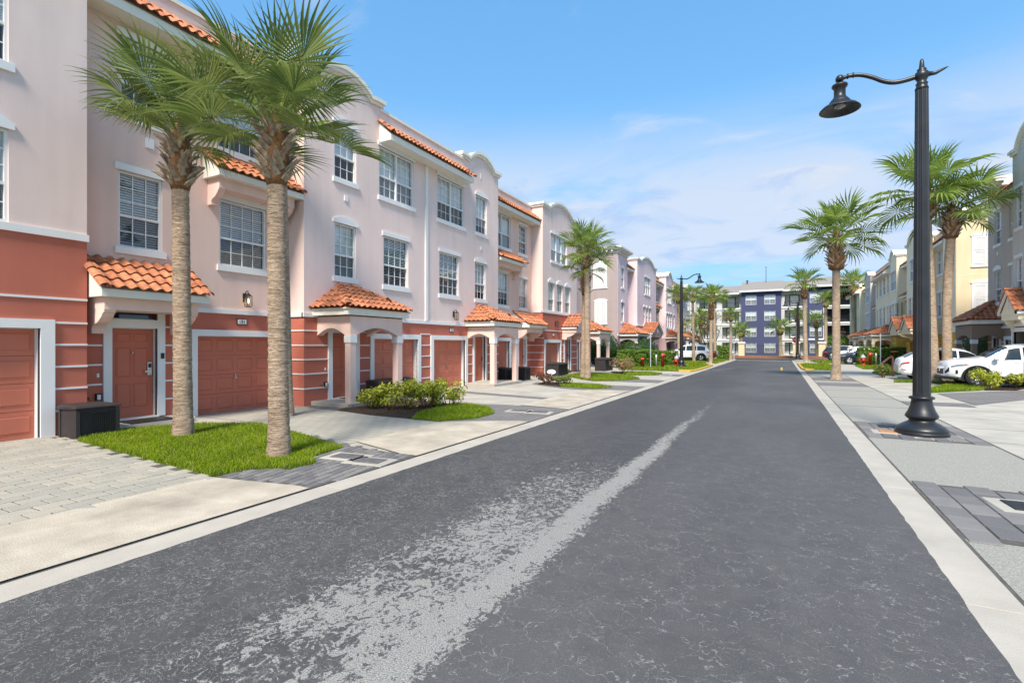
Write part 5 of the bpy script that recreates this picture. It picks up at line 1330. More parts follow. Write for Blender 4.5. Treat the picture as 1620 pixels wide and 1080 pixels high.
FR_MID = [frond_mesh(30+k, 26, 5, d, 1.0, pe, fo, m=FROND_L) for k, (d, pe, fo) in enumerate(((.25,.85,.5),(.4,.9,.4),(.65,.85,.3)))]
FR_LO = [frond_mesh(50+k, 15, 4, d, 1.0, pe, fo, m=FROND_L) for k, (d, pe, fo) in enumerate(((.25,.85,.5),(.4,.85,.4),(.65,.85,.3)))]
FR_YOUNG = frond_mesh(70, 26, 6, .15, .95, .8, .5, young=True)
def boot_mesh():
    mb = MB(); vs = []
    # split, flaring old leaf base that curves outwards
    for k in range(5):
        t = k/4; x = .01+.10*t**1.6; z = .34*t; w_ = .062*(1-.62*t); h_ = .016*(1-.5*t)
        vs += [(x-h_,-w_,z),(x+h_,-w_*.7,z),(x+h_,w_*.7,z),(x-h_,w_,z)]
    fs = [(k*4+q,k*4+(q+1)%4,(k+1)*4+(q+1)%4,(k+1)*4+q) for k in range(4) for q in range(4)]+[(16,17,18,19),(3,2,1,0)]
    mb.add(vs, fs); return mb
BOOT_MB = boot_mesh(); BOOT_ME = BOOT_MB.mesh('leaf_base', BOOT)
PALMS = 'sabal palms along the street'
def palm(loc, zb, zc, rad, fs_, n, seed, label, lod=1, lean=(0,0), boots=44, flare=1.25, bootw=1.0, low=-30, light=False, curve=0.0):
    """zb: height where leaf bases begin, zc: height of the growing point, fs_: leaf scale"""
    r = random.Random(seed); root = empty('palm_tree', (loc[0], loc[1], 0), label, 'palm tree', PALMS)
    nseg = 40 if lod == 0 else 16
    def axis(z):
        t = z/zc; return Vector((lean[0]*t + curve*math.sin(math.pi*t), lean[1]*t, z))
    nst = 90 if lod == 0 else 24; nr = 40 if lod == 0 else 14
    vs = []; fc = []
    for i in range(nst+1):
        z = -.05 + (zb+.25)*i/nst; c = axis(max(0, z))
        rr_ = rad*(1 + (flare-1)*math.exp(-z/.35) - .10*min(1, z/zb))
        if lod == 0: rr_ *= 1 + .028*math.sin(i*2.1+r.uniform(-.6,.6)) + r.uniform(-.012,.012)
        for k in range(nr):
            a = 6.28318*k/nr; q = rr_*(1+ (r.uniform(-.022,.022) if lod == 0 else 0)); vs.append((c.x+q*math.cos(a), c.y+q*math.sin(a), z))
    fc = [(i*nr+k, i*nr+(k+1)%nr, (i+1)*nr+(k+1)%nr, (i+1)*nr+k) for i in range(nst) for k in range(nr)]
    mb = MB(); mb.add(vs, fc, True); mb.f.append([nst*nr+k for k in range(nr)]); mb.sm.append(False)
    link('trunk', mb.mesh('trunk', BARK), root, (0,0,0), local=True)
    # fibrous core of the leaf-base zone
    fm = MB(); pr_ = []
    hz = zc-zb; cb = axis((zb+zc)/2)
    prof = [(rad*.95,zb-.10),(rad*1.12*bootw,zb),(rad*1.25*bootw,zb+hz*.35),(rad*1.12,zb+hz*.7),(rad*.7,zc),(rad*.25,zc+.16)]
    a0 = axis(zb); fm.lathe(prof, 14, (a0.x, a0.y, 0)); link('fibre_sheath', fm.mesh('fibre_sheath', FIBRE), root, (0,0,0), local=True)
    jb = MB()
    for k in range(boots):
        t = k/boots; z = zb - .03 + hz*.86*t; a = k*2.39996 + r.uniform(-.15,.15); c = axis(z)
        rr_ = rad*bootw*(1.02+.18*math.sin(math.pi*min(1,t*1.2)))*(1-.35*t)
        sc = r.uniform(.8,1.25)*(rad/.18)**.8
        m = Matrix.Translation((c.x+rr_*.9*math.cos(a), c.y+rr_*.9*math.sin(a), z)) @ Matrix.Rotation(a, 4, 'Z') @ Matrix.Rotation(R(r.uniform(4,30)*(1-.4*t)), 4, 'Y') @ Matrix.Rotation(R((33 if k % 2 else -33)*r.uniform(.5,1.3)), 4, 'X') @ Matrix.Diagonal((sc*1.2, sc*1.15, sc*r.uniform(.8,1.15), 1))
        if lod == 0: link('leaf_base', BOOT_ME, root, mtx=m)
        else: jb.add([m @ Vector(v) for v in BOOT_MB.v], BOOT_MB.f)
    if lod: tag(link('leaf_bases', jb.mesh('leaf_bases', BOOT), root, (0,0,0), local=True), kind='stuff')
    pool = {0: FR_HI, 1: FR_MID, 2: FR_LO}[lod]
    top = axis(zc)
    for k in range(n):
        t = (k+.5)/n                       # 0 = oldest, hanging; 1 = newest, upright
        el = low + (84-low)*t**.85 + r.uniform(-8, 8); az = k*2.39996 + r.uniform(-.25,.25)
        me = pool[min(len(pool)-1, int((1-t)*len(pool)))] if r.random() < .6 else r.choice(pool)
        if lod == 0 and t > .93: me = FR_YOUNG
        z = zc - .22*(1-t); p = axis(z); off = rad*.55
        sc = fs_*r.uniform(.86,1.08)*(.85+.2*math.sin(math.pi*min(1,t+.1)))
        m = Matrix.Translation((p.x+off*math.cos(az), p.y+off*math.sin(az), z)) @ Matrix.Rotation(az, 4, 'Z') @ Matrix.Rotation(-R(el), 4, 'Y') @ Matrix.Rotation(r.uniform(-.35,.35), 4, 'X') @ Matrix.Scale(sc, 4)
        link('frond', me, root, mtx=m)
    return root
palm((-9.43,5.23), 4.52, 5.55, .148, .84, 20, 1, 'tall palm nearest the front door of number 181, left one of the near pair', 0, lean=(-.12,0.0), boots=64, low=2)
palm((-6.46,4.92), 4.10, 5.0, .140, .84, 22, 2, 'tall palm at the lawn corner by the road, front one of the near pair', 0, lean=(-.15,.06), boots=64, low=-14)
palm((-10.15,7.95), 5.9, 6.8, .13, .7, 12, 3, 'slim palm half hidden behind the front palm of the lawn', 1, lean=(-.12,-.1), boots=40, low=5)
palm((-8.23,23.3), 5.45, 6.35, .14, .82, 22, 4, 'palm with the taller crown of the twin pair halfway down the pink block', 1, lean=(-.1,.1))
palm((-8.62,23.75), 4.2, 5.5, .14, .62, 13, 5, 'shorter rough-necked palm of the twin pair, behind its partner', 1, lean=(.1,.0), boots=60)
palm((2.37,28.94), 5.35, 7.05, .18, 1.08, 24, 6, 'palm standing alone on the right pavement beyond the lamp post', 1, lean=(0,0), boots=80, bootw=1.6, flare=1.5)
palm((6.05,28.6), 7.4, 8.65, .18, 1.25, 22, 8, 'tallest palm on the right, its trunk right behind the lamp post', 1, lean=(-.3,.2), boots=70, bootw=1.3, flare=1.45)
palm((6.55,28.95), 6.5, 7.8, .19, 1.08, 18, 9, 'thick leaning palm right of the lamp post behind the white cars', 1, lean=(.25,.2), boots=70, bootw=1.3, curve=-.1)
FARP = [  # x, y, height of leaf bases, crown, radius, leaf scale, label
 ((-9.38,54.8),6.1,6.95,.15,.76,'far palm just left of the far left lamp post'),
 ((-7.68,53.4),6.0,6.75,.14,.70,'far slim palm over the white crossover on the left'),
 ((-5.75,50.3),4.1,6.2,.16,.78,'far palm with a long criss-cross neck near the yellow kerb'),
 ((-6.82,64.0),6.7,7.6,.17,.92,'far palm behind the criss-cross necked one'),
 ((-4.8,59.7),4.3,5.0,.14,.60,'slim far palm at the left kerb before the indigo wall'),
 ((-5.31,84.5),3.0,3.9,.28,.95,'squat palm against the left edge of the indigo wall'),
 ((0.04,87.5),3.3,4.4,.28,1.05,'squat palm against the right edge of the indigo wall'),
 ((1.72,68.8),4.5,5.2,.16,.60,'slim far palm by the red stop sign'),
 ((2.2,57.5),6.3,7.9,.19,.95,'tall far palm on the right pavement beyond the lone palm'),
 ((5.45,81),6.9,7.9,.20,.86,'far palm behind the black car on the right'),
 ((8.5,79),8.2,9.6,.26,1.26,'far palm in front of the dark balconies'),
 ((4.7,85.5),4.2,5.2,.24,.92,'low far palm behind the right yellow pillar'),
 ((-9.2,70),4.2,5.2,.2,.95,'far bushy palm behind the russet tree'),
]
for i, (p_, zb_, zc_, rad_, s_, lab) in enumerate(FARP):
    palm(p_, zb_, zc_, rad_, s_, 18, 40+i, lab, 2, lean=(random.uniform(-.2,.2), 0), boots=36, bootw=1.35)

# ------------------------------------------------------------------ shrubs and hedges
def leaf(vs, fs, p, nrm, size, r, aspect=.5):
    n = Vector(nrm)+Vector((r.uniform(-.7,.7), r.uniform(-.7,.7), r.uniform(-.5,.8))); n.normalize()
    t = n.orthogonal().normalized(); t.rotate(Matrix.Rotation(r.uniform(0, 6.28), 3, n)); b = n.cross(t)
    s = size*r.uniform(.7, 1.3); w = s*aspect; o = len(vs); p = Vector(p)
    vs += [tuple(p-t*s), tuple(p+b*w-n*w*.25), tuple(p+t*s-n*s*.2), tuple(p-b*w-n*w*.25), tuple(p+n*w*.15)]
    fs += [(o,o+1,o+4),(o+1,o+2,o+4),(o+2,o+3,o+4),(o+3,o,o+4)]
def shrub(loc, rx, ry, h, n, size, m, label, cat='shrub', group=None, seed=1, z0=.03, shell=.55, aspect=.5, name='shrub', lumps=9):
    r = random.Random(seed); root = empty(name, (loc[0], loc[1], 0), label, cat, group)
    vs = []; fs = []; tw = MB()
    L_ = []
    for k in range(lumps):
        a = r.uniform(0, 6.28); q = r.uniform(.25, .75); L_.append((Vector((rx*q*math.cos(a), ry*q*math.sin(a), z0+h*r.uniform(.35, .78))), r.uniform(.32, .5)))
    for k in range(n):
        c, s = L_[k % lumps]
        d = Vector((r.gauss(0,1), r.gauss(0,1), r.gauss(0,1))).normalized(); q = (r.uniform(shell, 1))
        p = c + Vector((d.x*rx*s*q, d.y*ry*s*q, d.z*h*.5*s*q*1.4))
        if p.z < z0+.02: p.z = z0+r.uniform(.02, h*.3)
        leaf(vs, fs, p, d, size, r, aspect)
    for k in range(lumps):
        c = L_[k][0]; b = Vector((c.x*.25, c.y*.25, 0)); tw.tube([b, b.lerp(c, .5)+Vector((r.uniform(-.03,.03),)*3), c], [.012,.009,.005], 5)
        for j in range(3):
            e = c+Vector((r.uniform(-1,1)*rx*.35, r.uniform(-1,1)*ry*.35, r.uniform(0,1)*h*.3)); tw.tube([c.lerp(b,.3), e], [.007,.003], 4)
    g = MB(); g.add(vs, fs); tag(link('foliage', g.mesh('foliage', m), root, (0,0,0), local=True), kind='stuff')
    link('stems', tw.mesh('stems', TWIG), root, (0,0,0), local=True)
    return root
CR = 'variegated shrubs in the bed by the second driveway'
for i, (x, y, rx, h, lab) in enumerate((
    (-9.35,9.75,.42,.52,'yellow-green shrub at the near left of the mulch bed'),
    (-8.85,9.95,.50,.66,'yellow-green shrub in the hedge row, second from the porch'),
    (-8.40,10.20,.52,.74,'yellow-green shrub in the middle of the hedge row'),
    (-7.98,10.45,.50,.78,'tall yellow-green shrub near the lawn end of the hedge row'),
    (-7.70,10.95,.50,.76,'yellow-green shrub at the lawn end of the hedge row'),
    (-8.25,10.95,.50,.74,'yellow-green shrub at the back of the hedge row'))):
    shrub((x,y), rx, rx, h, 620, .045, CROTON, lab, group=CR, seed=20+i, aspect=.55)
shrub((-10.05,10.15), .2, .2, .34, 90, .05, CROTON, 'sparse little yellow plant beside the porch step', seed=31, lumps=5)
shrub((-9.75,10.6), .24, .24, .40, 110, .05, CROTON, 'small yellow-green plant in front of the porch column', seed=32, lumps=5)
shrub((-8.75,19.55), .38, .38, .5, 300, .07, BRONZE, 'bronze-leaved ti plant beside the oval yard sign', seed=33, aspect=.3)
shrub((-8.0,19.6), .62, .5, .36, 700, .04, OLIVELEAF, 'low olive-green mound shrub by the small lawn', seed=34)
shrub((-8.2,29.4), .8, .8, .95, 800, .06, TANLEAF, 'rounded russet shrub in a mulch bed by the twin palms', seed=35)
shrub((6.9,25.2), .62, .6, .72, 700, .06, CROTON, 'yellow variegated shrub in front of the white crossover wheel', seed=36)
shrub((7.75,25.7), .34, .34, .6, 300, .06, CROTON, 'small yellow variegated shrub by the white crossover sill', seed=37)
shrub((4.6,31.6), .4, .4, .8, 260, .07, OLIVELEAF, 'loose olive shrub behind the tail of the parked white car', seed=38)
shrub((-10.9,27.3), .35, .35, .3, 160, .05, OLIVELEAF, 'little green plant at the end of the storage box', seed=39)
shrub((-11.1,23.5), .3, .3, .35, 60, .06, BRONZE, 'wilted brown plant by the stepped doorway', seed=40, lumps=5)
def hedge(poly_a, poly_b, th, h, n, m, label, seed=1, size=.06):
    """clipped hedge along a line: dark twiggy core + a dense skin of leaves"""
    a, b = Vector((*poly_a,0)), Vector((*poly_b,0)); L_ = (b-a).length; d = (b-a).normalized(); nn_ = Vector((-d.y, d.x, 0)); r = random.Random(seed)
    root = empty('hedge', a.lerp(b,.5), label, 'hedge'); c0 = a.lerp(b,.5)
    vs = []; fs = []
    for k in range(n):
        q = r.random(); s = r.uniform(-.5,.5)*L_
        if q < .42: p = d*s + nn_*(th/2*(1 if r.random() < .5 else -1)) + Vector((0,0,r.uniform(.05,h))); nr = nn_ if (p.dot(nn_) > 0) else -nn_
        elif q < .78: p = d*s + nn_*r.uniform(-th/2,th/2) + Vector((0,0,h)); nr = Vector((0,0,1))
        else: sg = 1 if r.random() < .5 else -1; p = d*(sg*L_/2)+nn_*r.uniform(-th/2,th/2)+Vector((0,0,r.uniform(.05,h))); nr = d*sg
        p = p + nr*r.gauss(0,.035) + nr*.05*math.sin(3*p.x+2.3*p.y+4*p.z); leaf(vs, fs, p, nr, size, r)
    g = MB(); g.add(vs, fs); tag(link('foliage', g.mesh('foliage', m), root, (0,0,0), local=True), kind='stuff')
    ang = math.atan2(d.y, d.x); cr = MB().box(-L_/2+.08,L_/2-.08,-th/2+.08,th/2-.08,.02,h-.08)
    link('branch_core', cr.mesh('branch_core', DARKLEAF), root, (0,0,0), (0,0,ang), local=True)
hedge((-10.2,36.4), (-8.8,39.8), 1.1, 1.25, 5200, HEDGE, 'bright green clipped hedge on the left in front of the round bushes', 51)
hedge((-8.7,40.1), (-7.8,42.4), 1.1, 1.15, 3000, HEDGE, 'short clipped hedge behind the red standpipes on the left', 52)
hedge((5.7,50.6), (9.6,50.9), 1.1, 1.42, 5200, HEDGE, 'bright green clipped hedge behind the right fire hydrant', 53, .07)
hedge((-9.5,67), (-5.6,67), 1.0, 1.5, 1800, HEDGE, 'far dark green hedge before the left yellow pillar', 54, .1)
def ball(loc, rx, h, n, label, seed, m=DARKLEAF, size=.065, zc=.5):
    r = random.Random(seed); root = empty('clipped_bush', (loc[0],loc[1],0), label, 'bush'); vs = []; fs = []
    for k in range(n):
        d = Vector((r.gauss(0,1), r.gauss(0,1), r.gauss(0,1))).normalized(); q = 1+r.gauss(0,.03)+.04*math.sin(5*d.x+7*d.y+4*d.z)
        p = Vector((d.x*rx*q, d.y*rx*q, h*zc+d.z*h*(1-zc)*q))
        if p.z < .1: p.z = r.uniform(.1,.5)
        leaf(vs, fs, p, d, size, r)
    g = MB(); g.add(vs, fs); tag(link('foliage', g.mesh('foliage', m), root, (0,0,0), local=True), kind='stuff')
    prof = [(rx*.3,.05)]+[(rx*.92*math.cos(t), h*zc+h*(1-zc)*.92*math.sin(t)) for t in [R(-70+i*20) for i in range(8)]]+[(.05,h*.95)]
    link('branch_core', MB().lathe(prof, 14).mesh('branch_core', DARKLEAF), root, (0,0,0), local=True)
ball((-11.9,36.9), 1.25, 2.55, 3200, 'large dark clipped bush touching the end porch of the pink block', 61)
ball((-10.6,41.8), 1.75, 2.35, 3600, 'wide dark dome-shaped bush behind the left hedge', 62)
ball((10.2,36.6), 1.3, 3.1, 2200, 'tall dark green bush between the taupe and yellow blocks', 63)
ball((11.8,37.2), 1.2, 2.6, 1600, 'dark green bush against the yellow side wall', 64, HEDGE)
ball((6.9,82), 1.8, 3.2, 1400, 'far rounded green tree-like bush by the dark balconies', 65, HEDGE, .12)
def small_tree(loc, h, label, m, seed):
    r = random.Random(seed); root = empty('small_tree', (loc[0],loc[1],0), label, 'tree'); tb = MB(); vs = []; fs = []
    for k in range(4):
        a = k*1.57+.4; tip = Vector((math.cos(a)*h*.22, math.sin(a)*h*.22, h*.62)); tb.tube([(0,0,0), tip*.45+Vector((0,0,.1)), tip], [.10,.07,.04], 7)
        for j in range(5):
            e = tip+Vector((r.uniform(-1,1)*h*.2, r.uniform(-1,1)*h*.2, r.uniform(-.05,.36)*h)); tb.tube([tip*.8, tip, e], [.04,.03,.01], 5)
            for q in range(90): leaf(vs, fs, e+Vector((r.gauss(0,.28), r.gauss(0,.28), r.gauss(0,.25))), (0,0,1), .1, r)
    link('trunk', tb.mesh('trunk', TWIG), root, (0,0,0), local=True); g = MB(); g.add(vs, fs); tag(link('crown', g.mesh('crown', m), root, (0,0,0), local=True), kind='stuff')
small_tree((-7.9,68.2), 5.4, 'small russet-leaved tree by the far left hedge', TANLEAF, 71)
small_tree((-10.2,66), 5.0, 'small green tree at the far end of the lavender block', HEDGE, 72)

# ------------------------------------------------------------------ street lamps
def street_lamp(loc, arm, label, s=1.0):
    root = empty('street_lamp', (loc[0],loc[1],0), label, 'street lamp', 'black street lamps')
    base = [(.40,0),(.405,.07),(.385,.085),(.395,.10),(.385,.13),(.34,.175),(.26,.225),(.20,.26),(.19,.29),(.225,.315),(.25,.345),(.245,.375),(.205,.45),(.17,.55),(.155,.64),(.155,.66),(.19,.67),(.195,.69),(.185,.71),(.14,.72)]
    link('base', MB().lathe(base, 32).mesh('base', BLACK), root, (0,0,0), local=True)
    sh = MB(); n = 48; vs = []; prof = [(.135,.70),(.135,.80),(.128,2.5),(.112,4.6),(.098,6.35)]
    for r_, z in prof:
        for k in range(n):
            a = 6.28318*k/n; q = r_*(1-(.085 if (k % 6) in (1,2,3,4) else 0)*(1 if z > .75 else 0)); vs.append((q*math.cos(a), q*math.sin(a), z))
    sh.add(vs, [(i*n+k,i*n+(k+1)%n,(i+1)*n+(k+1)%n,(i+1)*n+k) for i in range(len(prof)-1) for k in range(n)], False)
    link('fluted_shaft', sh.mesh('fluted_shaft', BLACK), root, (0,0,0), local=True)
    cap = MB().lathe([(.10,6.34),(.105,6.36),(.085,6.40),(.085,6.43),(.095,6.45),(.075,6.47),(.07,6.5),(.105,6.56),(.115,6.60),(.10,6.65),(.06,6.69),(.075,6.71),(.045,6.73),(.03,6.87),(.018,6.90),(.002,6.905)], 20)
    link('finial', cap.mesh('finial', BLACK), root, (0,0,0), local=True)
    sx = arm
    ap_ = [(.05,6.60),(.25,6.57),(.42,6.575),(.58,6.64),(.74,6.75),(.92,6.84),(1.08,6.87),(1.2,6.86),(1.27,6.83)]
    # smooth the arm
    sm = []
    for i in range(len(ap_)-1):
        for t in (0,.25,.5,.75): 
            p0, p1, p2, p3 = (ap_[max(0,min(len(ap_)-1,i+j))] for j in (-1,0,1,2))
            sm.append(tuple(.5*((2*p1[q])+(-p0[q]+p2[q])*t+(2*p0[q]-5*p1[q]+4*p2[q]-p3[q])*t*t+(-p0[q]+3*p1[q]-3*p2[q]+p3[q])*t**3) for q in (0,1)))
    sm.append(ap_[-1])
    am = MB().tube([(sx*x,0,z) for x, z in sm], [.042-.008*i/len(sm) for i in range(len(sm))], 10)
    am.tube([(-sx*.06,0,6.61),(-sx*.2,0,6.60),(-sx*.32,0,6.65),(-sx*.38,0,6.67)], [.05,.035,.022,.006], 8)
    am.lathe([(.02,6.80),(.07,6.81),(.075,6.86),(.05,6.91),(.01,6.93)], 12, (sx*1.27,0,0))
    for x in (1.05, 1.14): am.tube([(sx*x-.012,0,6.87),(sx*x+.012,0,6.87)], .05, 10)
    link('arm', am.mesh('arm', BLACK), root, (0,0,0), local=True)
    hd = [(.03,6.80),(.035,6.745),(.13,6.735),(.14,6.71),(.125,6.68),(.10,6.66),(.10,6.52),(.115,6.48),(.15,6.44),(.18,6.40),(.185,6.375),(.20,6.37),(.205,6.35),(.29,6.31),(.345,6.255),(.35,6.24),(.335,6.245),(.27,6.30),(.19,6.335),(.10,6.345)]
    h_ = link('lamp_head', MB().lathe(hd, 32, (sx*1.27,0,0)).mesh('lamp_head', BLACK), root, (0,0,0), local=True)
    link('lens', MB().lathe([(.10,6.345),(.11,6.32),(.09,6.29),(.03,6.275)], 16, (sx*1.27,0,0)).mesh('lens', LAMPCLEAR), h_, (0,0,0), local=True)
    return root
street_lamp((2.29,11.74), -1, 'tall black lamp post on the right verge in the foreground')
street_lamp((-6.53,39.2), 1, 'black lamp post on the left lawn beside the fire hydrant')
street_lamp((1.75,67.5), -1, 'far black lamp post beside the stop sign')
street_lamp((2.2,79), -1, 'farthest black lamp post before the indigo building')

# ------------------------------------------------------------------ cars
def interp(pts, x):
    if x <= pts[0][0]: return pts[0][1]
    for (a, u), (b, v) in zip(pts, pts[1:]):
        if x <= b:
            t = (x-a)/(b-a); return u+(v-u)*t
    return pts[-1][1]
def smooth_pts(pts, n=6):
    out_ = []
    for i in range(len(pts)-1):
        p = [pts[max(0,min(len(pts)-1,i+j))] for j in (-1,0,1,2)]
        for k in range(n):
            t = k/n; m1 = (p[2][1]-p[0][1])/max(1e-6,(p[2][0]-p[0][0]))*(p[2][0]-p[1][0]); m2 = (p[3][1]-p[1][1])/max(1e-6,(p[3][0]-p[1][0]))*(p[2][0]-p[1][0])
            h = (2*t**3-3*t*t+1)*p[1][1]+(t**3-2*t*t+t)*m1*.7+(-2*t**3+3*t*t)*p[2][1]+(t**3-t*t)*m2*.7
            out_.append((p[1][0]+(p[2][0]-p[1][0])*t, h))
    return out_+[pts[-1]]
SUV = dict(top=[(-2.25,.62),(-2.22,.95),(-2.12,1.10),(-1.82,1.50),(-1.6,1.58),(-1.0,1.64),(-.2,1.665),(.35,1.58),(1.12,1.15),(1.3,1.12),(1.85,1.06),(2.12,.98),(2.24,.84),(2.27,.62)],
    belt=[(-2.25,.60),(-2.15,.93),(-1.6,1.03),(0,1.0),(1.1,.99),(1.8,.93),(2.15,.82),(2.27,.6)], wid=[(-2.25,.70),(-2.1,.85),(-1.6,.915),(0,.93),(1.4,.93),(1.9,.905),(2.12,.85),(2.23,.74),(2.27,.64)],
    bot=[(-2.25,.42),(-2.0,.30),(-1,.24),(1.2,.24),(2.0,.27),(2.27,.36)], wb=(-1.36,1.36), wr=.355, win=((-1.72,-.98),(-.90,.02),(.10,.86)), ws=(.38,1.10), rw=(-2.10,-1.84), clad=True, L=2.27)
SEDAN = dict(top=[(-2.35,.62),(-2.32,.98),(-2.1,1.06),(-1.75,1.12),(-1.1,1.38),(-.7,1.46),(0,1.475),(.4,1.43),(1.15,1.03),(1.4,.97),(2.0,.86),(2.25,.74),(2.35,.55)],
    belt=[(-2.35,.60),(-2.2,.92),(-1.6,.98),(0,.93),(1.2,.90),(1.9,.80),(2.2,.68),(2.35,.52)], wid=[(-2.35,.66),(-2.2,.82),(-1.7,.90),(0,.915),(1.4,.905),(1.95,.84),(2.2,.70),(2.35,.48)],
    bot=[(-2.35,.36),(-2.0,.24),(-1,.18),(1.2,.18),(2.0,.20),(2.35,.30)], wb=(-1.40,1.42), wr=.335, win=((-1.45,-.72),(-.64,.16),(.24,.95)), ws=(.42,1.13), rw=(-1.72,-1.12), clad=False, L=2.35)
CROSS = dict(SUV); CROSS.update(top=[(-2.28,.62),(-2.26,1.0),(-2.1,1.16),(-1.5,1.48),(-.9,1.62),(-.1,1.66),(.4,1.58),(1.15,1.12),(1.4,1.05),(1.9,.95),(2.15,.86),(2.27,.6)], rw=(-2.02,-1.52), clad=False)
_carcache = {}
def car_meshes(kind, P, paint, cladm):
    key = (kind, paint.name)
    if key in _carcache: return _carcache[key]
    top, belt, wid, bot = (smooth_pts(P[k]) for k in ('top','belt','wid','bot'))
    def section(x):
        zt, zb_, w_, z0 = interp(top,x), interp(belt,x), interp(wid,x), interp(bot,x)
        zb_ = min(zb_, zt-.02); g = max(0, min(1, (zt-zb_-.06)/.55)); wt = w_*(.90-.19*g)
        zm = z0+(zb_-z0)*.45
        return [(0,z0),(w_*.86,z0),(w_*.965,z0+.10),(w_,zm),(w_*.995,zm+(zb_-zm)*.55),(w_*.955,zb_),(wt,zt-.05-.02*g),(wt*.72,zt-.008),(0,zt+.012)]
    def Sf(x, v):
        s = section(x); i = min(7, int(v)); t = v-i; return Vector((x, s[i][0]+(s[i+1][0]-s[i][0])*t, s[i][1]+(s[i+1][1]-s[i][1])*t))
    xs = [-P['L']+2*P['L']*i/72 for i in range(73)]
    vs = []; fs = []; m = 16
    for x in xs:
        s = section(x); ring = [(x,y,z) for y, z in s] + [(x,-y,z) for y, z in s[-2:0:-1]]; vs += ring
    for i in range(72):
        for k in range(m): fs.append((i*m+k,i*m+(k+1)%m,(i+1)*m+(k+1)%m,(i+1)*m+k))
    fs += [tuple(range(m-1,-1,-1)), tuple(72*m+k for k in range(m))]
    me = bpy.data.meshes.new('body'); me.from_pydata(vs, [], fs); me.materials.append(paint)
    bm = bmesh.new(); bm.from_mesh(me); bmesh.ops.recalc_face_normals(bm, faces=bm.faces[:]); bm.to_mesh(me); bm.free()
    # cut the wheel arches
    bo = bpy.data.objects.new('tmp', me); COL.objects.link(bo); cut = []
    for xw in P['wb']:
        for sg in (1,-1):
            c = MB(); n = 28; rr_ = P['wr']+.055; ya, yb = sg*.62, sg*1.2
            c.add([(xw+rr_*math.cos(6.28318*k/n), ya, P['wr']+rr_*math.sin(6.28318*k/n)) for k in range(n)]+[(xw+rr_*math.cos(6.28318*k/n), yb, P['wr']+rr_*math.sin(6.28318*k/n)) for k in range(n)],
                  [tuple(range(n)), tuple(range(2*n-1,n-1,-1))]+[(k,n+k,n+(k+1)%n,(k+1)%n) for k in range(n)])
            cm_ = c.mesh('cut', RUBBER); b2 = bmesh.new(); b2.from_mesh(cm_); bmesh.ops.recalc_face_normals(b2, faces=b2.faces[:]); b2.to_mesh(cm_); b2.free()
            co_ = bpy.data.objects.new('cut', cm_); COL.objects.link(co_); cut.append(co_)
            md = bo.modifiers.new('b', 'BOOLEAN'); md.operation = 'DIFFERENCE'; md.object = co_; md.solver = 'EXACT'
    dg = bpy.context.evaluated_depsgraph_get(); dg.update()
    body = bpy.data.meshes.new_from_object(bo.evaluated_get(dg)); body.name = 'body'
    for p_ in body.polygons: p_.use_smooth = True
    try: body.set_sharp_from_angle(angle=R(32))
    except Exception: pass
    for o in cut+[bo]: bpy.data.objects.remove(o)
    def patch(x0, x1, v0, v1, off, mt, nx=10, nv=3, mirror=True, name='p', top_=False, sides=None):
        mb = MB()
        for sg in (sides or (1,-1)):
            vv = []
            for i in range(nx+1):
                for j in range(nv+1):
                    x = x0+(x1-x0)*i/nx; v = v0+(v1-v0)*j/nv; p = Sf(x, v); e = .01
                    n_ = (Sf(x+e,v)-Sf(x-e,v)).cross(Sf(x,min(7.999,v+e))-Sf(x,v-e)); n_.normalize()
                    if n_.y < 0 and not top_: n_ = -n_
                    if top_ and n_.z < 0: n_ = -n_
                    p = p+n_*off; vv.append((p.x, sg*p.y, p.z))
            mb.add(vv, [(i*(nv+1)+j,(i+1)*(nv+1)+j,(i+1)*(nv+1)+j+1,i*(nv+1)+j+1) for i in range(nx) for j in range(nv)], True)
        return mb.mesh(name, mt)
    parts = []
    def both(nm, *a, **k):
        for sg in (1, -1): parts.append((nm, patch(*a, sides=(sg,), name=nm, **k)))
    for a, b in P['win']: both('side_window', a, b, 5.10, 5.90, .006, CARGLASS)
    parts.append(('windscreen', patch(P['ws'][0]+.04, P['ws'][1]-.02, 6.12, 7.999, .006, CARGLASS, 10, 6, True, top_=True)))
    parts.append(('rear_window', patch(P['rw'][0], P['rw'][1], 6.15, 7.999, .006, CARGLASS, 8, 5, True, top_=True)))
    Lx = P['L']
    both('headlight', Lx-.62, Lx-.15, 4.2, 4.72, .008, LAMPCLEAR, 10, 3)
    both('grille_wing', Lx-.10, Lx-.005, 3.3, 4.6, .006, BLKPLASTIC, 6, 3)
    both('front_indicator', Lx-.66, Lx-.52, 4.3, 4.5, .008, AMBER, 4, 2)
    both('fog_recess', Lx-.34, Lx-.27, 2.7, 3.5, .006, BLKPLASTIC, 5, 3)
    both('tail_lamp', -Lx+.05, -Lx+.42, 4.2, 4.75, .01, LAMPRED, 8, 3)
    both('rear_reflector', -Lx+.06, -Lx+.26, 2.6, 2.8, .008, LAMPRED, 4, 2)
    # door shut lines and handles
    dl = MB(); hz = MB()
    for xd in (P['win'][1][0]-.04, P['win'][2][0]-.04, P['win'][2][1]+.16):
        for sg in (1,-1):
            pts = [Sf(xd, v) for v in (2.2,3,4,4.6,5.0)]; dl.tube([(p.x, sg*(p.y+.001), p.z) for p in pts], .006, 4)
    for xd in (P['win'][1][0]+.10, P['win'][2][0]+.10):
        for sg in (1,-1):
            p = Sf(xd, 4.72); hz.tube([(p.x-.08,sg*(p.y+.02),p.z),(p.x+.10,sg*(p.y+.02),p.z)], .014, 6)
    parts += [('shut_lines', dl.mesh('shut_lines', RUBBER)), ('door_handles', hz.mesh('door_handles', paint))]
    mi_ = MB()
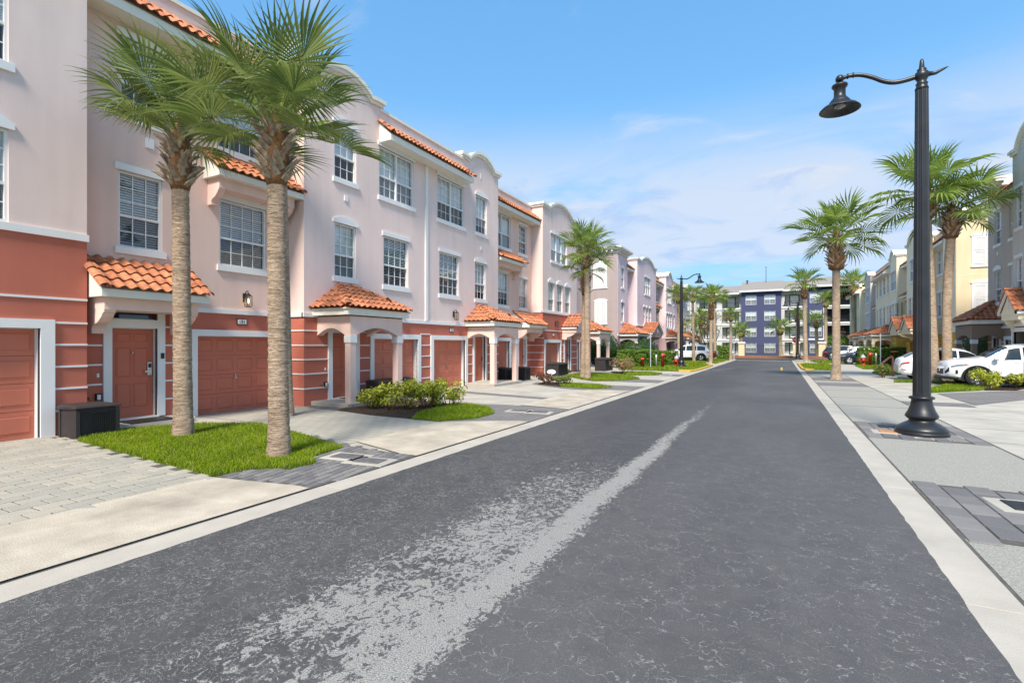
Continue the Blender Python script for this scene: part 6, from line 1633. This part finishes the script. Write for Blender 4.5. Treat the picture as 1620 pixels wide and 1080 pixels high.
    for sg in (1,-1):
        p = Sf(P['win'][2][1]-.02, 5.05); mi_.lathe([(.02,-.06),(.085,-.05),(.10,0),(.085,.07),(.02,.085)], 10, (p.x, sg*(p.y+.13), p.z+.08)); mi_.box(p.x-.03,p.x+.03,min(sg*p.y*.97,sg*(p.y+.1)),max(sg*p.y*.97,sg*(p.y+.1)),p.z+.03,p.z+.06)
    parts.append(('wing_mirrors', mi_.mesh('wing_mirrors', paint)))
    gr = MB(); fx = Lx; 
    gr.box(fx-.03,fx+.012,-.40,.40,.46,.66)
    for k in range(5): gr.box(fx+.012,fx+.02,-.38,.38,.47+k*.04,.485+k*.04)
    parts.append(('grille', gr.mesh('grille', BLKPLASTIC)))
    parts.append(('badge', MB().lathe([(.055,0),(.055,.012)], 14).mesh('badge', CHROME, lambda v: (fx+.02+v[2], v[0]*1.3, .60+v[1]))))
    parts.append(('number_plate', MB().box(-fx-.012,-fx+.01,-.17,.17,.72,.86).mesh('number_plate', GREYPAINT)))
    lo = MB()
    if P['clad']:
        for xw in P['wb']:
            for sg in (1,-1):
                n = 16; vv = []; r0, r1 = P['wr']+.045, P['wr']+.125
                for k in range(n+1):
                    a = R(-18)+R(216)*k/n
                    for rr2, yo in ((r0, .012), (r1, .022)):
                        x = xw+rr2*math.cos(a); z = P['wr']+rr2*math.sin(a); yy_ = interp(wid, x)+yo; vv.append((x, sg*yy_, max(z,.2))); 
                lo.add(vv, [(2*k,2*k+1,2*k+3,2*k+2) for k in range(n)])
        for sg in (1,-1):
            a, b = P['wb'][0]+.46, P['wb'][1]-.46; lo.box(a,b,min(sg*.86,sg*.945),max(sg*.86,sg*.945),.22,.42)
        nb = [Sf(Lx-.36*(1-k/6), 2.0) for k in range(7)]
        lo.tube([(p.x+.01,p.y+.01,.33) for p in nb]+[(p.x+.01,-p.y-.01,.33) for p in nb[::-1]], .06, 6)
    else:
        lo.box(Lx-.05,Lx+.005,-.42,.42,.30,.40)
    lo.box(P['wb'][0]-.2,P['wb'][1]+.3,-.7,.7,.17,.26)
    parts.append(('lower_cladding', lo.mesh('lower_cladding', BLKPLASTIC)))
    _carcache[key] = (body, parts); return _carcache[key]
def wheel_meshes(r_):
    k = ('wheel', r_)
    if k in _carcache: return _carcache[k]
    ty = MB().lathe([(r_*.64,-.10),(r_*.9,-.115),(r_*.985,-.095),(r_,-.05),(r_,.05),(r_*.985,.095),(r_*.9,.115),(r_*.64,.10)], 28, cap=False)
    rm = MB().lathe([(r_*.66,-.10),(r_*.60,-.09),(r_*.58,.02),(r_*.66,.09),(r_*.66,.10)], 28, cap=False)
    rot = lambda v: (v[0], v[2], v[1])
    sp_ = MB()
    for q in range(5):
        a = q*6.28318/5
        for da in (-.16,.16):
            c, s = math.cos(a+da*.3), math.sin(a+da*.3); c2, s2 = math.cos(a+da), math.sin(a+da)
            sp_.tube([(c*r_*.08,s*r_*.08,.075),(c2*r_*.62,s2*r_*.62,.085)], [.026,.018], 5)
    sp_.lathe([(r_*.15,.05),(r_*.15,.09),(r_*.05,.10)], 12); sp_.lathe([(r_*.60,.0),(r_*.60,.01)], 20)
    _carcache[k] = (ty.mesh('tyre', RUBBER, rot), rm.mesh('rim', CHROME, rot), sp_.mesh('spokes', CHROME, rot)); return _carcache[k]
def car(kind, P, loc, rz, paint, label, s=1.0):
    root = empty('parked_car', (loc[0],loc[1],0), label, 'car', 'parked cars', rz); root.scale = (s,)*3
    body, parts = car_meshes(kind, P, paint, None)
    link('body', body, root, (0,0,0), local=True)
    for nm, me in parts: link(nm, me, root, (0,0,0), local=True)
    ty, rm, sp_ = wheel_meshes(P['wr'])
    for xw in P['wb']:
        for sg in (1,-1):
            wl = link('wheel', ty, root, (xw, sg*.80, P['wr']), (0,0,0 if sg > 0 else math.pi), local=True)
            link('rim', rm, wl, (0,0,0), local=True); link('spokes', sp_, wl, (0,0,0), local=True)
    return root
car('suv', SUV, (8.25,27.15), math.pi, CARWHITE, 'white crossover with black wheel-arch cladding, nose to the street behind the yellow shrub', 1.03)
car('cross', CROSS, (7.0,30.25), 0, CARWHITE, 'white sloping-roofed car with its tail to the street behind the lamp post', .92)
car('sedan', SEDAN, (6.7,53.0), math.pi, CARSLATE, 'dark slate saloon half hidden behind the lone palm and the right hedge', 1.02)
car('suv', SUV, (8.6,57.2), math.pi, CARGREY, 'dark grey car whose roof shows above the right hedge', 1.06)
car('sedan', SEDAN, (6.9,61.2), math.pi, CARWHITE, 'white saloon on the right, farther than the dark slate one', 1.05)
car('suv', SUV, (6.3,65.0), .0, CARBLACK, 'black car showing its red tail lamp, farthest on the right', 1.0)
car('suv', SUV, (-8.5,54.9), math.pi, CARWHITE, 'white crossover parked on the left between the slim palms', 1.04)
car('sedan', SEDAN, (-8.6,60.6), math.pi, CARBLACK, 'black saloon parked on the left beyond the white crossover', 1.0)
car('sedan', SEDAN, (-9.0,65.2), math.pi, CARWHITE, 'white saloon farthest on the left, mostly hidden', 1.0)

# ------------------------------------------------------------------ street furniture and small things
def deck_box(loc, sx, sy, h, label, rz=0.0, open_lid=False):
    """resin storage box: ribbed panels, corner posts, overhanging lid"""
    root = empty('storage_box', (loc[0],loc[1],0), label, 'storage box', 'dark storage boxes', rz)
    b = MB().box(-sx/2+.015,sx/2-.015,-sy/2+.015,sy/2-.015,.01,h*.86)
    for a in (-1,1):
        for c in (-1,1): b.box(a*sx/2-(.06 if a > 0 else 0),a*sx/2+(.06 if a < 0 else 0),c*sy/2-(.06 if c > 0 else 0),c*sy/2+(.06 if c < 0 else 0),0,h*.86)
    link('body', b.mesh('body', DKPLASTIC), root, (0,0,0), local=True)
    rb = MB(); n = int(sy/.035)
    for k in range(n):
        y = -sy/2+.08+(sy-.16)*k/max(1,n-1); rb.box(sx/2-.016,sx/2-.006,y-.008,y+.008,.08,h*.80)
    rb.box(sx/2-.012,sx/2+.004,-.14,.14,h*.74,h*.78)
    link('front_panel', rb.mesh('front_panel', BLKPLASTIC), root, (0,0,0), local=True)
    l = MB().add([(-sx/2-.01,-sy/2-.015,h*.865),(sx/2+.025,-sy/2-.015,h*.865),(sx/2+.025,sy/2+.015,h*.865),(-sx/2-.01,sy/2+.015,h*.865),(-sx/2-.01,-sy/2-.015,h*.93),(sx/2+.025,-sy/2-.015,h*.91),(sx/2+.025,sy/2+.015,h*.91),(-sx/2-.01,sy/2+.015,h*.93),(-sx/2+.04,-sy/2+.04,h),(sx/2-.06,-sy/2+.04,h*.96),(sx/2-.06,sy/2-.04,h*.96),(-sx/2+.04,sy/2-.04,h)],
        [(3,2,1,0),(0,1,5,4),(1,2,6,5),(2,3,7,6),(3,0,4,7),(4,5,9,8),(5,6,10,9),(6,7,11,10),(7,4,8,11),(8,9,10,11)])
    lo = link('lid', l.mesh('lid', DKPLASTIC), root, (0,0,0), (0, R(-2 if open_lid else 0), R(1.5 if open_lid else 0)), local=True)
    hg = MB()
    for k in range(4): y = -sy/2+.1+(sy-.2)*k/3; hg.box(-sx/2-.02,-sx/2+.03,y-.04,y+.04,h*.82,h*.90)
    link('hinges', hg.mesh('hinges', BLKPLASTIC), root, (0,0,0), local=True)
    return root
deck_box((-11.13,4.53), .66, .66, .60, 'dark brown storage box between the first garage and door 181', 0, True)
deck_box((-10.62,11.75), .52, 1.05, .62, 'long brown storage box behind the porch column and variegated shrubs')
deck_box((-10.72,12.75), .5, .55, .62, 'black storage box end-on, right of the first porch')
deck_box((-11.45,20.75), .6, .8, .62, 'dark storage box between the columns of the second porch')
deck_box((-10.9,21.6), .55, .6, .64, 'narrow dark storage box just right of the second porch')
deck_box((-10.75,25.5), .7, 1.35, .72, 'long dark storage box in front of the garage behind the oval sign')
deck_box((-10.2,32.0), .7, 1.6, .85, 'wide dark storage box in front of the end porch by the twin palms')
o = link('doormat', MB().bbox(-.3,.3,-.45,.45,0,.012,.004).mesh('doormat', BLKPLASTIC), None, (-11.55,5.7,.102)); tag(o, 'black doormat on the step of number 181', 'doormat')
o = link('doormat', MB().bbox(-.25,.25,-.35,.35,0,.012,.004).mesh('doormat', RUBBER), None, (-11.0,10.9,.122)); tag(o, 'small dark doormat inside the first arched porch', 'doormat')
# white oval yard sign
ys = empty('yard_sign', (-8.9,20.45,0), 'small white oval sign on a stake in the mulch bed', 'sign')
link('stake', MB().box(-.012,.012,-.012,.012,0,.52).mesh('stake', GREYPAINT), ys, (0,0,0), local=True)
link('sign_board', MB().lathe([(.19,-.01),(.195,0),(.19,.01)], 28).mesh('sign_board', WHITE, lambda v: (v[0], v[2], .48+v[1]*.55)), ys, (0,0,0), (0,0,R(24)), local=True)
# meter boxes set in the pavers
def meter_box(loc, sx, sy, label, lidm, rz=0., frame=True):
    root = empty('meter_box', (loc[0],loc[1],.012), label, 'meter box', 'meter boxes in the paving', rz)
    if frame: link('surround', MB().bbox(-sx/2-.12,sx/2+.12,-sy/2-.09,sy/2+.09,-.02,.010,.006).mesh('surround', CONC), root, (0,0,0), local=True)
    link('lid', MB().bbox(-sx/2,sx/2,-sy/2,sy/2,0,.022,.006).mesh('lid', lidm), root, (0,0,0), local=True)
    link('reading_flap', MB().bbox(-sx*.12,sx*.12,-sy*.3,sy*.3,.02,.028,.003).mesh('reading_flap', lidm), root, (0,0,0), local=True)
    return root
meter_box((-5.62,5.42), .42, .26, 'grey meter lid nearest the palm lawn', WOODB, R(8)); meter_box((-5.12,5.36), .42, .26, 'grey meter lid beside the gutter, next to the lawn one', WOODB, R(8))
meter_box((-5.75,11.2), .4, .26, 'grey meter lid beyond the triangular lawn', WOODB, R(8)); meter_box((-5.2,11.2), .4, .26, 'grey meter lid at the gutter beyond the triangular lawn', WOODB, R(8))
meter_box((2.35,6.95), .62, .34, 'black oval meter lid in a concrete collar at the right edge', BLKPLASTIC, R(4))
meter_box((1.80,11.75), .30, .30, 'rust-brown square lid beside the lamp post base', RUSTLID, 0)
meter_box((2.05,12.5), .62, .32, 'black meter lid just behind the lamp post base', BLKPLASTIC, 0, False)
meter_box((-5.6,28.6), .42, .28, 'far meter lid by the russet shrub', WOODB, 0)
o = link('lamp_footing', MB().lathe([(.56,-.02),(.56,.012),(.54,.016)], 28).mesh('lamp_footing', CONC), None, (2.32,11.72,.0)); tag(o, 'round concrete footing under the foreground lamp post', 'footing')
# hydrants and standpipes
def hydrant(loc, label, bonnet=GREYPAINT, s=1.0):
    root = empty('fire_hydrant', (loc[0],loc[1],.02), label, 'fire hydrant', 'fire hydrants'); root.scale = (s,)*3
    link('barrel', MB().lathe([(.19,0),(.19,.05),(.14,.06),(.13,.10),(.13,.44),(.17,.46),(.17,.50),(.13,.51)], 18).mesh('barrel', REDPAINT), root, (0,0,0), local=True)
    link('bonnet', MB().lathe([(.15,.51),(.15,.55),(.13,.62),(.08,.68),(.03,.70),(.03,.76),(.0,.765)], 18).mesh('bonnet', bonnet), root, (0,0,0), local=True)
    for k, (d, rr_) in enumerate((((0,-1),.085),((1,0),.06),((-1,0),.06))):
        nz_ = MB().tube([(d[0]*.1,d[1]*.1,.36),(d[0]*.2,d[1]*.2,.36),(d[0]*.2,d[1]*.2,.36),(d[0]*.235,d[1]*.235,.36)], [rr_*.85,rr_*.85,rr_*1.15,rr_*1.15], 12)
        link('nozzle', nz_.mesh('nozzle', REDPAINT), root, (0,0,0), local=True)
    return root
hydrant((-7.02,40.0), 'red fire hydrant with a pale bonnet beside the left lamp post', s=1.15); hydrant((5.86,49.2), 'red fire hydrant with a blue-grey bonnet on the right lawn', s=1.2)
def standpipe(loc, h, label, white=False):
    root = empty('standpipe', (loc[0],loc[1],.02), label, 'standpipe', 'red standpipes and posts'); m = WHITE if white else REDPAINT; r_ = .05 if white else .11
    link('pipe', MB().lathe([(r_,0),(r_,h*.78),(r_*1.25,h*.80),(r_*1.25,h*.84),(r_,h*.86),(r_,h*.97),(r_*.6,h)], 14).mesh('pipe', m), root, (0,0,0), local=True)
    if not white: link('outlet', MB().tube([(0,0,h*.88),(.1,-.1,h*.88),(.16,-.16,h*.84)], [.06,.06,.075], 10).mesh('outlet', m), root, (0,0,0), local=True)
standpipe((-9.0,37.4), .72, 'short red standpipe left of the sign pole'); standpipe((-7.65,38.0), 1.05, 'taller red standpipe right of the white post'); standpipe((-8.1,37.9), .95, 'slim white post between the red standpipes', True)
standpipe((6.35,49.4), 1.05, 'red standpipe beside the right hydrant'); standpipe((6.75,49.5), 1.0, 'slim white post right of the right hydrant', True)
fd_ = empty('backflow_pipe', (4.75,33.4,0), 'faded red bent pipe assembly behind the tail of the white car', 'pipe assembly')
link('pipework', MB().tube([(0,0,0),(0,0,.55),(.1,0,.7),(.4,0,1.0),(.5,0,1.05),(.55,0,.9),(.55,0,0)], .055, 8).mesh('pipework', mat('faded_red', (.42,.16,.13), .7, var=.15, vscale=6)), fd_, (0,0,0), local=True)
link('valve_wheel', MB().lathe([(.16,1.22),(.17,1.25),(.16,1.28)], 14, (.6,0,.06)).mesh('valve_wheel', REDPAINT), fd_, (0,0,0), local=True)
# signs
def pole_sign(loc, h, label, board=None, cat='sign', rz=0.):
    root = empty('sign_post', (loc[0],loc[1],0), label, cat, None, rz)
    link('post', MB().box(-.03,.03,-.02,.02,0,h).mesh('post', GREYPAINT), root, (0,0,0), local=True)
    if board == 'stop':
        oc = [(.40*math.cos(R(22.5+45*k)), .40*math.sin(R(22.5+45*k))) for k in range(8)]; ic = [(x*.93,y*.93) for x, y in oc]
        link('border', MB().prism([(x,h-.45+y) for x, y in oc], -.05,-.03,1).mesh('border', WHITE), root, (0,0,0), local=True)
        b = link('sign_board', MB().prism([(x,h-.45+y) for x, y in ic], -.056,-.05,1).mesh('sign_board', SIGNRED), root, (0,0,0), local=True)
        me = text_mesh('STOP', .28, WHITE, 'lettering')
        for v in me.vertices: v.co = Vector((v.co[0], -.06-v.co[2], h-.45+v.co[1]))
        link('lettering', me, b, (0,0,0), local=True)
        link('street_name_blade', MB().box(-.45,.45,-.02,.0,h+.02,h+.2).mesh('street_name_blade', GREENP), root, (0,0,0), local=True)
    elif board == 'small':
        link('sign_board', MB().box(-.15,.15,-.035,-.025,h-.45,h-.02).mesh('sign_board', WHITE), root, (0,0,0), local=True)
    return root
pole_sign((1.62,70.5), 2.75, 'red octagonal stop sign at the far end of the street', 'stop'); pole_sign((-8.35,37.2), 2.6, 'plain grey sign pole rising behind the left hedge'); pole_sign((7.0,49.2), 2.6, 'plain grey sign pole beside the right hedge')
pole_sign((-4.6,61.5), 2.3, 'thin sign pole at the far left kerb with a small white plate', 'small')
# far fence, pillars, brick edging
tag(link('brick_edging', MB().bbox(-9,9,72.2,72.7,-.02,.28,.02).mesh('brick_edging', BRICKC)), 'low red brick edging across the far end of the road', 'edging')
def pillar(x, y, label):
    root = empty('gate_pillar', (x,y,0), label, 'pillar', 'yellow fence pillars')
    link('shaft', MB().box(-.36,.36,-.36,.36,0,1.85).mesh('shaft', YEL), root, (0,0,0), local=True); link('cap', MB().bbox(-.45,.45,-.45,.45,1.85,2.08,.05).mesh('cap', CREAM), root, (0,0,0), local=True)
pillar(-4.6,74,'yellow pillar left of the street end'); pillar(1.75,74,'yellow pillar beside the stop sign'); pillar(4.55,74,'yellow pillar right of the stop sign')
def iron_fence(x0, x1, y, h, label):
    root = empty('iron_fence', ((x0+x1)/2,y,0), label, 'fence'); c = (x0+x1)/2
    for z in (.2,h-.15): link('rail', MB().box(x0-c,x1-c,-.02,.02,z,z+.05).mesh('rail', WOOD), root, (0,0,0), local=True)
    mb = MB(); x = x0
    while x <= x1: mb.box(x-c-.012,x-c+.012,-.012,.012,0,h); x += .13
    tag(link('pickets', mb.mesh('pickets', WOOD), root, (0,0,0), local=True), kind='stuff')
iron_fence(-4.1,1.3,74,1.75,'thin black iron fence across the street end between the pillars'); iron_fence(-22,-5.1,74,1.75,'thin black iron fence left of the first yellow pillar'); iron_fence(5.0,20,74,1.75,'thin black iron fence right of the last yellow pillar'); iron_fence(2.2,4.1,74,1.75,'short black iron gate between the two right pillars')

# resident on a far balcony
def person(loc, label):
    root = empty('person', loc, label, 'person')
    sk = [((0,0,.92),.13),((0,0,1.12),.14),((0,0,1.36),.15),((0,0,1.48),.06),((0,-.02,1.56),.075),((0,-.02,1.66),.095),((0,0,1.74),.06),
          ((.19,0,1.38),.06),((.25,-.04,1.12),.045),((.2,-.2,.98),.035),((-.19,0,1.38),.06),((-.25,-.04,1.12),.045),((-.2,-.2,.98),.035),((.1,0,.86),.09),((.11,0,.48),.065),((.11,0,.08),.045),((.11,-.12,.03),.035),((-.1,0,.86),.09),((-.11,0,.48),.065),((-.11,0,.08),.045),((-.11,-.12,.03),.035)]
    ed = [(0,1),(1,2),(2,3),(3,4),(4,5),(5,6),(2,7),(7,8),(8,9),(2,10),(10,11),(11,12),(0,13),(13,14),(14,15),(15,16),(0,17),(17,18),(18,19),(19,20)]
    me = bpy.data.meshes.new('body'); me.from_pydata([p for p, _ in sk], ed, []); o = bpy.data.objects.new('tmp', me); COL.objects.link(o)
    md = o.modifiers.new('s', 'SKIN'); o.modifiers.new('u', 'SUBSURF').levels = 1
    for i, (_, r_) in enumerate(sk): me.skin_vertices[0].data[i].radius = (r_, r_*.75)
    me.skin_vertices[0].data[0].use_root = True
    dg = bpy.context.evaluated_depsgraph_get(); dg.update(); bd = bpy.data.meshes.new_from_object(o.evaluated_get(dg)); bpy.data.objects.remove(o)
    bd.materials.clear(); shirt = mat('maroon_shirt', (.16,.03,.05), .9); skin = mat('skin', (.42,.24,.17), .6); tr = mat('dark_trousers', (.03,.03,.05), .9)
    for m in (shirt, skin, tr): bd.materials.append(m)
    for p_ in bd.polygons:
        c = p_.center; p_.use_smooth = True; p_.material_index = 1 if c.z > 1.46 or (abs(c.x) > .17 and c.z < 1.2) else (2 if c.z < .95 else 0)
    link('body', bd, root, (0,0,0), local=True)
    link('hair', MB().lathe([(.085,1.66),(.10,1.70),(.09,1.77),(.04,1.81)], 12, (0,.02,0)).mesh('hair', BLKPLASTIC), root, (0,0,0), local=True)
person((8.9,96.9,2.72), 'person in a maroon top standing at a dark upper balcony rail')
